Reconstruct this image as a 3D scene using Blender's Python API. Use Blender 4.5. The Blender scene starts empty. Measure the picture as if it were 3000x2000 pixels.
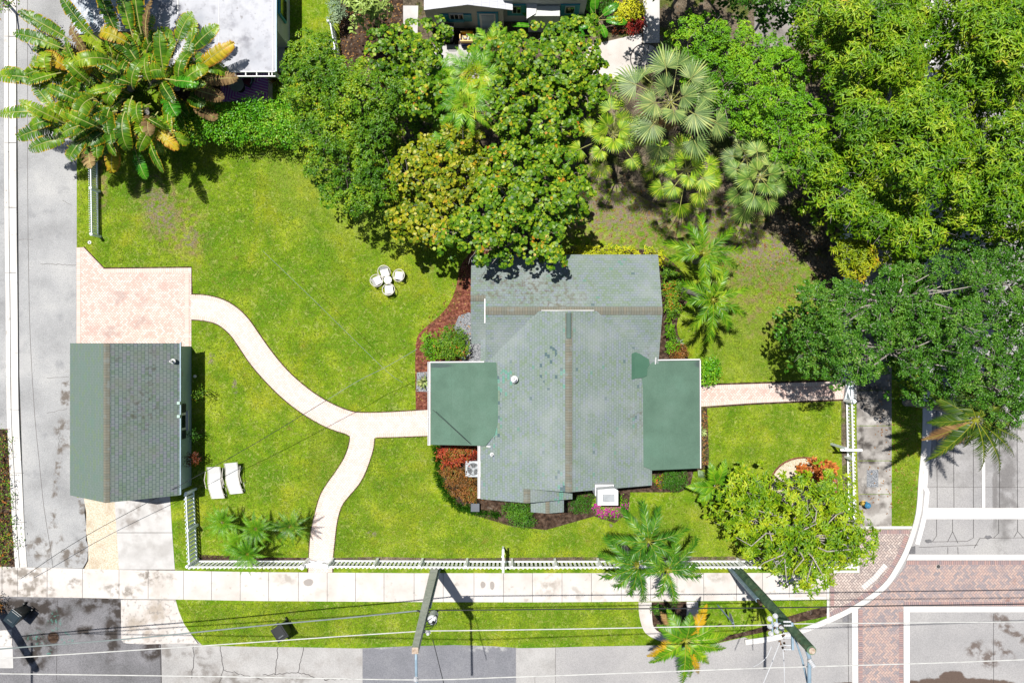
import bpy, math, random
import numpy as np
from mathutils import Vector, Matrix, Euler

# ------------------------------------------------------------------ camera, light, world
SC = bpy.context.scene
COL = SC.collection
H = 40.0           # height of the drone above the ground
S = 57.0           # survey pixels per metre on the ground
cam = bpy.data.cameras.new("camera")
cam.sensor_width = 36.0
cam.lens = 36.0 * H / (3000.0 / S)
cam.clip_end = 2000
camo = bpy.data.objects.new("camera", cam)
camo.location = (0, 0, H)
COL.objects.link(camo)
SC.camera = camo

SUN_DIR = Vector((0.161, -0.228, -1.0)).normalized()     # the way the light travels
elev = math.asin(-SUN_DIR.z)
azim = math.atan2(-SUN_DIR.x, -SUN_DIR.y)                # from north (+Y) towards east (+X)
world = bpy.data.worlds.new("World")
SC.world = world
world.use_nodes = True
wn = world.node_tree
wn.nodes.clear()
sky = wn.nodes.new("ShaderNodeTexSky")
sky.sky_type = 'NISHITA'
sky.sun_disc = False
sky.sun_elevation = elev
sky.sun_rotation = azim
bg = wn.nodes.new("ShaderNodeBackground")
bg.inputs[1].default_value = 0.055
wo = wn.nodes.new("ShaderNodeOutputWorld")
wn.links.new(sky.outputs[0], bg.inputs[0])
wn.links.new(bg.outputs[0], wo.inputs[0])
sun = bpy.data.lights.new("sun", 'SUN')
sun.energy = 5.0
sun.angle = math.radians(0.5)
sun.color = (1.0, 0.96, 0.9)
suno = bpy.data.objects.new("sun", sun)
suno.rotation_euler = SUN_DIR.to_track_quat('-Z', 'Y').to_euler()
suno.location = (-10, 14, 60)
COL.objects.link(suno)
SC.view_settings.view_transform = 'Standard'
SC.view_settings.look = 'None'
SC.view_settings.exposure = 0.68
SC.view_settings.gamma = 1.0
SC.view_settings.use_curve_mapping = False
SC.cycles.max_bounces = 5
SC.cycles.diffuse_bounces = 3
SC.cycles.transparent_max_bounces = 4

# ------------------------------------------------------------------ coordinates and colours
def P(px, py, z=0.0):
    """ground survey: photo position + the height of the point -> place in metres"""
    k = (H - z) / H / S
    return Vector(((px - 1500.0) * k, (1000.0 - py) * k, z))

def XY(px, py, z=0.0):
    v = P(px, py, z)
    return (v.x, v.y)

def pts(lst, z=0.0):
    return [XY(a, b, z) for a, b in lst]

def lin(c):
    c /= 255.0
    return c / 12.92 if c <= 0.04045 else ((c + 0.055) / 1.055) ** 2.4

GAIN = 2.0
def A(r, g, b, k=1.0):
    """real base colour of something that looks (r,g,b) in full sun"""
    return tuple(min(0.9, lin(v) / GAIN * k) for v in (r, g, b)) + (1.0,)

def smooth_line(p, n=4, closed=False):
    out = []
    m = len(p)
    rng = range(m) if closed else range(m - 1)
    for i in rng:
        p0 = p[(i - 1) % m] if (closed or i > 0) else p[i]
        p1 = p[i]; p2 = p[(i + 1) % m]
        p3 = p[(i + 2) % m] if (closed or i + 2 < m) else p2
        for k in range(n):
            t = k / n
            q = []
            for a, b, c, d in zip(p0, p1, p2, p3):
                q.append(0.5 * (2 * b + (c - a) * t + (2 * a - 5 * b + 4 * c - d) * t * t + (3 * b - a - 3 * c + d) * t ** 3))
            out.append(tuple(q))
    if not closed:
        out.append(tuple(p[-1]))
    return out

def in_poly(x, y, poly):
    r = False
    j = len(poly) - 1
    for i in range(len(poly)):
        xi, yi = poly[i]; xj, yj = poly[j]
        if (yi > y) != (yj > y) and x < (xj - xi) * (y - yi) / (yj - yi) + xi:
            r = not r
        j = i
    return r

def edge_dist(x, y, poly):
    best = 1e9
    j = len(poly) - 1
    for i in range(len(poly)):
        ax, ay = poly[j]; bx, by = poly[i]
        dx, dy = bx - ax, by - ay
        t = max(0, min(1, ((x - ax) * dx + (y - ay) * dy) / (dx * dx + dy * dy + 1e-9)))
        best = min(best, math.hypot(x - ax - t * dx, y - ay - t * dy))
        j = i
    return best

# ------------------------------------------------------------------ objects
WP = {}
def tag(o, label=None, cat=None, group=None, kind=None):
    if label: o["label"] = label
    if cat: o["category"] = cat
    if group: o["group"] = group
    if kind: o["kind"] = kind
    return o

def thing(name, label, cat, loc=(0, 0, 0), rot=0.0, group=None):
    o = bpy.data.objects.new(name, None)
    o.empty_display_size = 0.3
    o.location = loc
    o.rotation_euler = (0, 0, rot)
    COL.objects.link(o)
    WP[o.name] = Vector(loc)
    return tag(o, label, cat, group)

def copy_tree(o, parent=None):
    c = o.copy()
    COL.objects.link(c)
    c.parent = parent
    for ch in [x for x in o.children]:
        copy_tree(ch, c)
    return c

class MB:
    def __init__(self):
        self.v = []; self.f = []; self.uv = []; self.m = []; self.cur = 0
    def face(self, idx, uv=None):
        self.f.append(tuple(idx)); self.uv.append(uv); self.m.append(self.cur)
    def quad(self, a, b, c, d, uv=None):
        n = len(self.v); self.v += [tuple(a), tuple(b), tuple(c), tuple(d)]
        self.face((n, n + 1, n + 2, n + 3), uv)
    def poly(self, pl, uv=None):
        n = len(self.v); self.v += [tuple(p) for p in pl]
        self.face(range(n, n + len(pl)), uv)
    def prism(self, poly, z0, z1):
        """poly: list of (x,y); closed solid without its bottom duplicated"""
        ar = sum(poly[i - 1][0] * poly[i][1] - poly[i][0] * poly[i - 1][1] for i in range(len(poly)))
        if ar < 0: poly = poly[::-1]
        n = len(self.v); m = len(poly)
        self.v += [(x, y, z1) for x, y in poly] + [(x, y, z0) for x, y in poly]
        self.face(range(n, n + m))
        self.face(range(n + 2 * m - 1, n + m - 1, -1))
        for i in range(m):
            j = (i + 1) % m
            self.face((n + i, n + m + i, n + m + j, n + j))
        return self
    def box(self, c, s, rz=0.0, M=None):
        x, y, z = s[0] / 2, s[1] / 2, s[2] / 2
        R = M if M is not None else Matrix.Rotation(rz, 3, 'Z')
        n = len(self.v); c = Vector(c)
        for dz in (-z, z):
            for dx, dy in ((-x, -y), (x, -y), (x, y), (-x, y)):
                self.v.append(tuple(c + R @ Vector((dx, dy, dz))))
        for q in ((0, 3, 2, 1), (4, 5, 6, 7), (0, 1, 5, 4), (1, 2, 6, 5), (2, 3, 7, 6), (3, 0, 4, 7)):
            self.face([n + i for i in q])
        return self
    def beam(self, a, b, w, h, up=(0, 0, 1)):
        a = Vector(a); b = Vector(b); d = b - a; L = d.length; d.normalize()
        upv = Vector(up)
        if abs(d.dot(upv)) > 0.98: upv = Vector((1, 0, 0))
        s = d.cross(upv).normalized(); u = s.cross(d)
        M = Matrix((d, s, u)).transposed()
        return self.box((a + b) / 2, (L, w, h), M=M)
    def tube(self, path, rad, n=8, cap=True):
        path = [Vector(p) for p in path]
        if not hasattr(rad, '__len__'): rad = [rad] * len(path)
        s0 = len(self.v)
        prev = None
        for i, p in enumerate(path):
            d = (path[min(i + 1, len(path) - 1)] - path[max(i - 1, 0)]).normalized()
            if prev is None:
                a = d.cross(Vector((0, 0, 1)))
                if a.length < 0.05: a = d.cross(Vector((1, 0, 0)))
            else:
                a = prev - d * prev.dot(d)
            a.normalize(); b = d.cross(a); prev = a
            for k in range(n):
                t = 2 * math.pi * k / n
                self.v.append(tuple(p + (a * math.cos(t) + b * math.sin(t)) * rad[i]))
        for i in range(len(path) - 1):
            for k in range(n):
                k2 = (k + 1) % n
                self.face((s0 + i * n + k, s0 + i * n + k2, s0 + (i + 1) * n + k2, s0 + (i + 1) * n + k))
        if cap:
            self.face([s0 + k for k in range(n - 1, -1, -1)])
            e = s0 + (len(path) - 1) * n
            self.face([e + k for k in range(n)])
        return self
    def lathe(self, prof, c=(0, 0, 0), n=20):
        """prof: (radius, z) from bottom to top"""
        s0 = len(self.v)
        for r, z in prof:
            for k in range(n):
                t = 2 * math.pi * k / n
                self.v.append((c[0] + r * math.cos(t), c[1] + r * math.sin(t), c[2] + z))
        for i in range(len(prof) - 1):
            for k in range(n):
                k2 = (k + 1) % n
                self.face((s0 + i * n + k, s0 + i * n + k2, s0 + (i + 1) * n + k2, s0 + (i + 1) * n + k))
        self.face([s0 + k for k in range(n - 1, -1, -1)])
        e = s0 + (len(prof) - 1) * n
        self.face([e + k for k in range(n)])
        return self
    def strip(self, path, w, z, off=0.0):
        """flat ribbon along a ground path, uv = (metres along, metres across)"""
        path = [Vector((p[0], p[1])) for p in path]
        L = 0; n0 = len(self.v); us = []
        for i, p in enumerate(path):
            d = (path[min(i + 1, len(path) - 1)] - path[max(i - 1, 0)]).normalized()
            s = Vector((-d.y, d.x))
            if i: L += (p - path[i - 1]).length
            us.append(L)
            a = p + s * off; b = p + s * (off - w)
            self.v += [(a.x, a.y, z), (b.x, b.y, z)]
        for i in range(len(path) - 1):
            k = n0 + 2 * i
            self.face((k, k + 1, k + 3, k + 2), [(us[i], 0), (us[i], w), (us[i + 1], w), (us[i + 1], 0)])
        return self
    def curb(self, path, w, z0, z1, off=0.0):
        path = [Vector((p[0], p[1])) for p in path]
        n0 = len(self.v)
        for i, p in enumerate(path):
            d = (path[min(i + 1, len(path) - 1)] - path[max(i - 1, 0)]).normalized()
            s = Vector((-d.y, d.x))
            a = p + s * off; b = p + s * (off - w)
            self.v += [(a.x, a.y, z0), (a.x, a.y, z1), (b.x, b.y, z1), (b.x, b.y, z0)]
        for i in range(len(path) - 1):
            k = n0 + 4 * i
            for q in range(3):
                self.face((k + q, k + q + 1, k + 5 + q, k + 4 + q))
        self.face((n0, n0 + 3, n0 + 2, n0 + 1)); e = len(self.v) - 4
        self.face((e, e + 1, e + 2, e + 3))
        return self
    def build(self, name, mat, parent=None, smooth=False, origin=None, bevel=0.0):
        me = bpy.data.meshes.new(name)
        off = Vector((0, 0, 0))
        if parent is not None:
            off = WP.get(parent.name, off)
        elif origin is not None:
            off = Vector(origin)
        vv = [(x - off.x, y - off.y, z - off.z) for x, y, z in self.v]
        me.from_pydata(vv, [], self.f)
        mats = mat if isinstance(mat, (list, tuple)) else [mat]
        for m in mats: me.materials.append(m)
        if any(self.m):
            me.polygons.foreach_set('material_index', self.m)
        if any(u is not None for u in self.uv):
            ul = me.uv_layers.new(name='UVMap')
            flat = []
            for fc, u in zip(self.f, self.uv):
                if u is None: u = [(0, 0)] * len(fc)
                for q in u: flat += [q[0], q[1]]
            ul.data.foreach_set('uv', flat)
        if smooth:
            me.polygons.foreach_set('use_smooth', [True] * len(me.polygons))
        me.update()
        o = bpy.data.objects.new(name, me)
        COL.objects.link(o)
        if parent is not None:
            o.parent = parent
            WP[o.name] = off
        else:
            o.location = off
            WP[o.name] = off
        if bevel:
            b = o.modifiers.new('bevel', 'BEVEL'); b.width = bevel; b.segments = 2; b.limit_method = 'ANGLE'
        if smooth and not bevel:
            pass
        return o

def np_mesh(name, V, counts, idx, mat, parent=None, origin=None, uv=None, smooth=False, extra=None):
    """fast mesh from numpy arrays: V (n,3), counts per face, flat vertex indices"""
    off = Vector((0, 0, 0))
    if parent is not None: off = WP.get(parent.name, off)
    elif origin is not None: off = Vector(origin)
    V = V - np.array(off)[None, :]
    me = bpy.data.meshes.new(name)
    me.vertices.add(len(V)); me.vertices.foreach_set('co', V.astype(np.float32).ravel())
    me.loops.add(len(idx)); me.loops.foreach_set('vertex_index', idx.astype(np.int32))
    me.polygons.add(len(counts))
    ls = np.concatenate([[0], np.cumsum(counts)[:-1]]).astype(np.int32)
    me.polygons.foreach_set('loop_start', ls)
    mats = mat if isinstance(mat, (list, tuple)) else [mat]
    for m in mats: me.materials.append(m)
    if uv is not None:
        me.uv_layers.new(name='UVMap').data.foreach_set('uv', uv.astype(np.float32).ravel())
    me.update(calc_edges=True)
    if smooth:
        me.polygons.foreach_set('use_smooth', [True] * len(me.polygons))
    o = bpy.data.objects.new(name, me)
    COL.objects.link(o)
    if parent is not None: o.parent = parent
    else: o.location = off
    WP[o.name] = off
    return o

# ------------------------------------------------------------------ node helper
class NT:
    def __init__(self, name):
        self.mat = bpy.data.materials.new(name)
        self.mat.use_nodes = True
        self.nt = self.mat.node_tree
        self.nt.nodes.clear()
        self.out = self.n('ShaderNodeOutputMaterial')
        self._pos = None
    def n(self, t, **kw):
        o = self.nt.nodes.new(t)
        for k, v in kw.items(): setattr(o, k, v)
        return o
    def link(self, a, b): self.nt.links.new(a, b)
    def put(self, sock, v):
        if isinstance(v, bpy.types.NodeSocket): self.link(v, sock)
        elif v is not None: sock.default_value = v
    def pos(self):
        if self._pos is None: self._pos = self.n('ShaderNodeNewGeometry')
        return self._pos.outputs['Position']
    def island(self):
        self.pos(); return self._pos.outputs['Random Per Island']
    def uv(self):
        return self.n('ShaderNodeUVMap').outputs[0]
    def m(self, op, a, b=None, c=None, clamp=False):
        o = self.n('ShaderNodeMath', operation=op, use_clamp=clamp)
        self.put(o.inputs[0], a)
        if b is not None: self.put(o.inputs[1], b)
        if c is not None: self.put(o.inputs[2], c)
        return o.outputs[0]
    def sep(self, v):
        o = self.n('ShaderNodeSeparateXYZ'); self.put(o.inputs[0], v); return o.outputs
    def comb(self, x, y, z=0.0):
        o = self.n('ShaderNodeCombineXYZ')
        self.put(o.inputs[0], x); self.put(o.inputs[1], y); self.put(o.inputs[2], z); return o.outputs[0]
    def map(self, v, loc=(0, 0, 0), rot=(0, 0, 0), scale=(1, 1, 1)):
        o = self.n('ShaderNodeMapping'); self.put(o.inputs[0], v)
        o.inputs[1].default_value = loc; o.inputs[2].default_value = rot; o.inputs[3].default_value = scale
        return o.outputs[0]
    def noise(self, scale, det=3.0, vec=None, rough=0.55, dist=0.0, seed=0.0, out=0):
        o = self.n('ShaderNodeTexNoise')
        v = vec if vec is not None else self.pos()
        if seed: v = self.map(v, loc=(seed * 7.3, seed * 3.1, seed))
        self.put(o.inputs['Vector'], v)
        o.inputs['Scale'].default_value = scale; o.inputs['Detail'].default_value = det
        o.inputs['Roughness'].default_value = rough; o.inputs['Distortion'].default_value = dist
        return o.outputs[out]
    def step(self, v, lo, hi):
        o = self.n('ShaderNodeMapRange', interpolation_type='SMOOTHSTEP')
        self.put(o.inputs[0], v); o.inputs[1].default_value = lo; o.inputs[2].default_value = hi
        return o.outputs[0]
    def mix(self, f, a, b, mode='MIX'):
        o = self.n('ShaderNodeMix', data_type='RGBA', blend_type=mode)
        self.put(o.inputs[0], f); self.put(o.inputs[6], a); self.put(o.inputs[7], b)
        return o.outputs[2]
    def ramp(self, f, stops):
        o = self.n('ShaderNodeValToRGB'); self.put(o.inputs[0], f)
        cr = o.color_ramp
        while len(cr.elements) > 1: cr.elements.remove(cr.elements[-1])
        cr.elements[0].position = stops[0][0]; cr.elements[0].color = stops[0][1]
        for p, c in stops[1:]:
            e = cr.elements.new(p); e.color = c
        return o.outputs[0]
    def spot(self, px, py, rx, ry, rot=0.0, soft=0.5, wob=0.8, wscale=3.0):
        """irregular patch on the ground round a surveyed place (rx, ry in survey pixels)"""
        c = P(px, py, 0)
        v = self.map(self.pos(), loc=(-c.x, -c.y, 0))
        v = self.map(v, rot=(0, 0, math.radians(rot)))
        v = self.map(v, scale=(S / rx, S / ry, 0))
        o = self.n('ShaderNodeVectorMath', operation='LENGTH'); self.put(o.inputs[0], v)
        d = o.outputs['Value']
        nz = self.noise(wscale, 4.0, seed=(px % 97) / 9.0)
        d = self.m('ADD', d, self.m('MULTIPLY', self.m('SUBTRACT', nz, 0.5), wob * 2))
        return self.step(d, 1.0 + soft * .7, 1.0 - soft * .9)
    def bump(self, h, strength=0.3, dist=0.02):
        o = self.n('ShaderNodeBump'); self.put(o.inputs['Height'], h)
        o.inputs['Strength'].default_value = strength; o.inputs['Distance'].default_value = dist
        return o.outputs[0]
    def principled(self, col, rough=0.7, normal=None, spec=0.5, metal=0.0):
        o = self.n('ShaderNodeBsdfPrincipled')
        self.put(o.inputs['Base Color'], col); self.put(o.inputs['Roughness'], rough)
        o.inputs['Specular IOR Level'].default_value = spec
        o.inputs['Metallic'].default_value = metal
        if normal is not None: self.link(normal, o.inputs['Normal'])
        return o
    def done(self, sh):
        self.link(sh.outputs[0] if hasattr(sh, 'outputs') else sh, self.out.inputs[0]); return self.mat

def surf(name, base, layers=(), rough=0.85, bump=None, spec=0.3, metal=0.0, vec=None, fine=None):
    """base: (scale, [(pos,col)...]); layers: dict(c, s, lo, hi, a, spots, det)"""
    t = NT(name)
    col = t.ramp(t.noise(base[0], base[2] if len(base) > 2 else 5.0, rough=base[3] if len(base) > 3 else .55), base[1])
    for i, L in enumerate(layers):
        if 's' in L:
            mk = t.step(t.noise(L['s'], L.get('det', 5.0), seed=i + 1.7, dist=L.get('dist', 0.0)), L['lo'], L['hi'])
        else:
            mk = 1.0
        if 'spots' in L:
            sp = None
            for q in L['spots']:
                m_ = t.spot(*q, soft=L.get('soft', 0.5), wob=L.get('wob', 0.8), wscale=L.get('ws', 2.0))
                sp = m_ if sp is None else t.m('MAXIMUM', sp, m_)
            mk = t.m('MULTIPLY', sp, mk)
        mk = t.m('MULTIPLY', mk, L.get('a', 1.0))
        col = t.mix(mk, col, L['c'])
    if fine:
        f = t.noise(fine[0], 1.0, seed=9.1)
        col = t.mix(1.0, col, t.ramp(f, [(0.36, (1 - fine[1],) * 3 + (1,)), (0.62, (1.0,) * 3 + (1,))]), 'MULTIPLY')
    nrm = None
    if bump: nrm = t.bump(t.noise(bump[0], 4.0), bump[1], bump[2])
    return t.done(t.principled(col, rough, nrm, spec, metal))

def flat(name, col, rough=0.5, metal=0.0, spec=0.4, var=0.12, scale=3.0):
    t = NT(name)
    c2 = tuple(v * (1 - var * 2) for v in col[:3]) + (1,)
    c = t.ramp(t.noise(scale, 6.0), [(0.3, c2), (0.6, col)])
    return t.done(t.principled(c, rough, t.bump(t.noise(40, 2), 0.1, 0.005), spec, metal))

def herringbone(name, cols, w=0.105, mortar=(0.2, 0.17, 0.15, 1), mw=0.09, stain=None, rot=45, layers=()):
    t = NT(name)
    p = t.map(t.pos(), rot=(0, 0, math.radians(rot)), scale=(1 / w, 1 / w, 0))
    x, y, _ = t.sep(p)
    i = t.m('FLOOR', x); j = t.m('FLOOR', y)
    fx = t.m('SUBTRACT', x, i); fy = t.m('SUBTRACT', y, j)
    k = t.m('FLOORED_MODULO', t.m('SUBTRACT', i, j), 4.0)
    def eq(v): return t.m('COMPARE', k, float(v), 0.2)
    k0, k1, k2, k3 = eq(0), eq(1), eq(2), eq(3)
    hor = t.m('ADD', k0, k1)
    bi = t.m('SUBTRACT', i, k1)
    bj = t.m('ADD', j, k3)
    # distance to the closed edges
    ex = t.m('MINIMUM', fx, t.m('SUBTRACT', 1.0, fx)); ey = t.m('MINIMUM', fy, t.m('SUBTRACT', 1.0, fy))
    l = fx; r = t.m('SUBTRACT', 1.0, fx); b = fy; u = t.m('SUBTRACT', 1.0, fy)
    dh = t.m('MINIMUM', ey, t.m('ADD', t.m('ADD', t.m('MULTIPLY', k0, l), t.m('MULTIPLY', k1, r)), t.m('SUBTRACT', 1.0, hor)))
    ver = t.m('SUBTRACT', 1.0, hor)
    dv = t.m('MINIMUM', ex, t.m('ADD', t.m('ADD', t.m('MULTIPLY', k2, u), t.m('MULTIPLY', k3, b)), hor))
    d = t.m('ADD', t.m('MULTIPLY', hor, dh), t.m('MULTIPLY', ver, dv))
    wn_ = t.n('ShaderNodeTexWhiteNoise', noise_dimensions='3D')
    t.put(wn_.inputs[0], t.comb(bi, bj, hor))
    col = t.ramp(wn_.outputs[0], cols)
    for q, L in enumerate(layers):
        mk = t.step(t.noise(L['s'], 5.0, seed=q + 2.2), L['lo'], L['hi'])
        if 'spots' in L:
            sp = None
            for s_ in L['spots']:
                m_ = t.spot(*s_, soft=L.get('soft', 0.7), wob=0.8)
                sp = m_ if sp is None else t.m('MAXIMUM', sp, m_)
            mk = t.m('MULTIPLY', sp, mk)
        col = t.mix(t.m('MULTIPLY', mk, L.get('a', 1.0)), col, L['c'])
    mk = t.step(d, mw * 1.2, mw * 0.5)
    col = t.mix(mk, col, mortar)
    return t.done(t.principled(col, 0.85, t.bump(t.step(d, 0.0, mw), 0.4, 0.01), 0.3))

def bricks_uv(name, c1, c2, mortar, bw, bh, ms=0.006, offset=0.5, bias=0.0, layers=(), rough=0.9, use_pos=False, extra=None, bumpd=0.01, flecks=None):
    """running rows laid in the face's own metres (UV)"""
    t = NT(name)
    v = t.pos() if use_pos else t.uv()
    o = t.n('ShaderNodeTexBrick')
    o.offset = offset; o.squash = 1.0
    t.put(o.inputs['Vector'], v)
    o.inputs['Color1'].default_value = c1; o.inputs['Color2'].default_value = c2
    o.inputs['Mortar'].default_value = mortar
    o.inputs['Scale'].default_value = 1.0; o.inputs['Mortar Size'].default_value = ms
    o.inputs['Mortar Smooth'].default_value = 0.2; o.inputs['Bias'].default_value = bias
    o.inputs['Brick Width'].default_value = bw; o.inputs['Row Height'].default_value = bh
    col = o.outputs[0]
    if flecks:      # a few odd tiles of another tone
        x, y, _ = t.sep(v)
        row = t.m('FLOOR', t.m('DIVIDE', y, bh))
        sh = t.m('MULTIPLY', t.m('FLOORED_MODULO', row, 2.0), bw * offset)
        cc = t.m('FLOOR', t.m('DIVIDE', t.m('ADD', x, sh), bw))
        for q, (fc, thr, sp, sd) in enumerate(flecks):
            w_ = t.n('ShaderNodeTexWhiteNoise', noise_dimensions='3D')
            t.put(w_.inputs[0], t.comb(cc, row, float(sd)))
            mk = t.m('GREATER_THAN', w_.outputs[0], thr)
            if sp:
                s2 = None
                for q_ in sp:
                    m_ = t.spot(*q_, soft=0.6, wob=0.6); s2 = m_ if s2 is None else t.m('MAXIMUM', s2, m_)
                mk = t.m('MULTIPLY', mk, t.m('GREATER_THAN', s2, 0.5))
            mk = t.m('MULTIPLY', mk, t.m('SUBTRACT', 1.0, o.outputs['Fac']))
            col = t.mix(mk, col, fc)
    for i, L in enumerate(layers):
        mk = t.step(t.noise(L['s'], L.get('det', 5.0), seed=i + 1.3), L['lo'], L['hi'])
        if 'spots' in L:
            sp = None
            for q in L['spots']:
                m_ = t.spot(*q, soft=L.get('soft', 0.8), wob=L.get('wob', 0.7))
                sp = m_ if sp is None else t.m('MAXIMUM', sp, m_)
            mk = t.m('MULTIPLY', sp, mk)
        col = t.mix(t.m('MULTIPLY', mk, L.get('a', 1.0)), col, L['c'])
    hgt = t.m('SUBTRACT', 1.0, o.outputs['Fac'])
    hgt = t.m('ADD', hgt, t.m('MULTIPLY', t.noise(60, 2), 0.3))
    return t.done(t.principled(col, rough, t.bump(hgt, 0.5, bumpd), 0.25))

def leaf_mat(name, stops, scale=0.6, trans=0.16, rough=0.45, spec=0.22, amt=0.45, edge=None, vein=None):
    """stops: colours from the darkest leaf to the palest; picked by leaf and by patch of the crown"""
    t = NT(name)
    nz = t.noise(scale, 3.0)
    f = t.m('ADD', t.m('MULTIPLY', t.island(), amt), t.m('MULTIPLY', t.step(nz, 0.3, 0.7), 1 - amt))
    col = t.ramp(f, stops)
    if edge or vein:
        u, v, _ = t.sep(t.uv())
        au = t.m('ABSOLUTE', u)
        if edge:
            nz2 = t.noise(2.5, 3.0, seed=3.0)
            mk = t.step(t.m('ADD', au, t.m('MULTIPLY', t.m('SUBTRACT', nz2, 0.5), edge[2])), edge[1], edge[1] + 0.25)
            col = t.mix(mk, col, edge[0])
        if vein:
            col = t.mix(t.step(au, vein[1], vein[1] * 0.4), col, vein[0])
    p = t.principled(col, rough, None, spec)
    tr = t.n('ShaderNodeBsdfTranslucent')
    t.link(t.mix(1.0, col, (1.0, 1.0, 0.4, 1), 'MULTIPLY'), tr.inputs[0])
    mx = t.n('ShaderNodeMixShader'); mx.inputs[0].default_value = trans
    t.link(p.outputs[0], mx.inputs[1]); t.link(tr.outputs[0], mx.inputs[2])
    return t.done(mx)
# ------------------------------------------------------------------ ground materials
M = {}
M['grass'] = surf('lawn grass', (0.75, [(0.36, A(100, 152, 14)), (0.5, A(146, 184, 26)), (0.63, A(188, 210, 54))], 12.0, .72), layers=[
    dict(c=A(204, 198, 44), s=0.4, lo=0.50, hi=0.66, a=0.40, det=10.0, dist=.6),
    dict(c=A(96, 156, 12), s=0.3, lo=0.49, hi=0.60, a=0.55, det=10.0, dist=.6),
    dict(c=A(214, 220, 130), s=3.2, lo=0.52, hi=0.68, a=0.6, dist=2.0, det=9.0),
    dict(c=A(88, 104, 20), s=6.0, lo=0.54, hi=0.70, a=0.6),
    dict(c=A(150, 122, 62), s=1.7, lo=0.62, hi=0.75, a=0.5),
    dict(c=A(120, 132, 30), s=14.0, lo=0.50, hi=0.72, a=0.6),
    dict(c=A(196, 204, 96), s=22.0, lo=0.56, hi=0.72, a=0.55),
    dict(c=A(160, 184, 72), s=3.0, lo=0.35, hi=0.6, a=0.55, spots=[(2230, 930, 190, 230, 0), (2010, 600, 420, 110, 0), (1000, 560, 240, 150, 30)]),
    dict(c=A(176, 150, 112), s=3.6, lo=0.44, hi=0.62, a=0.85, spots=[(1880, 650, 330, 95, 0), (2250, 820, 150, 160, 10), (505, 640, 80, 140, -35), (300, 520, 20, 120, 0)]),
    dict(c=A(168, 148, 140), s=5.0, lo=0.42, hi=0.60, a=0.9, spots=[(1800, 570, 190, 110, 0), (2080, 590, 220, 110, 0), (2250, 700, 160, 110, 0), (620, 1050, 14, 18, 0), (1000, 560, 16, 20, 0), (1090, 1562, 17, 8, 0),
                                                                    (690, 1130, 8, 22, 0), (1790, 1535, 6, 10, 0), (470, 620, 42, 66, -30), (560, 700, 22, 30, 0)]),
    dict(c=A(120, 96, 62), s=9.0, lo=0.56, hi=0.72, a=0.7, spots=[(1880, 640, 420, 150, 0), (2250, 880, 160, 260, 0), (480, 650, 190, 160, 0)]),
], rough=0.95, bump=(24, 1.0, 0.06), spec=0.15, fine=(19.0, 0.30))
M['dry'] = surf('leaf litter soil', (1.4, [(0.3, A(92, 84, 70)), (0.52, A(146, 132, 112)), (0.7, A(176, 160, 140))], 8.0), layers=[
    dict(c=A(110, 128, 44), s=1.2, lo=0.5, hi=0.62, a=0.8),
    dict(c=A(140, 92, 52), s=9.0, lo=0.6, hi=0.7, a=0.7),
    dict(c=A(60, 52, 44), s=6.0, lo=0.56, hi=0.7, a=0.7)], rough=0.95, bump=(24, 0.9, 0.05), spec=0.1, fine=(17.0, 0.5))
M['mulch'] = surf('red bark mulch', (7.0, [(0.3, A(86, 48, 38)), (0.5, A(148, 88, 72)), (0.68, A(186, 126, 104))], 6.0), layers=[
    dict(c=A(70, 34, 26), s=16.0, lo=0.54, hi=0.66, a=0.8), dict(c=A(214, 180, 150), s=24.0, lo=0.66, hi=0.72, a=0.8),
    dict(c=A(112, 84, 70), s=1.2, lo=0.5, hi=0.7, a=0.5)], rough=0.95, bump=(28, 1.0, 0.05), spec=0.1)
M['soil'] = surf('dark garden soil', (6.0, [(0.3, A(46, 36, 30)), (0.5, A(88, 70, 58)), (0.7, A(128, 108, 92))], 6.0), layers=[
    dict(c=A(140, 92, 50), s=15.0, lo=0.64, hi=0.7, a=0.9), dict(c=A(160, 150, 140), s=3.0, lo=0.62, hi=0.75, a=0.6)], rough=0.95, bump=(26, 1.0, 0.05), spec=0.1)
M['gravel'] = surf('grey pebbles', (18.0, [(0.3, A(84, 90, 96)), (0.5, A(150, 154, 160)), (0.68, A(206, 208, 212))], 3.0), rough=0.85, bump=(18, 1.0, 0.04))
M['shell'] = surf('pale shell gravel', (16.0, [(0.3, A(214, 194, 160)), (0.5, A(240, 226, 202)), (0.68, A(250, 242, 228))], 4.0), layers=[
    dict(c=A(176, 140, 92), s=22.0, lo=0.6, hi=0.68, a=0.7), dict(c=A(190, 170, 140), s=1.5, lo=0.5, hi=0.7, a=0.4)], rough=0.9, bump=(22, 0.8, 0.03))
M['sand'] = surf('white pebble sand', (18.0, [(0.3, A(206, 190, 160)), (0.55, A(240, 228, 204)), (0.7, A(252, 246, 230))], 4.0), rough=0.9, bump=(22, 0.8, 0.03))
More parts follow.
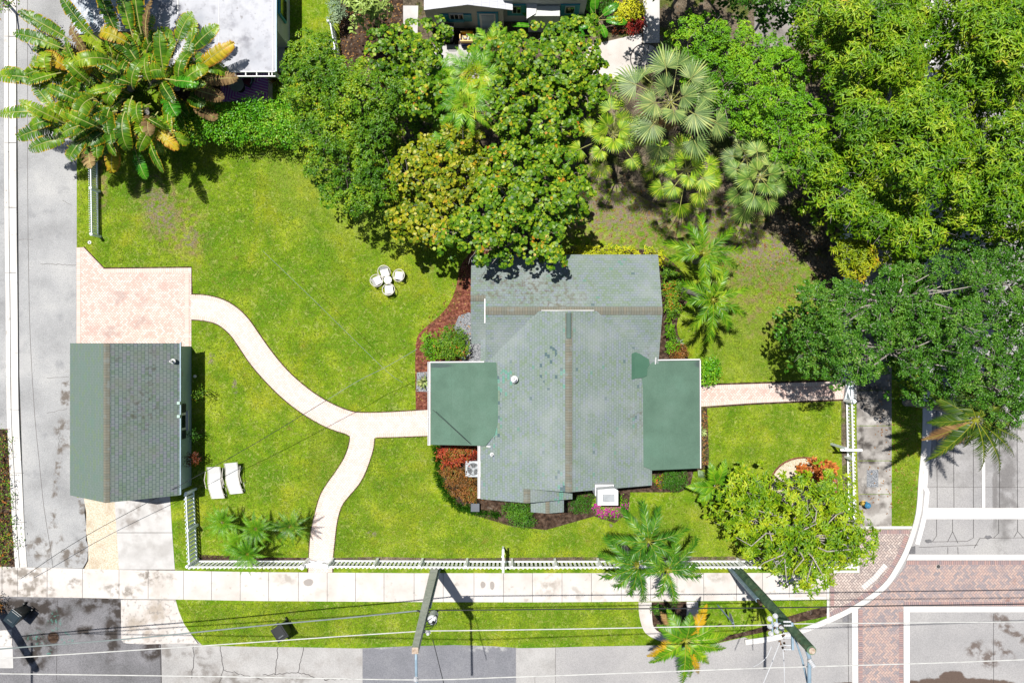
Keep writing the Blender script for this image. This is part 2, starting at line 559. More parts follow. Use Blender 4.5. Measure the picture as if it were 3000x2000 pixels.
M['alley'] = surf('worn pale asphalt', (0.45, [(0.3, A(172, 173, 174)), (0.5, A(196, 197, 198)), (0.7, A(214, 214, 213))], 8.0), layers=[
    dict(c=A(150, 152, 156), s=1.4, lo=0.54, hi=0.75, a=0.5), dict(c=A(120, 120, 122), s=20.0, lo=0.54, hi=0.75, a=0.45),
    dict(c=A(242, 240, 236), s=30.0, lo=0.58, hi=0.7, a=0.5),
    dict(c=A(120, 108, 96), s=2.2, lo=0.46, hi=0.62, a=0.85, spots=[(196, 1140, 14, 55, 5), (165, 1440, 9, 210, 6), (115, 1600, 14, 40, 0), (135, 1600, 12, 34, 0), (180, 1590, 12, 80, -20), (90, 1580, 10, 40, 0), (225, 1620, 60, 26, 0), (245, 1550, 16, 90, 0), (240, 1460, 10, 40, 0), (190, 1270, 26, 46, 0)]),
], rough=0.9, bump=(45, 0.5, 0.02), fine=(21.0, 0.16))
M['asphalt'] = surf('bleached asphalt', (0.35, [(0.3, A(178, 177, 178)), (0.5, A(194, 192, 192)), (0.7, A(206, 204, 202))], 8.0), layers=[
    dict(c=A(150, 148, 150), s=26.0, lo=0.52, hi=0.7, a=0.4), dict(c=A(235, 232, 228), s=34.0, lo=0.58, hi=0.7, a=0.4),
    dict(c=A(120, 106, 98), s=3.4, lo=0.40, hi=0.60, a=0.9, spots=[(2858, 1900, 30, 22, -20), (2900, 1930, 34, 26, 0), (2940, 1900, 40, 14, 40), (2950, 1840, 40, 12, 30), (2930, 1810, 30, 16, 20), (2980, 1860, 40, 14, 35)], wob=0.5, ws=1.5),
    dict(c=A(108, 88, 76), s=1.0, lo=0.0, hi=0.1, a=0.95, spots=[(2840, 2010, 190, 26, 2), (2790, 1990, 40, 28, 0), (2500, 2010, 80, 14, 0)], wob=0.35, soft=0.12),
    dict(c=A(120, 116, 114), s=1.2, lo=0.3, hi=0.5, a=0.65, spots=[(2950, 1390, 30, 170, 0), (2915, 1420, 8, 130, 0), (2520, 1800, 60, 40, 0)]),
    dict(c=A(140, 138, 136), s=1.0, lo=0.35, hi=0.6, a=0.5, spots=[(2925, 1560, 24, 60, 0), (2800, 1350, 100, 80, 0)]),
], rough=0.9, bump=(50, 0.5, 0.02), fine=(21.0, 0.15))
M['asphalt_light'] = surf('pale patched asphalt', (0.5, [(0.3, A(188, 186, 184)), (0.5, A(206, 204, 202)), (0.7, A(218, 216, 214))], 8.0), layers=[
    dict(c=A(160, 156, 152), s=30.0, lo=0.56, hi=0.7, a=0.4),
    dict(c=A(128, 120, 112), s=1.6, lo=0.45, hi=0.65, a=0.7, spots=[(540, 1905, 90, 26, 0), (640, 1990, 130, 40, 20), (820, 1990, 80, 20, 0), (480, 1920, 24, 60, 0)]),
    dict(c=A(172, 166, 160), s=0.9, lo=0.5, hi=0.7, a=0.5)], rough=0.9, bump=(50, 0.5, 0.02), fine=(21.0, 0.14))
M['asphalt_dark'] = surf('blue grey new asphalt', (0.6, [(0.3, A(138, 140, 146)), (0.5, A(152, 153, 160)), (0.7, A(164, 165, 170))], 8.0), layers=[
    dict(c=A(112, 114, 124), s=28.0, lo=0.52, hi=0.7, a=0.55), dict(c=A(196, 196, 200), s=34.0, lo=0.58, hi=0.7, a=0.45),
    dict(c=A(222, 222, 220), s=2.0, lo=0.45, hi=0.6, a=0.7, spots=[(1430, 1898, 60, 10, 0), (1120, 1893, 60, 6, 0)])], rough=0.9, bump=(50, 0.6, 0.02), fine=(21.0, 0.2))
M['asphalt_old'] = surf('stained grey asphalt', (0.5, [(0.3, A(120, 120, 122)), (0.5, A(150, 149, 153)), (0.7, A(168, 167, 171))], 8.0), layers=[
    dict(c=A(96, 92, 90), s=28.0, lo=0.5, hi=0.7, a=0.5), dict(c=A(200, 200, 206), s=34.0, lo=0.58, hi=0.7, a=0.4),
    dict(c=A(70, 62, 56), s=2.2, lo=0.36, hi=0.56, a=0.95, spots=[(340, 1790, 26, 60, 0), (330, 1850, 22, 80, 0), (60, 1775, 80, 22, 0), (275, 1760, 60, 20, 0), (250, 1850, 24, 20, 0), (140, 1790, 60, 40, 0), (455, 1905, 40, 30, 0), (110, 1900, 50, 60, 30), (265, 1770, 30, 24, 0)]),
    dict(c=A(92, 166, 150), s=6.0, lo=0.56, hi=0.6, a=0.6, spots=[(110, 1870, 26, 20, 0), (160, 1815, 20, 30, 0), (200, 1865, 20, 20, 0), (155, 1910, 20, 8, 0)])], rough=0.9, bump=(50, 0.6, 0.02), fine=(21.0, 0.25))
CONC = [(0.3, A(226, 218, 210)), (0.5, A(243, 236, 230)), (0.7, A(250, 246, 242))]
def conc(name, cols, layers=(), var=0.10):
    t = NT(name)
    col = t.ramp(t.noise(0.8, 8.0), cols)
    tone = t.m('SUBTRACT', 1.0, t.m('MULTIPLY', t.island(), var))
    col = t.mix(1.0, col, t.comb(tone, tone, tone), 'MULTIPLY')
    for i, L in enumerate(layers):
        mk = t.step(t.noise(L['s'], 6.0, seed=i + 4.1), L['lo'], L['hi'])
        if 'spots' in L:
            sp = None
            for q in L['spots']:
                m_ = t.spot(*q, soft=L.get('soft', 0.7), wob=L.get('wob', 0.8)); sp = m_ if sp is None else t.m('MAXIMUM', sp, m_)
            mk = t.m('MULTIPLY', sp, mk)
        col = t.mix(t.m('MULTIPLY', mk, L.get('a', 1.0)), col, L['c'])
    return t.done(t.principled(col, 0.9, t.bump(t.noise(45, 4), 0.3, 0.01), 0.25))
M['walk'] = conc('pavement concrete', CONC, [
    dict(c=A(180, 172, 160), s=3.0, lo=0.60, hi=0.74, a=0.6),
    dict(c=A(206, 196, 184), s=1.2, lo=0.55, hi=0.7, a=0.5),
    dict(c=A(140, 130, 118), s=2.6, lo=0.40, hi=0.6, a=0.85, spots=[(75, 1690, 70, 40, 0), (220, 1705, 20, 16, 0), (360, 1728, 50, 20, 10), (450, 1685, 50, 26, 0), (100, 1730, 70, 20, 0)]),
    dict(c=A(170, 160, 148), s=2.6, lo=0.40, hi=0.6, a=0.6, spots=[(1600, 1715, 40, 30, 0), (1840, 1725, 30, 22, 0), (1690, 1735, 24, 18, 0), (840, 1690, 40, 16, 0), (2100, 1690, 30, 14, 0)]),
    dict(c=A(176, 168, 162), s=1.0, lo=0.0, hi=0.1, a=0.9, soft=0.15, wob=0.35, spots=[(905, 1703, 14, 11, 0), (1415, 1710, 8, 10, 0), (1442, 1712, 7, 12, 0)]),
])
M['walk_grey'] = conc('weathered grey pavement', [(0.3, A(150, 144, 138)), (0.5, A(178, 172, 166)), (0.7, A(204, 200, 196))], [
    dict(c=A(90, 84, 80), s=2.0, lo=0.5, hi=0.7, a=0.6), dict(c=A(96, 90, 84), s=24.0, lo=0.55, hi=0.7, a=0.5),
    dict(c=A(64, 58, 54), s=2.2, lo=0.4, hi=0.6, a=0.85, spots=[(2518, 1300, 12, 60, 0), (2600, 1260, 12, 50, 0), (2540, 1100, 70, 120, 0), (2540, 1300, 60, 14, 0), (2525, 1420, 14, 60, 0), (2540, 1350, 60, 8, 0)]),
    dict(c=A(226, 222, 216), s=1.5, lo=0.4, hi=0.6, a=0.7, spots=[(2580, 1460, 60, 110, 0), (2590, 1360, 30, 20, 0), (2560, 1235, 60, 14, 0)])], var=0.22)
M['slab'] = conc('drive concrete', [(0.3, A(206, 203, 200)), (0.5, A(232, 230, 228)), (0.7, A(246, 244, 242))], [
    dict(c=A(150, 140, 132), s=1.5, lo=0.45, hi=0.65, a=0.7, spots=[(400, 1500, 70, 60, 0), (362, 1500, 30, 70, 0), (450, 1480, 70, 30, 0)]),
    dict(c=A(190, 186, 182), s=1.2, lo=0.45, hi=0.65, a=0.6, spots=[(420, 1620, 90, 60, 0)])])
M['apron'] = conc('apron concrete', CONC, [
    dict(c=A(176, 160, 140), s=1.4, lo=0.42, hi=0.62, a=0.7, spots=[(430, 1820, 80, 70, 40), (450, 1790, 60, 30, 0)]),
    dict(c=A(150, 146, 140), s=5.0, lo=0.52, hi=0.66, a=0.6)])
M['kerb'] = surf('white painted kerb', (0.7, [(0.3, A(232, 228, 222)), (0.6, A(250, 248, 244))], 6.0), layers=[
    dict(c=A(160, 150, 140), s=2.2, lo=0.6, hi=0.75, a=0.7), dict(c=A(110, 100, 92), s=5.0, lo=0.66, hi=0.74, a=0.7)], rough=0.85, bump=(40, 0.3, 0.01))
M['kerb_grey'] = surf('grey gutter concrete', (0.9, [(0.3, A(190, 184, 178)), (0.6, A(228, 224, 218))], 6.0), layers=[
    dict(c=A(96, 88, 80), s=2.0, lo=0.58, hi=0.75, a=0.7)], rough=0.85, bump=(40, 0.3, 0.01))
M['paint'] = surf('white road paint', (1.0, [(0.3, A(244, 242, 240)), (0.6, A(254, 252, 250))], 6.0), layers=[
    dict(c=A(206, 204, 202), s=26.0, lo=0.6, hi=0.68, a=0.5)], rough=0.6, bump=(40, 0.2, 0.005))
M['crack'] = flat('dark crack filler', A(88, 84, 84), 0.9)
M['crack_soft'] = flat('faint joint', A(138, 134, 132), 0.9)
pinkc = [(0.0, A(240, 205, 192)), (0.35, A(248, 220, 208)), (0.65, A(250, 230, 220)), (1.0, A(250, 238, 228))]
M['pink'] = herringbone('pink herringbone pavers', pinkc, mortar=A(196, 168, 156), mw=0.085, rot=45, layers=[
    dict(c=A(226, 186, 176), s=1.2, lo=0.5, hi=0.68, a=0.55), dict(c=A(170, 150, 146), s=2.0, lo=0.42, hi=0.6, a=0.5, spots=[(330, 970, 40, 20, 0), (420, 945, 40, 20, 0), (370, 880, 60, 30, 0)])])
M['pink_light'] = herringbone('pale pink herringbone pavers', [(0.0, A(246, 226, 216)), (0.5, A(252, 238, 230)), (1.0, A(252, 244, 238))], mortar=A(214, 192, 182), mw=0.075, rot=45)
M['pink_border'] = bricks_uv('pink soldier course', A(248, 222, 208), A(252, 236, 226), A(196, 170, 158), 0.105, 0.30, ms=0.006, offset=0.0)
redc = [(0.0, A(166, 158, 162)), (0.3, A(190, 172, 170)), (0.55, A(208, 178, 168)), (0.8, A(216, 188, 176)), (1.0, A(204, 180, 172))]
M['red'] = herringbone('red and grey crossing bricks', redc, w=0.112, mortar=A(146, 138, 138), mw=0.09, rot=45, layers=[
    dict(c=A(150, 144, 152), s=0.9, lo=0.5, hi=0.68, a=0.45), dict(c=A(140, 90, 70), s=2.0, lo=0.4, hi=0.6, a=0.6, spots=[(2950, 1760, 10, 8, 0), (2990, 1705, 24, 20, 0), (2690, 1930, 12, 6, 0)])])
M['red_walk'] = herringbone('weathered corner bricks', [(0.0, A(190, 176, 172)), (0.5, A(218, 198, 188)), (1.0, A(232, 216, 206))], w=0.112, mortar=A(112, 102, 100), mw=0.10, rot=45, layers=[
    dict(c=A(150, 140, 138), s=1.2, lo=0.48, hi=0.68, a=0.5)])
M['red_border'] = bricks_uv('crossing soldier course', A(202, 166, 158), A(166, 152, 156), A(110, 100, 100), 0.105, 0.60, ms=0.008, offset=0.0)
M['rail_grip'] = bricks_uv('tactile white strip', A(244, 240, 236), A(236, 232, 228), A(180, 174, 170), 0.14, 0.9, ms=0.01, offset=0.0)

def ground(name, poly, z, mat, z0=-0.05):
    mb = MB(); mb.prism(pts(poly), z0, z)
    return tag(mb.build(name, mat), kind='structure')

# ------------------------------------------------------------------ the ground
mb = MB(); mb.prism([(-400, -400), (400, -400), (400, 400), (-400, 400)], -1.0, 0.0)
tag(mb.build('ground', M['dry']), kind='structure')

KERB = [(2704, -260), (2704, 600), (2703, 1000), (2700, 1180), (2697, 1290), (2687, 1400), (2679, 1500), (2652, 1590), (2623, 1650), (2581, 1710), (2505, 1765), (2422, 1806), (2339, 1838), (2250, 1860), (2180, 1870)]
KS = smooth_line(KERB, 4)
LZ = 0.10
lawn = [(228, -260)] + KS[:-1] + [(2180, 1863), (2106, 1880), (2040, 1889), (1990, 1890), (1915, 1887), (1800, 1889), (1700, 1891), (1600, 1894), (1520, 1895), (1440, 1889), (1330, 1886), (1180, 1890), (1050, 1896), (900, 1893), (750, 1891), (596, 1888)] + \
       [(564, 1857), (542, 1825), (526, 1787), (517, 1753), (515, 1667), (500, 1455), (228, 1455)]
o = ground('lawn', lawn, LZ, M['grass'])

# roads, all lower than the verge
ground('alley_road', [(50, -260), (228, -260), (228, 1000), (240, 1000), (240, 1440), (252, 1460), (250, 1500), (256, 1545), (254, 1580), (262, 1600), (258, 1640), (245, 1662), (80, 1662), (70, 1400), (60, 1100)], 0.085, M['alley'])
ground('side_street', [(-500, -260), (19, -260), (19, 500), (22, 900), (25, 1256), (-500, 1256)], 0.02, M['alley'])
ground('street', [(-600, 1700), (2250, 1700), (2250, 1600), (2700, 1480), (2700, -260), (3600, -260), (3600, 2400), (-600, 2400)], 0.012, M['asphalt'])
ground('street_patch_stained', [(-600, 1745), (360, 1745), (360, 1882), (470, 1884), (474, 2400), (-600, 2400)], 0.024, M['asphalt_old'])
ground('street_patch_pale', [(474, 1870), (1062, 1870), (1063, 2400), (478, 2400)], 0.020, M['asphalt_light'])
ground('street_patch_blue_grey', [(1062.5, 1870), (1511, 1870), (1511, 2400), (1063.5, 2400)], 0.024, M['asphalt_dark'])
mb = MB()
mb.prism(pts([(1750, 1880), (1628, 1895), (1626, 2400), (1513, 2400), (1513, 1896)]), -0.05, 0.020)
tag(mb.build('street_patch_seam', M['asphalt_light']), kind='structure')
ground('planting_bed_corner', [(-500, 1256), (26, 1256), (36, 1400), (44, 1550), (50, 1661), (-500, 1661)], 0.07, M['soil'])

# kerb of the alley and of the corner
kp = smooth_line([(18, -260), (18, 500), (22, 900), (25, 1200), (35, 1400), (42, 1550), (50, 1660)], 3)
mb = MB()
mb.curb(pts(kp[::-1]), 0.21, -0.05, 0.15, off=0.0)
mb.curb(pts([(x + 13, y) for x, y in kp][::-1]), 0.36, -0.05, 0.12, off=0.0)
tag(mb.build('alley_kerb', M['kerb']), kind='structure')
mb = MB(); mb.curb(pts(KS[::-1]), 0.26, -0.05, 0.16, off=0.0)
tag(mb.build('street_kerb', M['kerb']), kind='structure')
KB = [(x + 17, y) for x, y in KS if y < 1440] + [(2709, 1440), (2703, 1500), (2694, 1540), (2680, 1592)]
mb = MB(); mb.curb(pts(KB[::-1]), 0.24, -0.05, 0.03, off=0.0)
tag(mb.build('street_gutter', M['paint']), kind='structure')

# pavements: one slab of concrete after another
def slabs(name, top, bot, cuts, mat, z, g=1.0, vertical=False):
    """slabs between two edge lines, cut at the surveyed joints"""
    def at(line, c):
        ax = 1 if vertical else 0
        for (a, b) in zip(line[:-1], line[1:]):
            if a[ax] <= c <= b[ax]:
                t = (c - a[ax]) / (b[ax] - a[ax] + 1e-9)
                return (a[0] + (b[0] - a[0]) * t, a[1] + (b[1] - a[1]) * t)
        return line[-1] if c > line[-1][ax] else line[0]
    mb = MB()
    for c0, c1 in zip(cuts[:-1], cuts[1:]):
        p = [at(top, c0 + g), at(top, c1 - g), at(bot, c1 - g), at(bot, c0 + g)]
        mb.prism(pts(p), -0.05, z + random.uniform(-0.002, 0.002))
    return tag(mb.build(name, mat), kind='structure')
random.seed(3)
TOPL = [(-600, 1655), (0, 1657), (350, 1666), (540, 1669), (750, 1673), (1200, 1676), (1600, 1676), (2420, 1675)]
BOTL = [(-600, 1742), (0, 1744), (350, 1750), (540, 1753), (750, 1757), (1200, 1760), (1600, 1761), (2200, 1756), (2420, 1752)]
ground('pavement_joint_base', [(-600, 1656)] + [(x, y + 1) for x, y in TOPL[1:]] + [(x, y - 1) for x, y in BOTL[::-1]], 0.100 + 0.004, M['crack'])
slabs('pavement_south', TOPL, BOTL, [-600, -500, -400, -300, -200, -100, 10, 56, 142, 245, 352, 437, 540, 622, 706, 789, 876, 960, 1043, 1126, 1214, 1299, 1389, 1475, 1560, 1646, 1732, 1819, 1905, 1982, 2060, 2156, 2232, 2310, 2420], M['walk'], 0.115, 0.6)
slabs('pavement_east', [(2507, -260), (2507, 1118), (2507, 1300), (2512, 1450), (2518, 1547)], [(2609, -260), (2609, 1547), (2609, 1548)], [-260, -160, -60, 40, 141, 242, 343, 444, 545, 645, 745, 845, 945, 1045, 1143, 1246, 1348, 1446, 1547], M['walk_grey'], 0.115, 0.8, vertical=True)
mb = MB(); mb.strip(pts([(2553, 1374), (2553, 1425)]), 34 / S, 0.121, off=17 / S)
tag(mb.build('pavement_inspection_cover', M['gravel']), kind='structure')

ground('drive_apron', [(357, 1754), (517, 1755), (526, 1787), (542, 1825), (564, 1857), (582, 1882), (520, 1881), (430, 1884), (372, 1881), (358, 1872)], 0.10, M['apron'])
ground('side_street_apron', [(-200, 1862), (36, 1842), (37, 1890), (-200, 1890)], 0.05, M['apron'])
ground('side_street_slab', [(-200, 1891), (38, 1891), (40, 1955), (-200, 1955)], 0.034, M['slab'])
ground('shell_gravel_strip', [(246, 1440), (337, 1440), (345, 1560), (353, 1666), (250, 1664), (262, 1640), (262, 1600), (256, 1560), (256, 1500)], 0.108, M['shell'])
slabs('drive_slab', [(337, 1440), (345, 1558), (352, 1666)], [(500, 1440), (507, 1558), (515, 1666)], [1440, 1558, 1666], M['slab'], 0.112, 0.8, vertical=True)

# pink driveway and garden path
drive = [(228, 726), (248, 725), (308, 788), (563, 785), (563, 1015), (228, 1015)]
ground('paver_drive', drive, 0.112, M['pink'])
up = smooth_line([(563, 863), (610, 866), (660, 880), (700, 905), (730, 935), (755, 970), (790, 1020), (830, 1070), (870, 1110), (920, 1150), (970, 1180), (1020, 1201), (1060, 1208), (1150, 1206), (1262, 1199)], 3)
lo = smooth_line([(563, 936), (600, 939), (640, 950), (675, 978), (700, 1012), (740, 1070), (800, 1137), (860, 1190), (920, 1230), (970, 1255), (1010, 1268), (1026, 1276)], 3)
wl = smooth_line([(1027, 1282), (1023, 1305), (1010, 1340), (985, 1380), (960, 1415), (940, 1450), (925, 1500), (912, 1560), (907, 1625), (905, 1674)], 3)
wr = smooth_line([(1098, 1283), (1095, 1310), (1085, 1345), (1070, 1385), (1050, 1420), (1020, 1455), (1000, 1485), (988, 1530), (982, 1580), (976, 1640), (975, 1674)], 3)
rl = [(1262, 1275), (1150, 1279), (1103, 1280)]
ground('garden_path', up + rl + wr + wl[::-1] + lo[::-1], 0.116, M['pink_light'])
BW = 0.21
mb = MB()
mb.strip(pts(up), BW, 0.120, off=0.0)
mb.strip(pts(lo[::-1]), BW, 0.120, off=0.0)
mb.strip(pts(wl[::-1]), BW, 0.120, off=0.0)
mb.strip(pts(wr), BW, 0.120, off=0.0)
mb.strip(pts([(x, y) for x, y in rl]), BW, 0.120, off=0.0)
mb.strip(pts([(308, 788), (563, 785)]), BW, 0.120, off=0.0)
mb.strip(pts([(551, 797), (551, 1015)]), BW, 0.124, off=0.1)
mb.strip(pts([(228, 1015), (228, 726)]), BW, 0.124, off=0.0)
tag(mb.build('path_border', M['pink_border']), kind='structure')
ground('entrance_path', [(2040, 1129), (2200, 1124), (2472, 1116), (2472, 1168), (2200, 1180), (2040, 1191)], 0.112, M['pink'])
mb = MB(); mb.strip(pts([(2040, 1129), (2200, 1124), (2472, 1116)]), 0.19, 0.118); mb.strip(pts([(2472, 1168), (2200, 1180), (2040, 1191)]), 0.19, 0.118)
tag(mb.build('entrance_path_border', M['pink_border']), kind='structure')
ground('corner_walk_link', [(2490, 1120), (2507, 1120), (2507, 1172), (2490, 1172)], 0.108, M['slab'])

ER = [up, [(x, y) for x, y in lo[::-1]], wl[::-1], wr, rl, [(563, 785), (563, 860)], [(563, 1010), (563, 938)][::-1]]
mb = MB()
for L in (up, lo[::-1], wl[::-1], wr, rl, [(248, 725), (308, 787), (563, 784), (564, 862)], [(2472, 1170), (2200, 1182), (2050, 1193)], [(2050, 1127), (2200, 1122), (2470, 1114)]):
    mb.strip(pts(L), 0.09, 0.1085, off=0.055)
tag(mb.build('path_edge_soil', M['soil']), kind='structure')
# brick corner and crossing
kc = [(x, y) for x, y in KS if 1548 <= y <= 1806]
ground('corner_brick_walk', [(2535, 1548), (2668, 1548)] + kc + [(2428, 1803), (2428, 1676), (2516, 1676), (2516, 1580)], 0.112, M['red_walk'])
mb = MB(); mb.strip(pts(kc), 0.22, 0.118, off=0.0)
mb.strip(pts([(2535, 1550), (2662, 1550)]), 0.2, 0.118)
mb.strip(pts([(2430, 1772), (2430, 1680)]), 0.2, 0.1165)
tag(mb.build('corner_brick_border', M['red_border']), kind='structure')
mb = MB(); mb.strip(pts([(2592, 1652), (2560, 1690), (2524, 1720)]), 0.28, 0.120, off=0.14)
tag(mb.build('corner_tactile_strip', M['rail_grip']), kind='structure')
mb = MB()
for q in ([(2520, 1539), (2669, 1539), (2667, 1547), (2520, 1547)], [(2508, 1620), (2515, 1620), (2515, 1675), (2508, 1675)], [(2440, 1668), (2507, 1668), (2507, 1675), (2440, 1675)], [(2420, 1712), (2427, 1712), (2427, 1804), (2420, 1806)], [(2259, 1748), (2419, 1745), (2419, 1753), (2259, 1755)]):
    mb.prism(pts(q), 0.0, 0.124)
tag(mb.build('pavement_white_edging', M['kerb']), kind='structure')
kout = [(x + 6, y + 9) for x, y in KS if 1640 <= y <= 1800]
ground('brick_crossing', [(2660, 1640), (3600, 1640), (3600, 1774), (2646, 1774), (2646, 2400), (2513, 2400), (2513, 1782)] + [(2540, 1770), (2600, 1722), (2642, 1672)], 0.030, M['red'])
mb = MB()
mb.strip(pts([(2655, 1641), (3600, 1641)]), 0.21, 0.036); mb.strip(pts([(3600, 1773), (2648, 1773)]), 0.21, 0.036)
mb.strip(pts([(2645, 1790), (2645, 2400)]), 0.2, 0.036); mb.strip(pts([(2515, 2400), (2515, 1784)]), 0.2, 0.036)
tag(mb.build('crossing_border', M['red_border']), kind='structure')
mb = MB()
for q in ([(2662, 1623), (3600, 1623), (3600, 1639), (2655, 1639)], [(2646, 1775), (3600, 1775), (3600, 1791), (2664, 1791), (2664, 2400), (2647, 2400)], [(2495, 1785), (2512, 1780), (2515, 2400), (2498, 2400)],
          [(2706, 1487), (3600, 1487), (3600, 1519), (2700, 1519)], [(2873, 1150), (2884, 1150), (2885, 1486), (2876, 1486)]):
    mb.poly([(x, y, 0.042) for x, y in pts(q)][::-1])
tag(mb.build('road_marking', M['paint']), kind='structure')

# cracks and expansion joints
def cracks(name, mat, lines, w=0.02, z=0.1):
    mb = MB()
    for L in lines:
        ww = w
        if isinstance(L[0], (int, float)): ww, L = L[0], L[1]
        mb.strip(pts(L), ww, z, off=ww / 2)
    return tag(mb.build(name, mat), kind='structure')
random.seed(8)
def jag(a, b, n=12, amp=3.0):
    out = [a]
    for i in range(1, n):
        t = i / n
        out.append((a[0] + (b[0] - a[0]) * t + random.uniform(-amp, amp), a[1] + (b[1] - a[1]) * t + random.uniform(-amp, amp)))
    return out + [b]
cracks('alley_crack', M['crack_soft'], [(0.022, smooth_line([(84, -260), (84, 500), (87, 800), (92, 1000), (105, 1220), (118, 1350), (131, 1480), (150, 1600), (158, 1660)], 2)),
        (0.025, jag((122, 773), (226, 777), 16, 2.0)), jag((55, 702), (100, 702), 6, 0.5), jag((186, 588), (210, 600), 6, 1.5), jag((140, 1107), (205, 1103), 8, 1.0), jag((140, 1210), (200, 1196), 8, 2.0), jag((175, 1265), (180, 1310), 9, 6), jag((215, 530), (226, 524), 4, 1)], 0.018, 0.092)
cracks('kerb_joint', M['crack_soft'], [[(19, y), (19 + 33 + (y > 1000) * 4 + (y > 1400) * 8, y)] for y in (110, 220, 330, 420, 609, 800)] + [[(27, 1198), (60, 1199)], [(38, 1382), (72, 1384)], [(44, 1526), (80, 1527)]], 0.02, 0.156)
cracks('street_crack', M['crack'], [(0.03, jag((569, 1890), (562, 1985), 12, 3)), (0.03, jag((645, 1888), (655, 1960), 10, 2)), jag((655, 1960), (640, 2010), 8, 3), (0.03, jag((815, 1893), (806, 1975), 8, 2)), (0.03, jag((890, 1894), (873, 1968), 9, 2)), (0.03, jag((873, 1968), (770, 1975), 12, 4)), (0.03, jag((873, 1968), (960, 1990), 12, 4)), jag((655, 1960), (770, 1990), 14, 4), jag((950, 1990), (1050, 1985), 12, 3), (0.04, [(471, 1886), (475, 2100)]), (0.02, [(170, 1755), (166, 1990)])], 0.025, 0.030)
cracks('road_joint', M['crack'], [(0.02, [(x, 1150), (x + 2, 1486)]) for x in (2743, 2792, 2926, 2978)] + [(0.02, [(2850, 1150), (2851, 1486)])] + [[(2712, 1425), (3200, 1427)]] +
       [(0.02, L) for L in ([(2743, 1520), (2743, 1568), (2731, 1585)], [(2790, 1520), (2790, 1556), (2775, 1586)], [(2790, 1556), (2806, 1590)], [(2851, 1520), (2851, 1574), (2833, 1584), (2731, 1586)], [(2925, 1520), (2925, 1560), (2910, 1574)], [(2980, 1520), (2980, 1555), (2970, 1572)], [(2980, 1555), (2998, 1575)], [(2870, 1575), (3100, 1573)], [(2870, 1575), (2853, 1604)], [(2692, 1602), (2865, 1595)], [(2776, 1601), (2776, 1622)], [(2805, 1601), (2806, 1622)], [(2484, 1800), (2486, 2100)])] +
       [[(1627, 1893), (1627, 2100)], [(1567, 1980), (1567, 2100)], [(2910, 1795), (2910, 2100)]], 0.014, 0.034)
mb = MB()
for (x, y, r) in ((2720, 1584, 9), (2894, 1572, 9)):
    mb.prism([(P(x, y).x + (r * 1.1 + random.uniform(-2, 2)) / S * math.cos(a), P(x, y).y + (r * .6 + random.uniform(-1.5, 1.5)) / S * math.sin(a)) for a in [k * math.pi / 7 for k in range(14)]], 0.0, 0.03)
mb.prism(pts([(2470, 1803), (2487, 1797), (2488, 1819), (2468, 1820)]), 0, 0.03); mb.prism(pts([(2664, 1602), (2681, 1598), (2681, 1621), (2662, 1621)]), 0, 0.03)
tag(mb.build('asphalt_patch', M['asphalt_old']), kind='structure')

# beds
ground('mulch_bed', smooth_line([(1385, 735), (1355, 770), (1345, 800), (1338, 835), (1330, 862), (1315, 893), (1288, 925), (1255, 952), (1228, 978), (1219, 1010), (1217, 1080), (1219, 1199)], 2) + [(1275, 1199), (1300, 1060), (1420, 1055), (1440, 735)], 0.118, M['mulch'])
ground('pebble_patch', [(1345, 925), (1372, 915), (1440, 930), (1440, 1065), (1362, 1064), (1340, 1040), (1345, 985), (1330, 960)], 0.124, M['gravel'])
ground('pebble_patch_agave', [(1222, 1090), (1270, 1088), (1270, 1147), (1220, 1146)], 0.124, M['gravel'])
ground('croton_bed', smooth_line([(1275, 1290), (1282, 1340), (1284, 1400), (1300, 1435), (1330, 1470), (1360, 1495), (1400, 1510)], 2) + [(1500, 1540), (1600, 1550), (1740, 1510), (1800, 1530), (1840, 1500), (1845, 1440), (1990, 1440), (2020, 1425), (2030, 1380), (2075, 1370), (2075, 1320), (2070, 1195), (2000, 1195), (1700, 1300)], 0.118, M['soil'])
ground('east_bed', smooth_line([(1600, 735), (1860, 730), (1935, 745), (1990, 790), (2010, 840), (2015, 880), (1985, 930), (1985, 980), (2010, 1020), (2015, 1060), (2050, 1100), (2075, 1125)], 2) + [(2000, 1127), (1850, 1000)], 0.112, M['soil'])
ground('back_bed', smooth_line([(1700, 470), (1850, 560), (1950, 610), (2070, 600), (2180, 640), (2300, 720), (2400, 820), (2455, 1000), (2462, 1110)], 2) + [(2495, 1110), (2495, -200), (1100, -200), (1000, 300), (1100, 560), (1200, 640), (1340, 700), (1440, 745), (1640, 740), (1660, 600)], 0.106, M['dry'])
ground('fence_bed_south', [(585, 1622), (750, 1630), (905, 1631), (905, 1640), (585, 1640)], 0.106, M['soil'])
ground('fence_bed_path', [(975, 1632), (1100, 1628), (1300, 1633), (1500, 1631), (1700, 1629), (1900, 1630), (2150, 1627), (2300, 1628), (2470, 1630), (2470, 1642), (975, 1641)], 0.106, M['dry'])
ground('fence_bed_east', [(2462, 1170), (2478, 1170), (2484, 1500), (2470, 1500), (2462, 1300)], 0.106, M['dry'])
ground('tree_edge_soil', smooth_line([(2040, 1890), (2106, 1878), (2180, 1860), (2250, 1845), (2330, 1820), (2427, 1800), (2427, 1775), (2380, 1782), (2300, 1805), (2240, 1830), (2160, 1852), (2100, 1862), (2040, 1865)], 2), 0.106, M['soil'])
ell = [(2352 + 100 * math.cos(a), 1420 + 84 * math.sin(a)) for a in [k * math.pi / 16 for k in range(32)]]
ground('pebble_circle', ell, 0.122, M['sand'])
mb = MB(); mb.strip(pts(ell + [ell[0]])[::-1], 0.09, 0.128, off=0.09)
tag(mb.build('pebble_circle_edging', M['mulch']), kind='structure')
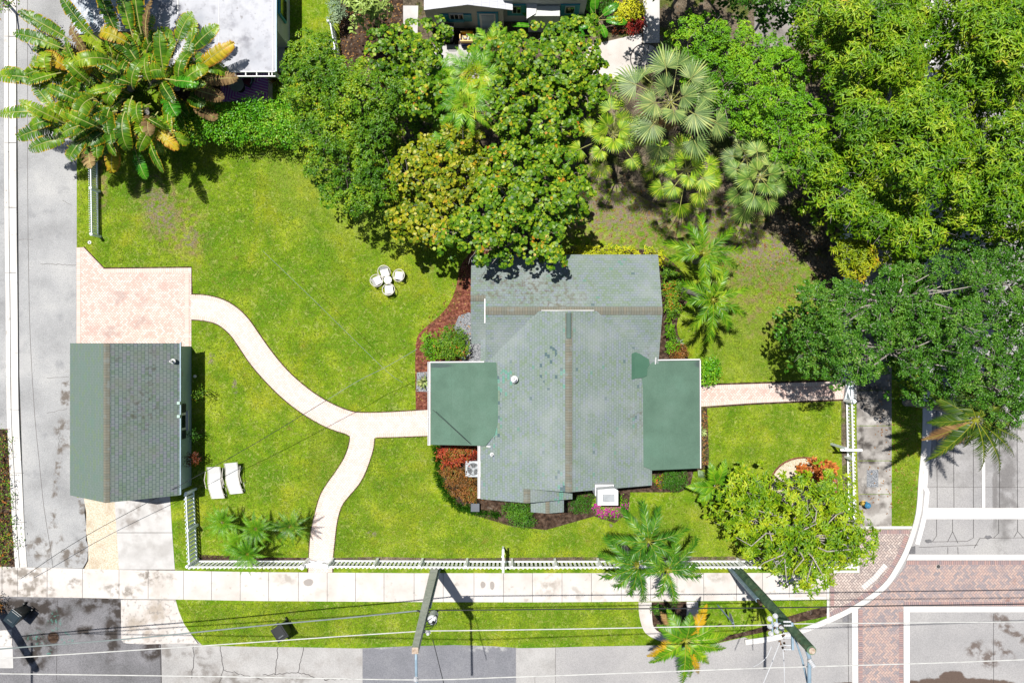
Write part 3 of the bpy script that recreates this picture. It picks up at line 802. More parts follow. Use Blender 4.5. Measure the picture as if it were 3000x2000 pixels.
# U-shaped walk round the palm planter
outer = smooth_line([(1870, 1761), (1872, 1800), (1884, 1842), (1905, 1862), (1940, 1876), (1965, 1877), (2000, 1862), (2030, 1835), (2043, 1800), (2044, 1759)], 3)
ground('planter_walk', outer, 0.108, M['walk'])
ground('planter_soil', smooth_line([(1908, 1761), (1909, 1800), (1915, 1835), (1940, 1852), (1965, 1852), (1990, 1840), (2006, 1815), (2010, 1790), (2010, 1759)], 3), 0.114, M['soil'])
# neighbours' ground
ground('neighbour_patio', [(500, 150), (800, 150), (800, 300), (500, 300)], 0.114, M['soil'])
ground('neighbour_court', [(1270, 134), (1420, 134), (1440, 240), (1250, 240)], 0.114, M['slab'])
ground('neighbour_path_west', [(1181, 20), (1226, 20), (1224, 105), (1183, 108)], 0.114, M['slab'])
ground('bin_bed', [(1270, 78), (1480, 78), (1480, 133), (1270, 133)], 0.112, M['soil'])
ground('mulch_court', [(990, -120), (1181, -120), (1183, 200), (1000, 200)], 0.116, M['soil'])
ground('white_path', [(1882, -260), (1931, -260), (1931, 128), (1884, 130)], 0.118, M['slab'])
ground('beige_court', [(1710, 140), (1880, 100), (1885, 220), (1800, 235), (1720, 220)], 0.114, M['walk'])
ground('grey_path', [(2208, -260), (2340, -260), (2340, 140), (2208, 140)], 0.114, M['walk_grey'])
ground('building_side_pad', [(814, 132), (836, 130), (836, 215), (814, 215)], 0.112, M['slab'])
ground('patio_side_strip', [(788, 222), (800, 222), (800, 298), (786, 298)], 0.120, M['shell'])
# round paver medallion
c = P(1890, 175)
mb = MB(); mb.lathe([(0.80, 0.0), (0.80, 0.122)], (c.x, c.y, 0), 40)
tag(mb.build('round_paver_medallion', M['walk']), kind='structure')
mb = MB(); ring = [(c.x + 0.74 * math.cos(a), c.y + 0.74 * math.sin(a)) for a in [k * math.pi / 24 for k in range(49)]]
mb.strip(ring, 0.06, 0.128)
for k_ in range(14):
    a = k_ * math.pi / 7
    mb.strip([(c.x + .2 * math.cos(a), c.y + .2 * math.sin(a)), (c.x + .72 * math.cos(a), c.y + .72 * math.sin(a))], 0.035, 0.1275)
tag(mb.build('medallion_pattern', M['crack']), kind='structure')

# manholes
def manhole(name, px, py, r, z, label):
    c = P(px, py, 0)
    t_ = thing(name, label, 'manhole cover', (c.x, c.y, z))
    mb = MB(); mb.lathe([(r, 0), (r, 0.012), (r * .9, 0.012)], (c.x, c.y, z), 28); mb.build('frame', M['kerb_grey'] if r < .2 else M['crack'], t_)
    mb = MB(); mb.lathe([(r * .86, 0), (r * .86, 0.018)], (c.x, c.y, z), 28)
    for k_ in range(-3, 4):
        for j_ in range(-3, 4):
            if k_ * k_ + j_ * j_ < 9: mb.box((c.x + k_ * r * .24, c.y + j_ * r * .24, z + .021), (r * .12, r * .12, .008))
    mb.build('lid', M['soil'] if r > .2 else M['crack'], t_)
manhole('manhole_cover', 157, 1866, 0.32, 0.024, 'rusty round manhole cover in the stained asphalt by the wheeled bin')
manhole('manhole_cover', 2748, 1658, 0.11, 0.030, 'small dark round valve cover in the red brick crossing')
# ------------------------------------------------------------------ building materials
SH1, SH2 = A(150, 172, 162), A(172, 186, 180)
MORT = A(92, 112, 108)
M['shingle'] = bricks_uv('weathered green grey shingles', A(142, 160, 150), A(152, 166, 163), A(118, 133, 128), 0.17, 0.125, ms=0.006, layers=[
    dict(c=A(176, 184, 184), s=0.6, lo=0.45, hi=0.7, a=0.5),
    dict(c=A(120, 112, 98), s=5.0, lo=0.46, hi=0.64, a=0.75, spots=[(1560, 860, 130, 50, 5), (1470, 830, 70, 20, 0), (1620, 900, 50, 20, 0), (1440, 875, 40, 8, 0)]),
    dict(c=A(112, 108, 96), s=4.0, lo=0.5, hi=0.66, a=0.6, spots=[(1866, 1150, 10, 150, 0), (1850, 1200, 40, 50, 0)]),
], flecks=[(A(124, 164, 148), 0.985, None, 1), (A(110, 132, 134), 0.993, None, 2), (A(120, 176, 158), 0.70, [(1622, 1390, 18, 60, 0), (1700, 1415, 10, 26, 0), (1640, 1070, 16, 60, 0), (1480, 1110, 24, 40, 0), (1455, 1180, 12, 120, 0)], 3), (A(96, 120, 126), 0.84, [(1625, 1380, 18, 60, 0), (1600, 1070, 30, 60, 0), (1460, 1200, 10, 130, 0)], 4), (A(140, 160, 138), 0.82, None, 5), (A(150, 162, 170), 0.80, None, 6)], bumpd=0.015)
M['shingle_green'] = bricks_uv('greener garage shingles', A(126, 144, 132), A(138, 150, 148), A(86, 104, 106), 0.22, 0.16, ms=0.010, layers=[
    dict(c=A(140, 140, 132), s=0.8, lo=0.45, hi=0.7, a=0.45),
    dict(c=A(92, 88, 78), s=4.0, lo=0.48, hi=0.66, a=0.75, spots=[(430, 1040, 30, 18, 0), (368, 1030, 12, 20, 0), (520, 1080, 12, 70, 0), (500, 1180, 40, 60, 0)])], flecks=[(A(122, 142, 124), 0.8, None, 1), (A(138, 144, 150), 0.84, None, 2)], bumpd=0.015)
M['shingle_smooth'] = bricks_uv('pale green garage shingles', A(126, 146, 134), A(132, 148, 142), A(108, 128, 122), 0.24, 0.14, ms=0.008, layers=[
    dict(c=A(116, 148, 136), s=1.5, lo=0.5, hi=0.7, a=0.4)], flecks=[(A(130, 150, 128), 0.8, None, 1)])
M['ridge'] = bricks_uv('mossy ridge caps', A(146, 142, 126), A(134, 136, 124), A(112, 108, 96), 0.12, 0.5, ms=0.008, offset=0.0, layers=[dict(c=A(150, 160, 158), s=3.0, lo=0.5, hi=0.7, a=0.6)])
M['membrane'] = surf('green roof membrane', (1.0, [(0.3, A(96, 128, 110)), (0.5, A(104, 137, 118)), (0.7, A(112, 144, 126))], 6.0), layers=[
    dict(c=A(92, 128, 110), s=40.0, lo=0.52, hi=0.7, a=0.35),
    dict(c=A(120, 160, 140), s=0.8, lo=0.5, hi=0.7, a=0.3),
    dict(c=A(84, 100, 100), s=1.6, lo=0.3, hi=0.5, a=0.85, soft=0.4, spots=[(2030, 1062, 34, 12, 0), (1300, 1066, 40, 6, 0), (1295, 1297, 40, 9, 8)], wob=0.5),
    dict(c=A(110, 126, 120), s=5.0, lo=0.45, hi=0.6, a=0.6, spots=[(2020, 1362, 30, 10, 0), (1330, 1290, 50, 8, 0)])], rough=0.85, bump=(70, 0.3, 0.01), fine=(21.0, 0.12))
M['membrane_new'] = surf('new green roof patch', (1.0, [(0.3, A(72, 116, 94)), (0.7, A(84, 126, 104))], 6.0), rough=0.85, bump=(70, 0.3, 0.01))
M['white'] = flat('white painted trim', A(250, 250, 250), 0.5, var=0.03)
M['plaster'] = flat('pale house wall', A(240, 244, 240), 0.9, var=0.05)
M['plaster_green'] = surf('grey green garage wall', (1.0, [(0.3, A(196, 226, 214)), (0.7, A(214, 238, 228))], 5.0), rough=0.85, bump=(50, 0.3, 0.01))
M['dark'] = flat('dark shutter paint', A(74, 86, 84), 0.6)
M['glass'] = flat('dark window glass', (0.012, 0.018, 0.022, 1), 0.08, spec=0.8)
M['metal'] = flat('dull grey metal', A(190, 196, 200), 0.5, metal=0.2)
M['metal_blue'] = flat('pale blue grey galvanised steel', A(168, 196, 216), 0.45, metal=0.1)
M['black'] = flat('black plastic', A(36, 40, 42), 0.45)
M['bin_green'] = flat('very dark green bin plastic', A(24, 46, 44), 0.4)
M['bin_lid'] = flat('slate blue bin lid', A(44, 62, 72), 0.35)
M['teal'] = flat('teal shutter paint', A(60, 180, 206), 0.55, var=0.05)
M['white_roof'] = surf('weathered white roof coating', (0.35, [(0.3, A(186, 190, 200)), (0.5, A(216, 218, 226)), (0.7, A(230, 232, 238))], 8.0), layers=[
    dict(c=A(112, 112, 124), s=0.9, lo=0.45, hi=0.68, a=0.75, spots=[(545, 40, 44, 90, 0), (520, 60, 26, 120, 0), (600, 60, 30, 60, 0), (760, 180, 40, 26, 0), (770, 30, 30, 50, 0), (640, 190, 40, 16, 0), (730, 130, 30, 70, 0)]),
    dict(c=A(160, 160, 168), s=2.4, lo=0.5, hi=0.7, a=0.45), dict(c=A(120, 110, 100), s=5.0, lo=0.6, hi=0.72, a=0.5)], rough=0.8, bump=(50, 0.2, 0.01))
M['white_shingle'] = bricks_uv('pale blue white shingles', A(196, 206, 216), A(222, 228, 236), A(176, 186, 196), 0.24, 0.14, ms=0.008, flecks=[(A(240, 244, 248), 0.75, None, 1), (A(176, 196, 208), 0.85, None, 2)])
M['white_tile'] = bricks_uv('white roof tiles', A(236, 238, 246), A(246, 246, 252), A(196, 200, 212), 0.20, 0.4, ms=0.008)
M['siding'] = bricks_uv('cream clapboard', A(250, 244, 230), A(252, 248, 236), A(190, 184, 172), 9.0, 0.16, ms=0.010, offset=0.0)
M['wood'] = surf('weathered brown wood', (5.0, [(0.3, A(96, 72, 54)), (0.7, A(150, 122, 98))], 5.0), rough=0.85)
M['bark'] = surf('grey brown bark', (9.0, [(0.3, A(76, 68, 60)), (0.5, A(112, 102, 92)), (0.7, A(146, 136, 124))], 6.0), rough=0.95, bump=(20, 1.0, 0.03))
M['bark_pale'] = surf('pale smooth bark', (7.0, [(0.3, A(150, 142, 132)), (0.6, A(206, 198, 188))], 6.0), rough=0.9, bump=(20, 0.6, 0.02))
M['palm_bark'] = surf('ringed palm bark', (12.0, [(0.3, A(112, 110, 106)), (0.6, A(176, 172, 166))], 4.0), rough=0.95, bump=(24, 1.0, 0.03))

# ------------------------------------------------------------------ roofs
def gable(name, x0, x1, y0, y1, axis, ze, slope, mat_l, mat_r, parent, th=0.14, ridge_w=0.0, label=None, cap=(0, 1), ridge_mat=None):
    """axis 'Y': ridge runs along Y, eaves at x0 and x1"""
    if axis == 'Y':
        xm = (x0 + x1) / 2; zr = ze + (x1 - x0) / 2 * slope
        f = lambda a, b, z: (a, b, z)
        lo_, hi_, s0, s1 = x0, x1, y0, y1
    else:
        xm = (y0 + y1) / 2; zr = ze + (y1 - y0) / 2 * slope
        f = lambda a, b, z: (b, a, z)
        lo_, hi_, s0, s1 = y0, y1, x0, x1
    run = math.hypot(xm - lo_, zr - ze)
    mb = MB()
    def q(p, uv=None):
        if axis != 'Y': p = p[::-1]; uv = uv[::-1] if uv else None
        mb.poly(p, uv)
    mb.cur = 0
    q([f(lo_, s1, ze), f(lo_, s0, ze), f(xm, s0, zr), f(xm, s1, zr)], [(s1, 0), (s0, 0), (s0, run), (s1, run)])
    mb.cur = 1
    q([f(hi_, s0, ze), f(hi_, s1, ze), f(xm, s1, zr), f(xm, s0, zr)], [(s0, 0.05), (s1, 0.05), (s1, run + .05), (s0, run + .05)])
    mb.cur = 2
    q([f(lo_, s0, ze), f(lo_, s1, ze), f(lo_, s1, ze - th), f(lo_, s0, ze - th)])
    q([f(hi_, s1, ze), f(hi_, s0, ze), f(hi_, s0, ze - th), f(hi_, s1, ze - th)])
    for s in (s0, s1):
        a = [f(lo_, s, ze), f(lo_, s, ze - th), f(xm, s, zr - th), f(xm, s, zr)]
        b = [f(xm, s, zr), f(xm, s, zr - th), f(hi_, s, ze - th), f(hi_, s, ze)]
        if s == s1: a = a[::-1]; b = b[::-1]
        q(a); q(b)
    q([f(lo_, s0, ze - th), f(lo_, s1, ze - th), f(xm, s1, zr - th), f(xm, s0, zr - th)])
    q([f(xm, s0, zr - th), f(xm, s1, zr - th), f(hi_, s1, ze - th), f(hi_, s0, ze - th)])
    o = mb.build(name, [mat_l, mat_r, M['white']], parent)
    if label: o['label'] = label
    if ridge_w:
        rb = MB()
        a0 = s0 + (s1 - s0) * cap[0]; a1 = s0 + (s1 - s0) * cap[1]
        w = ridge_w; dz = w * slope; e = 0.012
        def r(p, uv):
            if axis != 'Y': p = p[::-1]; uv = uv[::-1]
            rb.poly(p, uv)
        r([f(xm - w, a1, zr - dz + e), f(xm - w, a0, zr - dz + e), f(xm, a0, zr + e), f(xm, a1, zr + e)], [(a1, 0), (a0, 0), (a0, w), (a1, w)])
        r([f(xm + w, a0, zr - dz + e), f(xm + w, a1, zr - dz + e), f(xm, a1, zr + e), f(xm, a0, zr + e)], [(a0, 0), (a1, 0), (a1, w), (a0, w)])
        r([f(xm - w, a0, zr - dz + e), f(xm - w, a0, zr - dz - .005), f(xm, a0, zr - .005), f(xm, a0, zr + e)], [(0, 0)] * 4)
        rb.build('ridge_cap', ridge_mat or M['ridge'], parent)
    return o

# ---- main house
house = thing('house', 'large house with grey green shingle roof, two flat green porch roofs and a white chimney', 'house', (2.0, -2.5, 0.1))
SL = 0.42
gable('roof', -1.495, 6.66, -6.84, 1.40, 'Y', 2.95, SL, M['shingle'], M['shingle'], house, ridge_w=0.16, cap=(0.0, 0.985))
gable('roof', -1.23, 6.95, -1.30, 4.13, 'X', 2.952, SL + .0006, M['shingle'], M['shingle'], house, ridge_w=0.19)
gable('roof', -1.93, -1.19, -0.11, 4.128, 'X', 2.90, SL, M['shingle'], M['shingle'], house, ridge_w=0.14)
gable('roof', -1.49, 2.875, -7.50, -6.30, 'Y', 2.93, SL, M['shingle'], M['shingle'], house, ridge_w=0.16, label='lower front gable roof')
gable('roof', 0.907, 2.507, -8.25, -7.0, 'Y', 2.35, 0.36, M['shingle'], M['shingle'], house, ridge_w=0.10, label='small gable roof over the front step')
# curled newest cap at the north end of the main ridge
mb = MB(); mb.tube([(2.5825, 1.30, 4.60), (2.5825, 0.15, 4.60)], 0.125, 10); mb.build('ridge_cap', M['shingle_smooth'], house)
# flashing and rake boards
mb = MB()
mb.beam((1.35, 1.425, 4.15), (3.78, 1.425, 4.15), 0.03, 0.05); mb.beam((-1.26, 1.98, 3.86), (-1.26, 0.85, 3.86), 0.05, 0.10)
mb.beam((6.80, -1.33, 2.94), (6.80, -0.75, 3.2), 0.05, 0.05)
mb.build('flashing', M['white'], house)
# membrane roofs: a low slope that runs up on to the shingles
def lowroof(name, poly, zf, mat, th=0.16, edge=True):
    mb = MB(); n = len(poly)
    top = [(x, y, zf(x, y)) for x, y in poly]
    mb.poly(top[::-1] if sum(poly[i - 1][0] * poly[i][1] - poly[i][0] * poly[i - 1][1] for i in range(n)) < 0 else top)
    mb.cur = 1
    T = mb.v[-n:]
    for i in range(n):
        a, b = T[i], T[(i + 1) % n]
        mb.poly([a, (a[0], a[1], a[2] - th), (b[0], b[1], b[2] - th), b])
    mb.poly([(x, y, z - th) for x, y, z in T][::-1])
    return mb.build(name, [mat, M['white']], house)
zw = lambda x, y: 2.65 + (x + 3.9) * 0.201
lowroof('porch_roof', [(-3.9, -1.016), (-1.28, -0.98), (-0.74, -0.98), (-0.66, -2.2), (-0.62, -3.4), (-0.68, -3.9), (-0.82, -4.4), (-1.25, -4.93), (-3.9, -4.95)], zw, M['membrane'])
zee = lambda x, y: 2.65 + (8.98 - x) * 0.197
lowroof('porch_roof', [(8.98, -0.90), (6.90, -0.92), (6.62, -1.00), (6.1, -1.5), (6.19, -2.2), (6.20, -4.0), (6.22, -5.9), (6.55, -6.05), (6.60, -6.10), (9.02, -6.08)], zee, M['membrane'])
mb = MB()      # newer dark patch in the valley
vz = lambda x, y: max(2.65 + (8.98 - x) * 0.197 + .03, 2.95 + (6.66 - x) * SL, 2.95 + (y + 1.3) * SL) + 0.03
pp = pts([(1850, 1036), (1862, 1031), (1876, 1036), (1890, 1045), (1903, 1052), (1906, 1066), (1899, 1078), (1898, 1100), (1884, 1106), (1866, 1108), (1850, 1112)], 3.4)
cx = sum(p[0] for p in pp) / len(pp); cy = sum(p[1] for p in pp) / len(pp)
for i in range(len(pp)):
    a, b = pp[i], pp[(i + 1) % len(pp)]
    for k0, k1 in ((0, .34), (.34, .67), (.67, 1)):
        q = [(cx + (p[0] - cx) * k, cy + (p[1] - cy) * k) for p, k in ((a, k0), (a, k1), (b, k1), (b, k0))]
        if k0 == 0: q = q[:3]
        mb.poly([(x, y, vz(x, y)) for x, y in q][::-1])
mb.build('roof_patch', M['membrane_new'], house)
# seams of the membrane
mb = MB()
for px in (1321, 1377): x = (px - 1500) / S * .93; mb.beam((x, -1.03, zw(x, 0) + .004), (x, -4.94, zw(x, 0) + .004), 0.03, 0.012)
for px in (1944,): x = (px - 1500) / S * .93; mb.beam((x, -0.95, zee(x, 0) + .004), (x, -6.07, zee(x, 0) + .004), 0.03, 0.012)
mb.build('seam', M['membrane'], house)
def gutter(x, y0, y1, z, sgn):
    mb = MB()
    mb.box((x + sgn * .02, (y0 + y1) / 2, z - .06), (.02, abs(y1 - y0), .10)); mb.box((x + sgn * .13, (y0 + y1) / 2, z - .05), (.02, abs(y1 - y0), .12)); mb.box((x + sgn * .075, (y0 + y1) / 2, z - .11), (.13, abs(y1 - y0), .02))
    n = max(2, int(abs(y1 - y0) / 1.3))
    for k in range(n + 1): mb.box((x + sgn * .075, y0 + (y1 - y0) * k / n, z - .01), (.14, .03, .02))
    return mb.build('gutter', M['white'], house)
gutter(-3.91, -4.96, -1.0, 2.66, -1); gutter(-1.50, -7.45, -4.97, 2.95, -1)
mb = MB(); mb.beam((-3.9, -0.99, 2.66), (-1.3, -0.96, 3.16), .06, .14); mb.beam((6.9, -0.88, 3.08), (9.0, -0.86, 2.67), .06, .14); mb.beam((9.03, -.9, 2.62), (9.05, -6.08, 2.62), .05, .12)
mb.beam((-1.2, -4.96, 3.16), (-1.0, -4.96, 3.2), .05, .10); mb.build('fascia', M['white'], house)
# walls
mb = MB()
mb.prism([(-1.05, -6.45), (0.9, -6.45), (0.9, -7.15), (2.5, -7.15), (2.5, -6.45), (6.25, -6.45), (6.25, -0.95), (6.55, -0.95), (6.55, 3.75), (-1.5, 3.75), (-1.5, 0.25), (-0.85, 0.25), (-0.85, -0.9), (-1.05, -0.9)], 0.1, 2.90)
mb.build('wall', M['plaster'], house)
mb = MB()      # gable ends
for (x, y0, y1, ze, sl) in ((6.50, -0.95, 3.78, 3.08, SL), (-1.15, 0.3, 3.78, 3.08, SL)):
    ym = (y0 + y1) / 2; mb.poly([(x, y0, 2.88), (x, y1, 2.88), (x, y1, ze - .1), (x, ym, ze + (y1 - y0) / 2 * sl - .16), (x, y0, ze - .1)])
mb.poly([(-1.1, -6.5, 2.88), (6.2, -6.5, 2.88), (6.2, -6.5, 2.95), (2.58, -6.5, 4.45), (-1.1, -6.5, 2.95)])
mb.build('gable_end', M['plaster'], house)
def column(x, y, zt, w=.18):
    mb = MB(); mb.box((x, y, (zt + .1) / 2 + .05), (w, w, zt - .1)); mb.box((x, y, zt - .08), (w + .08, w + .08, .1)); mb.box((x, y, .2), (w + .08, w + .08, .18))
    return mb.build('column', M['white'], house)
for y in (-1.25, -2.4, -3.6, -4.7): column(-3.62, y, 2.52)
for y in (-1.2, -2.8, -4.4, -5.85): column(8.7, y, 2.52)
mb = MB(); mb.prism([(-3.75, -4.85), (-1.06, -4.85), (-1.06, -1.1), (-3.75, -1.1)], 0.1, 0.32); mb.build('porch_floor', M['walk'], house)
mb = MB(); mb.prism([(6.26, -6.0), (8.85, -6.0), (8.85, -1.0), (6.26, -1.0)], 0.1, 0.32); mb.build('porch_floor', M['walk'], house)
mb = MB(); mb.box((-3.98, -3.15, .16), (.16, 1.3, .14)); mb.build('doorstep', M['wood'], house)
for (x, y, rz, w) in ((-1.06, -5.7, 0, 1.0), (3.4, -6.46, 90, 1.2), (-1.51, 2.4, 0, 1.1), (6.56, 1.6, 0, 1.1), (6.26, -4.4, 0, 1.0), (1.7, -7.16, 90, .9)):
    mb = MB(); mb.box((x, y, 1.6), (.08, w + .16, 1.5) if rz == 0 else (w + .16, .08, 1.5)); wf = mb.build('window', M['white'], house)
    mb = MB(); mb.box((x, y, 1.6), (.10, w, 1.34) if rz == 0 else (w, .10, 1.34)); mb.build('pane', M['glass'], wf)
# chimney
mb = MB()
mb.box((4.22, -6.78, 2.3), (0.86, 0.52, 4.4))
mb.build('chimney', M['white'], house)
mb = MB(); cz = 5.15
k0 = P(1781, 1456, cz)
mb.prism([(k0.x - .46, k0.y - .36), (k0.x + .46, k0.y - .36), (k0.x + .46, k0.y + .30), (k0.x + .30, k0.y + .40), (k0.x - .46, k0.y + .34)], 4.45, cz)
mb.build('chimney_cap', M['white'], house)
mb = MB(); mb.box((k0.x + .02, k0.y - .02, cz + .14), (.50, .32, .03))
for dx in (-.22, .22):
    for dy in (-.13, .13): mb.box((k0.x + .02 + dx, k0.y - .02 + dy, cz + .06), (.04, .04, .14))
mb.build('chimney_hood', M['metal'], house)
mb = MB(); mb.box((k0.x, k0.y - .02, cz + .004), (.46, .28, .02)); mb.build('flue', M['black'], house)
def vent(px, py, z, r, h, name='vent_pipe', parent=None):
    c = P(px, py, z + h / 2)
    mb = MB(); mb.lathe([(r * 2.2, -h / 2 - .05), (r * 2.2, -h / 2 + .01), (r, -h / 2 + .05), (r, h / 2), (r * .6, h / 2), (r * .6, 0)], tuple(c), 14)
    return mb.build(name, M['white'], parent)
vent(1507, 1111, 4.02, .075, .30, parent=house); vent(1441, 1332, 3.25, .045, .25, parent=house)

# ---- garage
gar = thing('garage', 'long green shingled garage beside the alley, with shuttered window on its garden wall', 'garage', (-19.3, -3.5, 0.1))
ex = -973 / S * .945; wx = -1295 / S * .945; zg = 2.2
gable('roof', wx, ex, -450 / S * .945, -5 / S * .945, 'Y', zg, 0.67, M['shingle_smooth'], M['shingle_green'], gar, ridge_w=0.15)
mb = MB(); gx1 = -937 / S; gx0 = wx + .4; gy0 = -420 / S; gy1 = -14 / S
mb.prism([(gx0, gy0), (gx1, gy0), (gx1, gy1), (gx0, gy1)], 0.08, 2.30)
xm = (gx0 + gx1) / 2
for y in (gy0 - .01, gy1 + .01): mb.poly([(gx0, y, 2.42), (gx1, y, 2.42), (xm, y, 3.72)])
mb.build('wall', M['plaster_green'], gar)
wy = (1000 - 1227) / S; zc = 1.45
mb = MB(); mb.box((gx1 + .02, wy, zc), (.10, .86, 1.15)); wf = mb.build('window', M['white'], gar)
mb = MB(); mb.box((gx1 + .05, wy, zc), (.06, .62, .95)); mb.build('pane', M['glass'], wf)
mb = MB(); mb.box((gx1 + .05, wy, zc - .62), (.22, 1.0, .08)); mb.build('sill', M['white'], wf)
for s in (-1, 1):
    mb = MB(); mb.box((gx1 + .035, wy + s * .66, zc), (.06, .42, 1.1))
    for k in range(8): mb.box((gx1 + .07, wy + s * .66, zc - .48 + k * .135), (.03, .34, .05))
    mb.build('shutter', M['dark'], gar)
mb = MB(); mb.box((gx1 + .05, -1.62, 1.5), (.10, .22, .30)); mb.build('meter_box', M['metal'], gar)
mb = MB(); mb.box(((gx0 + gx1) / 2, gy0 - .03, 1.15), (3.0, .06, 2.1))
for k in range(1, 5): mb.box(((gx0 + gx1) / 2, gy0 - .07, .1 + k * .42), (2.9, .03, .03))
mb.build('garage_door', M['white'], gar)
vent(503, 1058, 2.55, .055, .30, parent=gar)
mb = MB(); mb.box((ex + .03, (-450 / S * .945) / 2, zg - .02), (.05, 7.4, .10)); mb.build('fascia', M['metal_blue'], gar)
mb = MB()
for (x, y) in ((524, 1180), (524, 1219)): c = P(x, y, 2.28); mb.box((c.x, c.y, c.z), (.14, .14, .12))
mb.build('bracket', M['plaster_green'], gar)

# ---- neighbours at the top edge
nb = thing('flat_roof_building', 'long building with weathered white flat roof above a purple patio', 'building', (-15.0, 16.5, 0.1))
zt = 2.9
x0, y0 = XY(488, 210, zt); x1, y1 = XY(807, -260, zt)
mb = MB(); mb.prism([(x0 - 1.5, y0), (x1, y0), (x1, y1), (x0 - 1.5, y1)], zt - .2, zt); mb.build('roof', M['white_roof'], nb)
mb = MB(); mb.prism([(x0 - 1.3, y0 + 2.2), (x1 - .12, y0 + 2.2), (x1 - .12, y1 - .1), (x0 - 1.3, y1 - .1)], .1, zt - .2); mb.build('wall', M['plaster'], nb)
for k in range(2):
    mb = MB(); mb.box((x1 - .06, y0 + 3.6 + k * 2.6, 1.6), (.1, 1.1, 1.2)); w_ = mb.build('window', M['teal'], nb)
    mb = MB(); mb.box((x1 - .03, y0 + 3.6 + k * 2.6, 1.6), (.1, .9, 1.0)); mb.build('pane', M['glass'], w_)
mb = MB(); mb.beam((x0 - 1.5, y0 - .22, zt - .05), (x1, y0 - .22, zt - .05), .05, .12); mb.beam((x0 - 1.5, y0 - .02, zt - .02), (x1, y0 - .02, zt - .02), .04, .14)
mb.build('eave_frame', M['white'], nb)
for px in (492, 528, 568, 607, 650, 689, 720, 752, 788, 797):
    mb = MB(); c = XY(px, 216, zt); mb.box((c[0], y0 - .11, zt - .04), (.05, .20, .10)); mb.build('rafter', M['white'], nb)
mb = MB(); mb.box((x1 + .03, (y0 + y1) / 2, zt - .05), (.06, abs(y1 - y0), .14)); mb.build('gutter', M['metal_blue'], nb)
mb = MB(); mb.beam((x0 + .55, y0 + .1, zt + .02), (x0 + .55, y1, zt + .02), .06, .04); mb.beam((x0 + 2.5, y0 + .1, zt + .006), (x0 + 2.5, y1, zt + .006), .02, .02); mb.beam((x1 - .12, y0 + .05, zt + .01), (x1 - .12, y1, zt + .01), .04, .03)
mb.build('roof_seam', M['white'], nb)
for px in (640, 800):
    c = XY(px, 210, zt); mb = MB(); mb.box((c[0] - .1, y0 + .15, 1.4), (.12, .12, 2.6)); mb.build('column', M['white'], nb)

n2 = thing('shingled_building', 'pale blue white shingled roof behind the big banana-like clump', 'building', (-20.8, 17.5, 0.1))
xa = XY(198, 0, 3.0)[0]; xb = XY(484, 0, 3.0)[0]; ya = XY(300, 96, 3.0)[1]
gable('roof', xa, xb, ya, ya + 12, 'Y', 2.7, 0.25, M['white_shingle'], M['white_shingle'], n2, ridge_w=0.12, ridge_mat=M['white_shingle'])
mb = MB(); mb.prism([(xa + .4, ya + .5), (xb - .3, ya + .5), (xb - .3, ya + 11.5), (xa + .4, ya + 11.5)], .1, 2.7); mb.build('wall', M['plaster'], n2)
mb = MB(); c = P(208, 14, 2.9); mb.box((c.x, c.y, c.z), (.14, .14, .12)); mb.beam((c.x, c.y, c.z), (c.x - .5, c.y + .3, c.z + .1), .04, .04); mb.build('lamp', M['black'], n2)

# cottage
ct = thing('cottage', 'cream clapboard cottage with white roof and teal shutters and door frame', 'cottage', (-2.0, 17.5, 0.1))
yw = (1000 - 86) / S
cx0 = (1258 - 1500) / S; cx1 = (1476 - 1500) / S
def wallpoly(name, x0, x1, y, z0, z1, mat, peak=None):
    mb = MB()
    p = [(x0, y, z0), (x1, y, z0), (x1, y, z1)]
    uv = [(x0, z0), (x1, z0), (x1, z1)]
    if peak: p.append(((x0 + x1) / 2, y, peak)); uv.append(((x0 + x1) / 2, peak))
    p.append((x0, y, z1)); uv.append((x0, z1))
    mb.poly(p, uv)
    for xx in (x0, x1): mb.poly([(xx, y, z0), (xx, y + 6, z0), (xx, y + 6, z1), (xx, y, z1)], [(y, z0), (y + 6, z0), (y + 6, z1), (y, z1)])
    return mb.build(name, mat, ct)
wallpoly('wall', cx0, cx1, yw, .1, 2.35, M['siding'], 2.95)
xr0 = XY(1242, 0, 2.4)[0]; xr1 = XY(1502, 0, 2.4)[0]; yr = XY(0, 30, 2.4)[1]
gable('roof', xr0, xr1, yr, yr + 8, 'Y', 2.40, 0.28, M['white_tile'], M['white_tile'], ct, th=.10)
def cw(px0, px1, z0, z1, mat, name, parent, d=.05, y=None):
    mb = MB(); x0 = (px0 - 1500) / S * (1 - (z0 + z1) / 2 / H); x1 = (px1 - 1500) / S * (1 - (z0 + z1) / 2 / H)
    mb.box(((x0 + x1) / 2, (y if y else yw) - d / 2, (z0 + z1) / 2), (x1 - x0, d, z1 - z0)); return mb.build(name, mat, parent)
wf = cw(1316, 1358, 1.35, 1.95, M['white'], 'window', ct, .06)
for k in range(3): cw(1320 + k * 12.5, 1330 + k * 12.5, 1.42, 1.88, M['glass'], 'pane', wf, .08)
cw(1314, 1360, 1.12, 1.36, M['teal'], 'window_box', ct, .12)
cw(1292, 1315, 1.1, 1.9, M['teal'], 'shutter', ct, .07); cw(1358, 1382, 1.1, 1.9, M['teal'], 'shutter', ct, .07)
df = cw(1399, 1460, .3, 2.12, M['teal'], 'door_frame', ct, .06); cw(1406, 1452, .3, 2.05, M['white'], 'door', ct, .09); cw(1412, 1448, .45, 1.9, M['metal_blue'], 'door_panel', ct, .11)
yw2 = yw + .35
mb = MB(); x0_ = cx1; x1_ = (1706 - 1500) / S
mb.poly([(x0_, yw2, .1), (x1_, yw2, .1), (x1_, yw2, 2.9), (x0_, yw2, 2.9)], [(x0_, .1), (x1_, .1), (x1_, 2.9), (x0_, 2.9)])
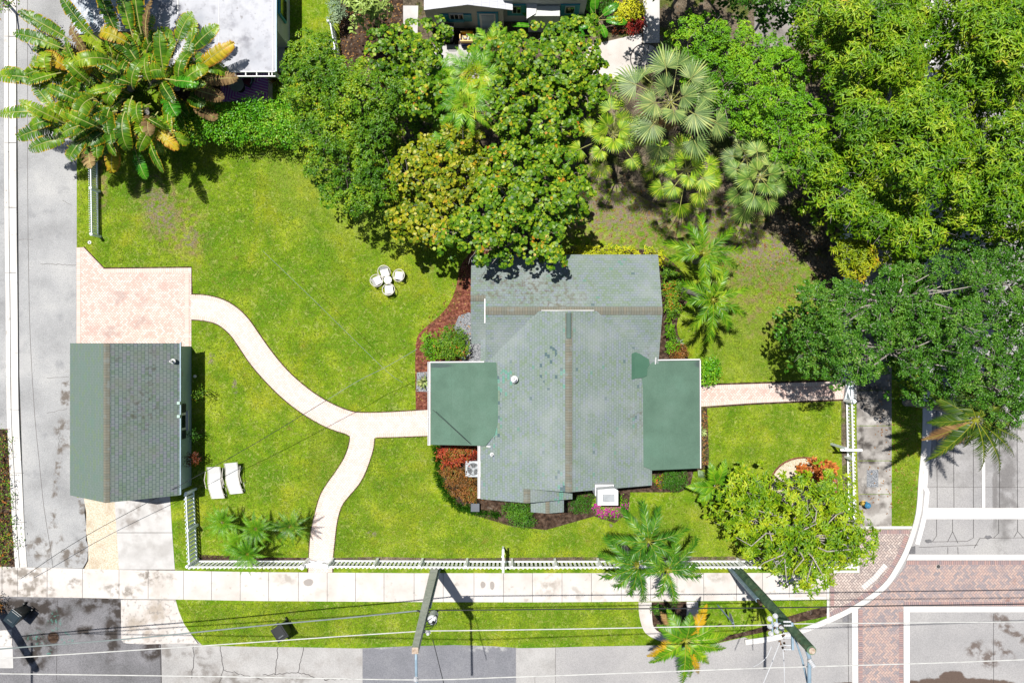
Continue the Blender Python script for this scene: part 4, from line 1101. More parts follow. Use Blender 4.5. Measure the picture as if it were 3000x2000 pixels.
mb.poly([(x1_, yw2, .1), (x1_, yw2 + 6, .1), (x1_, yw2 + 6, 2.9), (x1_, yw2, 2.9)], [(0, .1), (6, .1), (6, 2.9), (0, 2.9)]); mb.build('wall', M['plaster'], ct)
gable('roof', XY(1495, 0, 3)[0], XY(1716, 0, 3)[0], yw2 + .0, yw2 + 7, 'Y', 2.95, 0.3, M['white_tile'], M['white_tile'], ct, th=.10)
for (a, b) in ((1500, 1526), (1655, 1683)):
    cw(a - 14, b + 14, .95, 2.2, M['teal'], 'shutter', ct, .06, yw2); w_ = cw(a, b, 1.3, 2.1, M['white'], 'window', ct, .09, yw2)
    for k in range(2): cw(a + 3 + k * 12, b - 13 + k * 12, 1.38, 2.02, M['glass'], 'pane', w_, .11, yw2)
mb = MB(); c = P(1560, 22, 2.2); mb.prism([(c.x - .28, c.y - .55), (c.x + .15, c.y - .3), (c.x + .28, c.y + .4), (c.x - .28, c.y + .4)], 2.1, 2.2); mb.build('canopy', M['white'], ct)
wallpoly2 = MB(); wallpoly2.box(((1590 - 1500) / S, yw2 - .3, 1.1), (1.5, .5, 2.0)); wallpoly2.build('porch', M['plaster'], ct)
st = thing('entrance_steps', 'grey concrete steps below the white cottage door', 'steps', (P(1430, 105).x, P(1430, 105).y, .1))
mb = MB(); a = P(1395, 82); b = P(1466, 102); mb.box(((a.x + b.x) / 2, (a.y + b.y) / 2, .22), (b.x - a.x, a.y - b.y, .34)); mb.build('step', M['kerb_grey'], st)
mb = MB(); a = P(1395, 104); b = P(1466, 124); mb.box(((a.x + b.x) / 2, (a.y + b.y) / 2, .15), (b.x - a.x, a.y - b.y, .18)); mb.build('step', M['kerb_grey'], st)
rp = thing('handrail', 'short brown wooden handrail beside the cottage steps', 'handrail', (P(1470, 90).x, P(1470, 90).y, .1))
a = P(1468, 70); b = P(1474, 122)
mb = MB(); mb.beam((a.x, a.y, 1.0), (b.x, b.y, .85), .09, .07); mb.build('rail', M['wood'], rp)
for q in (a, b): mb = MB(); mb.box((q.x, q.y, .55), (.09, .09, .9)); mb.build('post', M['wood'], rp)
# ------------------------------------------------------------------ fences
M['fence'] = flat('white fence paint', (.88, .89, .9, 1), 0.5, var=0.02)
M['fence_grey'] = flat('weathered blue white fence paint', (.74, .80, .84, 1), 0.55, var=0.04)
def picket_mesh(mb, a, b, h, sp, pw, side):
    a = Vector(a); b = Vector(b); d = (b - a); L = d.length; d.normalize(); s = Vector((-d.y, d.x)) * side
    n = max(1, int(round(L / sp)))
    for i in range(n):
        c = a + d * (L * (i + .5) / n); th = .022
        o = s * (.02 + .022 / 2)
        z0 = .14; z1 = h - .09 + random.uniform(-.006, .006)
        n0 = len(mb.v)
        for t in (-1, 1):
            q = c + o + s * th / 2 * t
            for (u, z) in ((-pw / 2, z0), (pw / 2, z0), (pw / 2, z1), (pw * .22, h), (-pw * .22, h), (-pw / 2, z1)):
                mb.v.append((q.x + d.x * u, q.y + d.y * u, z))
        mb.face([n0 + k for k in range(6)]); mb.face([n0 + 6 + k for k in range(5, -1, -1)])
        for k in range(6): mb.face((n0 + k, n0 + 6 + k, n0 + 6 + (k + 1) % 6, n0 + (k + 1) % 6))
def fence(label, path, h, sp, pw, side, mat, bays=None, name='picket_fence', group='white picket fences', posts_h=None, rails=(.3, .82), rw=.09):
    p = [Vector(XY(x, y, 0)) for x, y in path]
    t = thing(name, label, 'fence', (p[0].x, p[0].y, .1), group=group)
    for a, b in zip(p[:-1], p[1:]):
        L = (b - a).length; n = max(1, int(round(L / 2.45)))
        d = (b - a).normalized(); s = Vector((-d.y, d.x)) * side
        for i in range(n):
            q0 = a + (b - a) * i / n; q1 = a + (b - a) * (i + 1) / n
            mb = MB(); picket_mesh(mb, q0, q1, h, sp, pw, side); mb.build('picket_panel', mat, t)
            for r in rails:
                mb = MB(); mb.beam((q0.x, q0.y, .1 + h * r), (q1.x, q1.y, .1 + h * r), .045, rw); mb.build('rail', mat, t)
        for i in range(n + 1):
            if i == n and (b - p[-1]).length > .01: continue
            q = a + (b - a) * i / n - s * .06
            mb = MB(); hh = (posts_h or h - .05); mb.box((q.x, q.y, (hh + .05) / 2 + .03), (.11, .11, hh)); mb.lathe([(.085, 0), (.085, .02), (.0, .07)], (q.x, q.y, hh + .055), 4)
            mb.build('post', mat, t)
    return t
random.seed(5)
fence('white picket fence running along the south pavement, east of the white gate', [(978, 1637), (1500, 1639), (2000, 1638), (2473, 1638)], 1.5, .213, .115, -1, M['fence'], rw=.13, rails=(.12, .80))
fence('short white picket fence from the west corner to the garden gate', [(583, 1638), (905, 1638)], 1.5, .213, .115, -1, M['fence'], rw=.13, rails=(.12, .80))
fence('bluish white picket fence between the garage drive and the south lawn', [(573, 1430), (583, 1640)], 1.35, .213, .13, -1, M['fence_grey'], rw=.10, rails=(.12, .80))
fence('low white picket fence beside the alley under the banana-like clump', [(290, 430), (294, 694)], 0.98, .118, .07, -1, M['fence_grey'], rails=(.12, .72))
fence('white picket fence along the east pavement, south of the garden gate', [(2474, 1172), (2480, 1500), (2475, 1638)], 1.05, .175, .11, 1, M['fence'], rails=(.15, .72))
fence('white picket fence along the east pavement, half hidden under the trees', [(2464, 420), (2468, 1112)], 1.15, .20, .11, 1, M['fence_grey'], rails=(.15, .72))
fence('narrow white fence between the neighbour lawn and the mulch court', [(982, 90), (997, 172)], 1.3, .16, .09, 1, M['fence_grey'])
# gates
def gate(label, a, b, h, side, mat, wide):
    a = Vector(XY(*a)); b = Vector(XY(*b)); d = (b - a).normalized(); s = Vector((-d.y, d.x)) * side
    t = thing('garden_gate', label, 'gate', (a.x, a.y, .1), group='white garden gates')
    mb = MB(); picket_mesh(mb, a + d * .05, b - d * .05, h, .105, .10, side); mb.build('panel', mat, t)
    mb = MB()
    for r in (.2, .62, .84): mb.beam((a.x, a.y, h * r), (b.x, b.y, h * r), .05, .12)
    mb.beam((a.x - s.x * .03, a.y - s.y * .03, h * .2), (b.x - s.x * .03, b.y - s.y * .03, h * .84), .05, .09); mb.beam((b.x - s.x * .06, b.y - s.y * .06, h * .2), (a.x - s.x * .06, a.y - s.y * .06, h * .84), .05, .09)
    mb.build('frame', mat, t)
    for q in (a, b):
        mb = MB(); mb.box((q.x, q.y, h / 2 + .1), (.14, .14, h + .1)); mb.lathe([(.11, 0), (.11, .03), (0, .09)], (q.x, q.y, h + .15), 4); mb.build('post', mat, t)
    mb = MB(); q = (a + b) / 2 + s * .05; mb.box((b.x - d.x * .12 + s.x * .06, b.y - d.y * .12 + s.y * .06, h * .62), (.08, .06, .05)); mb.build('latch', M['black'], t)
gate('closed white garden gate where the curved path meets the south pavement', (908, 1638), (975, 1638), 1.35, -1, M['fence'], True)
gate('pale gate with crossed braces where the entrance path meets the east pavement', (2471, 1114), (2472, 1170), 1.1, 1, M['fence_grey'], False)

# ------------------------------------------------------------------ garden chairs and table
M['sling'] = flat('white chair fabric', A(252, 252, 250), 0.7, var=0.02)
M['frame_w'] = flat('cream tubular frame', A(246, 240, 228), 0.4, var=0.03)
def chair_proto():
    t = thing('garden_chair', 'white hoop backed garden chair with square seat, north of the little table', 'chair', (0, 0, 0), group='garden chairs round the little table')
    R = .31
    mb = MB(); ring = []
    for k in range(29):
        a = 2 * math.pi * k / 28
        ring.append((R * math.cos(a), R * .97 * math.sin(a) , .52 + .10 * math.sin(a)))
    mb.tube(ring, .019, 8, cap=False); mb.build('hoop', M['frame_w'], t)
    mb = MB()
    pts_ = [(-.20, -.22, .36), (.20, -.22, .36), (.21, .12, .38), (-.21, .12, .38), (.23, .24, .60), (-.23, .24, .60)]
    n0 = len(mb.v); mb.v += pts_ + [(x, y, z - .02) for x, y, z in pts_]
    mb.face((0, 1, 2, 3)); mb.face((3, 2, 4, 5)); mb.face((9, 8, 7, 6)); mb.face((11, 10, 8, 9))
    for a, b in ((0, 1), (1, 2), (2, 4), (4, 5), (5, 3), (3, 0)): mb.face((a, a + 6, b + 6, b))
    mb.build('seat', M['sling'], t)
    for sx in (-1, 1):
        for sy in (-1, 1):
            mb = MB(); mb.tube([(sx * .19, sy * .16, .37), (sx * .23, sy * .24, 0)], .014, 6); mb.build('leg', M['frame_w'], t)
    mb = MB(); mb.tube([(-.20, -.22, .35), (-.29, -.1, .50)], .013, 6); mb.tube([(.20, -.22, .35), (.29, -.1, .50)], .013, 6); mb.build('armrest', M['frame_w'], t)
    return t
cp = chair_proto()
tabc = P(1137, 820, .4)
for i, (px, py, rot, lab) in enumerate(((1126, 796, 14, None), (1104, 822, 118, 'white hoop backed garden chair turned a little, west of the little table'), (1169, 807, -100, 'white hoop backed garden chair standing apart, east of the little table'), (1139, 848, 186, 'white hoop backed garden chair south of the little table'))):
    c = P(px, py, .5); o = cp if i == 0 else copy_tree(cp)
    o.location = (c.x, c.y, LZ); o.rotation_euler = (0, 0, math.radians(rot))
    if lab: o['label'] = lab
tb = thing('side_table', 'little round white table amid the four garden chairs', 'table', (tabc.x, tabc.y, LZ))
mb = MB(); mb.lathe([(.195, .38), (.205, .39), (.205, .41), (.195, .42)], (tabc.x, tabc.y, LZ), 32); mb.build('table_top', M['sling'], tb)
mb = MB(); mb.lathe([(.12, 0), (.12, .02), (.03, .03), (.03, .38)], (tabc.x, tabc.y, LZ), 16); mb.build('pedestal', M['frame_w'], tb)

# loungers
def lounger(label, head, foot, w):
    h = P(*head, .45); f = P(*foot, .45)
    d = Vector((h.x - f.x, h.y - f.y)); L = d.length; ang = math.atan2(d.y, d.x)
    t = thing('sun_lounger', label, 'sun lounger', (f.x, f.y, LZ), ang, group='white sun loungers on the south lawn')
    WP[t.name] = Vector((0, 0, 0))
    prof = [(0, .30), (L * .30, .36), (L * .50, .34), (L * .78, .52), (L, .72)]
    ofs = [0, .10, .14, .04, 0]
    mb = MB(); n = len(prof)
    for (x, z), o_ in zip(prof, ofs):
        mb.v += [(x, w / 2 + o_ * 1.0, z), (x, -w / 2 + o_, z), (x, w / 2 + o_, z - .015), (x, -w / 2 + o_, z - .015)]
    for i in range(n - 1):
        k = 4 * i
        mb.face((k, k + 1, k + 5, k + 4)); mb.face((k + 2, k + 6, k + 7, k + 3)); mb.face((k, k + 4, k + 6, k + 2)); mb.face((k + 1, k + 3, k + 7, k + 5))
    mb.face((0, 2, 3, 1)); e = 4 * (n - 1); mb.face((e, e + 1, e + 3, e + 2))
    mb.build('sling', M['sling'], t)
    for s in (-1, 1):
        y = s * (w / 2 + .03)
        mb = MB(); mb.tube([(x, y + o_, z - .005) for (x, z), o_ in zip(prof, ofs)], .018, 6); mb.build('side_rail', M['frame_w'], t)
        mb = MB(); yy = y + (.16 if s > 0 else .02) + .04 * s; mb.tube([(L * .30, yy - .08, .04), (L * .34, yy, .46), (L * .60, yy + .04, .52), (L * .86, yy - .02, .44)], .017, 6); mb.build('armrest', M['frame_w'], t)
        mb = MB(); mb.tube([(L * .12, y, .30), (L * .02, y, .0), (L * .30, y + .02, .02)], .015, 6); mb.tube([(L * .62, y + .1, .36), (L * .78, y, .0)], .015, 6); mb.build('leg', M['frame_w'], t)
    return t
lounger('white sling sun lounger nearer the garage', (633, 1364), (638, 1460), .60)
lounger('white sling sun lounger farther from the garage, turned slightly outward', (683, 1352), (692, 1446), .60)

# ------------------------------------------------------------------ wheeled bins
def wheelie(name, label, px, py, rot, w=.58, d=.70, h=1.05, body='bin_green', lid='bin_lid', group=None, marks=True):
    c = P(px, py, 1.05)
    t = thing(name, label, 'wheeled bin', (c.x, c.y, LZ if not px < 200 else .03), math.radians(rot), group)
    WP[t.name] = Vector((0, 0, 0))
    mb = MB(); n0 = 0
    for (s, z) in ((.72, .06), (1.0, h)):
        for (x, y) in ((-1, -1), (1, -1), (1, 1), (-1, 1)): mb.v.append((x * w / 2 * s, y * d / 2 * s, z))
    mb.face((3, 2, 1, 0)); mb.face((4, 5, 6, 7))
    for k in range(4): mb.face((k, (k + 1) % 4, 4 + (k + 1) % 4, 4 + k))
    mb.build('body', M[body], t, bevel=.03)
    mb = MB(); mb.box((0, 0, h + .04), (w + .05, d + .05, .06)); mb.box((0, .02, h + .085), (w - .08, d - .14, .04)); lo_ = mb.build('lid', M[lid], t, bevel=.025)
    if marks:
        mb = MB()
        for k in range(5): mb.box((-w * .22 + k * .055, -d * .22, h + .109), (.035, .012, .006))
        for k in range(4): mb.box((-w * .22 + k * .07, -d * .26, h + .109), (.05, .012, .006))
        mb.build('lettering', M['metal'], lo_)
    mb = MB(); mb.tube([(-w * .36, d * .50, h - .05), (-w * .36, d * .50 + .10, h + .0), (w * .36, d * .50 + .10, h + .0), (w * .36, d * .50, h - .05)], .018, 8); mb.build('handle', M['black'], t)
    for s in (-1, 1):
        mb = MB(); mb.tube([(s * (w * .5 - .06), d * .40, .11), (s * (w * .5 + .0), d * .40, .11)], .11, 14); mb.build('wheel', M['black'], t)
    return t
wheelie('wheeled_bin', 'dark wheeled bin with slate lid on the stained drive at the west corner', 40, 1808, -38)
wheelie('wheeled_bin', 'dark green wheeled bin with black lid standing alone on the grass verge', 822, 1851, 33, lid='black')
wheelie('wheeled_bin', 'black wheeled bin with grey handle against the cottage wall', 1312, 92, 180, w=.56, d=.62, body='black', lid='black', marks=False)
t = thing('recycling_crate', 'yellow recycling crate of empties stacked on a blue one by the cottage', 'crate', (P(1367, 110).x, P(1367, 110).y, .1), group='recycling crates by the cottage')
t2 = thing('recycling_crate', 'dark blue recycling crate underneath the yellow one by the cottage', 'crate', (P(1367, 112).x, P(1367, 112).y, .1), group='recycling crates by the cottage')
M['yellow'] = flat('yellow plastic', A(246, 190, 20), 0.4, var=.05); M['blue'] = flat('dark blue plastic', A(24, 34, 120), 0.4, var=.05)
def crate(t, px, py, z0, w, d, h, mat):
    c = P(px, py, z0 + h); mb = MB(); tk = .03
    for (cx_, cy_, sx, sy) in ((0, d / 2, w, tk), (0, -d / 2, w, tk), (w / 2, 0, tk, d), (-w / 2, 0, tk, d)): mb.box((c.x + cx_, c.y + cy_, z0 + h / 2), (sx + tk * .0 + (tk if sx == w else -tk), sy, h))
    mb.box((c.x, c.y, z0 + .02), (w - .03, d - .03, .03)); mb.build('shell', mat, t)
    mb = MB()
    for s in (-1, 1):
        mb.box((c.x + s * (w / 2 + .04), c.y, z0 + h - .05), (.05, d * .5, .04)); mb.box((c.x, c.y + s * (d / 2 + .025), z0 + h - .02), (w + .06, .03, .04))
    mb.build('rim', mat, t)
    return c
c = crate(t, 1367, 106, .52, .60, .44, .34, M['yellow']); crate(t2, 1368, 114, .11, .60, .44, .38, M['blue'])
random.seed(9)
t3 = thing('bottle_heap', 'white and brown empties lying in the yellow recycling crate', 'bottles', (c.x, c.y, .56))
for k in range(9):
    x, y = c.x + random.uniform(-.18, .18), c.y + random.uniform(-.12, .12); a = random.uniform(0, 3.1); mb = MB()
    mb.tube([(x, y, .62), (x + .12 * math.cos(a), y + .12 * math.sin(a), .64), (x + .18 * math.cos(a), y + .18 * math.sin(a), .66)], [.035, .035, .012], 8); mb.build('bottle', [M['white'], M['wood'], M['metal']][k % 3], t3)

# air conditioner
ac = thing('air_conditioner', 'pale grey air conditioner with round fan grille beside the croton bed', 'air conditioner', (P(1387, 1373).x, P(1387, 1373).y, .1))
c = P(1387, 1373, .85)
mb = MB(); mb.box((c.x, c.y, .50), (.78, .78, .72)); mb.build('case', M['metal'], ac, bevel=.06)
mb = MB(); mb.box((c.x, c.y, .875), (.80, .80, .03)); mb.build('top', flat('pale grey enamel', A(214, 222, 228), .4), ac, bevel=.012)
mb = MB(); mb.lathe([(.31, 0), (.31, .008)], (c.x, c.y, .892), 32); mb.build('fan_well', M['black'], ac)
mb = MB()
for k in range(3):
    a = k * 2.094 + .4; pa = []
    for (r, da) in ((.06, 0), (.27, -.35), (.29, .25), (.08, .5)): pa.append((c.x + r * math.cos(a + da), c.y + r * math.sin(a + da), .906))
    mb.poly(pa)
mb.lathe([(.07, 0), (.07, .02)], (c.x, c.y, .90), 16); mb.build('fan_blade', M['metal'], ac)
mb = MB()
for r in (.12, .19, .26, .31):
    mb.tube([(c.x + r * math.cos(k * math.pi / 12), c.y + r * math.sin(k * math.pi / 12), .93) for k in range(25)], .006, 5, cap=False)
for k in range(8): a = k * math.pi / 4; mb.tube([(c.x + .05 * math.cos(a), c.y + .05 * math.sin(a), .935), (c.x + .32 * math.cos(a), c.y + .32 * math.sin(a), .925)], .006, 5)
mb.build('grille', flat('grille wire', A(206, 214, 222), .4), ac)
ub = thing('utility_box', 'small slate grey utility box standing in the grass at the house corner', 'utility box', (P(1392, 1486).x, P(1392, 1486).y, .1))
c = P(1392, 1486, .5); mb = MB(); mb.box((c.x, c.y, .3), (.40, .38, .4)); mb.build('case', M['dark'], ub, bevel=.02)
mb = MB(); mb.box((c.x, c.y, .515), (.44, .42, .03)); mb.build('lid', flat('slate grey lid', A(104, 112, 124), .5), ub, bevel=.01)
cr = P(1382, 1325, .4); kt = thing('garden_pot', 'pale broken garden pot among the crotons', 'pot', (cr.x, cr.y, .12)); mb = MB(); mb.lathe([(.10, 0), (.15, .22), (.17, .30), (.14, .30), (.12, .1)], (cr.x, cr.y, .12), 18); mb.build('shell', M['kerb_grey'], kt)
# little things on the lawn
c = P(266, 711); cl = thing('cleanout_cap', 'small white ringed pipe cap in the grass below the alley fence', 'pipe cap', (c.x, c.y, LZ)); mb = MB(); mb.lathe([(.09, 0), (.09, .03), (.055, .035)], (c.x, c.y, LZ), 20); mb.build('ring', M['white'], cl); mb = MB(); mb.lathe([(.04, 0), (.04, .038)], (c.x, c.y, LZ), 14); mb.build('plug', M['black'], cl)
c = P(570, 1102, .5); gl = thing('garden_lamp', 'white ball lamp at the foot of the garage wall', 'lamp', (c.x, c.y, LZ)); mb = MB(); mb.lathe([(.02, .2), (.06, .28), (.085, .36), (.06, .44), (.01, .47)], (c.x, c.y, LZ), 18); mb.build('globe', M['white'], gl, smooth=True); mb = MB(); mb.tube([(c.x, c.y, LZ), (c.x, c.y, .32)], .02, 8); mb.build('stem', M['black'], gl)
# hydrant
hy = thing('fire_hydrant', 'fire hydrant with blue bonnet and yellow barrel on the east pavement', 'fire hydrant', (P(2536, 1477).x, P(2536, 1477).y, .115))
c = P(2532, 1476, .3); c2 = P(2544, 1481, .7)
M['yellow_w'] = flat('yellow hydrant paint', A(232, 196, 96), .5); M['blue_l'] = flat('sky blue hydrant paint', A(76, 160, 212), .5)
bx, by = c2.x, c2.y
mb = MB(); mb.lathe([(.15, 0), (.15, .05), (.10, .06), (.10, .50), (.13, .52)], (bx, by, .115), 20); mb.build('barrel', M['yellow_w'], hy, smooth=False)
mb = MB(); mb.lathe([(.155, .52), (.155, .55), (.13, .60), (.09, .66), (.04, .69), (.04, .73), (.02, .73)], (bx, by, .115), 20); mb.build('bonnet', M['blue_l'], hy)
mb = MB(); mb.tube([(bx, by, .45), (bx - .19, by + .07, .45)], .07, 12); mb.tube([(bx - .17, by + .065, .45), (bx - .24, by + .09, .45)], .095, 12); mb.build('outlet', M['yellow_w'], hy)
mb = MB(); mb.tube([(bx, by, .50), (bx + .03, by - .17, .50)], .05, 10); mb.tube([(bx, by, .50), (bx, by + .17, .50)], .05, 10); mb.build('outlet', M['blue_l'], hy)

# patio things
rg = P(725, 262); t = MB()
M['rug'] = None
tt = NT('purple leaf patterned rug')
v = tt.map(tt.pos(), rot=(0, 0, math.radians(-32)))
x_, y_, _ = tt.sep(v)
w1 = tt.m('SINE', tt.m('MULTIPLY', tt.m('ADD', x_, tt.m('MULTIPLY', tt.m('ABSOLUTE', tt.m('SUBTRACT', tt.m('FLOORED_MODULO', tt.m('ADD', y_, .55), 1.5), .75)), -.9)), 34.0))
cc_ = tt.mix(tt.step(w1, .2, .7), A(214, 90, 200), A(250, 236, 254))
cc_ = tt.mix(tt.m('MULTIPLY', tt.step(tt.noise(3, 3), .4, .6), .5), cc_, A(190, 130, 240))
M['rug'] = tt.done(tt.principled(cc_, .95))
t = thing('patio_rug', 'purple and violet leaf patterned rug on the neighbour patio', 'rug', (rg.x, rg.y, .12))
mb = MB(); mb.prism(pts([(648, 216), (788, 216), (787, 300), (650, 300)]), .114, .132); mb.build('rug', M['rug'], t)
c = P(693, 248, .75); t = thing('patio_table', 'round pale grey table on the purple rug', 'table', (c.x, c.y, .13))
mb = MB(); mb.lathe([(.34, .72), (.36, .735), (.36, .755), (.34, .765)], (c.x, c.y, 0), 36); mb.build('table_top', M['metal'], t)
mb = MB(); mb.lathe([(.22, .13), (.22, .15), (.03, .18), (.03, .72)], (c.x, c.y, 0), 16); mb.build('pedestal', M['black'], t)
M['teal_dk'] = flat('dark teal wicker', A(40, 70, 84), .6); M['cush'] = flat('wine red cushion', A(112, 40, 72), .9)
def pchair(label, px, py, rot, first=None):
    t = thing('patio_chair', label, 'chair', (P(px, py, .7).x, P(px, py, .7).y, .13), math.radians(rot), 'patio chairs under the eave'); WP[t.name] = Vector()
    mb = MB(); arc = [(.28 * math.sin(a), -.28 * math.cos(a) * 1.0, .62) for a in [(-1.9 + 3.8 * k / 14) + math.pi for k in range(15)]]; mb.tube(arc, .022, 8); mb.build('arm_rail', M['metal_blue'], t)
    mb = MB(); mb.box((0, 0, .36), (.50, .48, .06)); mb.build('seat', M['teal_dk'], t, bevel=.02)
    mb = MB(); mb.box((0, .02, .43), (.40, .38, .09)); mb.build('cushion', M['cush'], t, bevel=.03)
    mb = MB(); mb.box((0, .25, .58), (.48, .05, .40)); mb.build('backrest', M['teal_dk'], t, bevel=.02)
    for sx in (-1, 1):
        for sy in (-1, 1): mb = MB(); mb.tube([(sx * .2, sy * .2, .34), (sx * .23, sy * .23, 0)], .016, 6); mb.build('leg', M['black'], t)
pchair('dark teal patio chair with wine red cushion, nearer the tall leafy clump', 663, 232, 20); pchair('dark teal patio chair with wine red cushion, nearer the patio edge', 722, 236, -25)

# ------------------------------------------------------------------ sign posts
M['sign_face'] = flat('white sign face', A(240, 244, 248), .4)
def yardsign(label, base, top, armend, armstart, ht):
    b = P(*base, 0); t = thing('yard_sign_post', label, 'sign post', (b.x, b.y, LZ), group='white yard sign posts'); tp = P(*top, ht)
    mb = MB(); mb.box((b.x, b.y, LZ + ht / 2), (.10, .10, ht)); mb.lathe([(.075, 0), (.075, .02), (0, .07)], (b.x, b.y, LZ + ht), 4); mb.build('post', M['fence_grey'], t)
    a0 = P(*armstart, ht - .12); a1 = P(*armend, ht - .12)
    d_ = (a1 - a0)
    mb = MB(); mb.beam(a0, a1, .10, .09); mb.build('arm', M['fence'], t)
    m0 = a0 + d_ * .4; m1 = a0 + d_ * .9
    mb = MB(); mb.beam((m0.x, m0.y, ht - .55), (m1.x, m1.y, ht - .55), .02, .55); mb.build('hanging_board', M['sign_face'], t)
    for q in (m0, m1): mb = MB(); mb.tube([(q.x, q.y, ht - .28), (q.x, q.y, ht - .15)], .01, 5); mb.build('hook', M['black'], t)
yardsign('white yard sign post with crossarm straddling the east fence', (2433, 1299), (2470, 1315), (2525, 1318), (2462, 1317), 1.75)
yardsign('thin white yard sign post with crossarm standing at the south fence', (1474, 1601), (1474, 1640), (1474, 1676), (1474, 1608), 1.75)
# street name sign on the verge
ss = thing('traffic_sign', 'grey octagonal sign on slim leaning steel post at the street corner', 'traffic sign', (P(2102, 1770).x, P(2102, 1770).y, LZ))
p0 = P(2102, 1771, .1); p1 = P(2144, 1830, 2.3)
p1 = Vector((p0.x + .1, p0.y - .04, 2.55))
mb = MB(); mb.beam(p0, p1, .05, .05); mb.build('post', M['metal_blue'], ss)
mb = MB(); R8 = .38; dv = Vector((.97, .22, 0)).normalized(); 
oc = []
for k in range(8):
    a = math.pi / 8 + k * math.pi / 4; oc.append(Vector((p1.x, p1.y, 2.2)) + dv.cross(Vector((0, 0, 1))) * R8 * math.cos(a) + Vector((0, 0, 1)) * R8 * math.sin(a) + dv * .04)
n0 = 0; mb.v += [tuple(q) for q in oc] + [tuple(q + dv * .012) for q in oc]
mb.face(range(7, -1, -1)); mb.face(range(8, 16))
for k in range(8): mb.face((k, (k + 1) % 8, 8 + (k + 1) % 8, 8 + k))
mb.build('plate', M['metal'], ss)

# ------------------------------------------------------------------ utility poles and wires
M['pole_grey'] = surf('weathered grey green squared pole', (4.0, [(0.3, A(206, 214, 196)), (0.6, A(238, 242, 226))], 6.0), rough=.85, bump=(20, .5, .02))
M['pole_green'] = surf('treated green round pole', (3.0, [(0.3, A(70, 104, 78)), (0.55, A(112, 146, 112)), (0.7, A(150, 170, 132))], 6.0), layers=[dict(c=A(112, 92, 62), s=4.0, lo=.55, hi=.7, a=.6)], rough=.85, bump=(20, .6, .02))
M['cut'] = surf('pale cut wood', (9.0, [(0.3, A(176, 150, 126)), (0.6, A(222, 204, 186))], 4.0), rough=.9)
M['ceramic'] = flat('white ceramic insulator', A(240, 242, 246), .25)
pl = thing('utility_pole', 'squared grey utility pole leaning out over the street with a transformer', 'utility pole', (P(1275, 1662).x, P(1275, 1662).y, .1), group='utility poles on the south verge')
B0 = P(1277, 1657, .1); T0 = P(1216, 1905, 10.2)
d_ = (T0 - B0)
def at(h): return B0 + d_ * ((h - .1) / (T0.z - .1))
mb = MB(); n0 = 0
for (c_, w) in ((B0, .20), (T0, .125)):
    mb.v += [(c_.x - w, c_.y - w, c_.z), (c_.x + w, c_.y - w, c_.z), (c_.x + w, c_.y + w, c_.z), (c_.x - w, c_.y + w, c_.z)]
for k in range(4): mb.face((k, (k + 1) % 4, 4 + (k + 1) % 4, 4 + k))
mb.face((3, 2, 1, 0)); mb.cur = 1; mb.face((4, 5, 6, 7))
mb.build('shaft', [M['pole_grey'], M['cut']], pl)
mb = MB(); mb.tube([T0 + Vector((.0, -.1, -.35)), P(1219, 1930, 10.0), P(1221, 2060, 10.0), P(1222, 2130, 10.0)], .055, 10); mb.build('street_arm', M['metal_blue'], pl)
mb = MB(); q = P(1219, 1988, 10.05); mb.lathe([(.05, -.05), (.10, 0), (.06, .05), (.09, .10), (.03, .16)], tuple(q), 12); mb.build('insulator', M['ceramic'], pl)
mb = MB(); mb.tube([at(.3) + Vector((.24, 0, 0)), at(3) + Vector((.22, 0, 0)), at(5.8) + Vector((.2, 0, 0))], .045, 8); mb.build('conduit', M['metal_blue'], pl)
q = at(6.9) + Vector((.42, .0, -.35))
mb = MB(); mb.lathe([(.19, 0), (.20, .05), (.20, .62), (.215, .64), (.215, .68), (.19, .72), (.10, .74)], tuple(q), 24); mb.build('transformer', M['ceramic'], pl)
mb = MB(); mb.box(q + Vector((-.22, 0, .35)), (.16, .12, .4)); mb.build('bracket', M['metal'], pl)
mb = MB(); mb.lathe([(.035, 0), (.06, .04), (.035, .08), (.06, .12), (.03, .18)], tuple(q + Vector((.05, -.05, .74))), 10); mb.build('bushing', M['black'], pl)
q2 = at(8.4) + Vector((.34, -.05, 0))
mb = MB(); mb.beam(at(8.4), q2 + Vector((.1, 0, 0)), .05, .05); mb.lathe([(.06, -.12), (.09, 0), (.06, .14)], tuple(q2), 12); mb.build('cutout', M['ceramic'], pl)
random.seed(2)
for k in range(5):
    s_ = q + Vector((.18, random.uniform(-.2, .2), .6)); e_ = at(random.uniform(7.0, 8.4)) + Vector((.1, .0, 0)); m_ = (s_ + e_) / 2 + Vector((random.uniform(.1, .3), random.uniform(-.25, .25), -.1))
    mb = MB(); mb.tube(smooth_line([tuple(s_), tuple(m_), tuple(e_)], 4), .012, 5); mb.build('jumper_lead', M['black'], pl)
mb = MB(); mb.tube(smooth_line([tuple(at(6.1) + Vector((-.35, .05, .1))), tuple(at(6.1) + Vector((0, -.1, .15))), tuple(at(6.1) + Vector((.6, .0, .1)))], 4), .03, 6); mb.build('clamp', M['black'], pl)

p3 = thing('utility_pole', 'utility pole foot at the lower left edge whose shadow crosses the stained asphalt', 'utility pole', (P(-8, 1772).x, P(-8, 1772).y, .1), group='utility poles on the south verge')
b_ = P(-8, 1772, 0); mb = MB(); mb.tube([b_, b_ + Vector((.25, -.5, 5)), b_ + Vector((.4, -1.0, 10))], [.26, .23, .18], 16); mb.build('shaft', M['pole_green'], p3)
mb = MB(); mb.beam(b_ + Vector((.3, -2.0, 9.3)), b_ + Vector((.3, .2, 9.3)), .1, .1); mb.build('crossarm', M['wood'], p3)

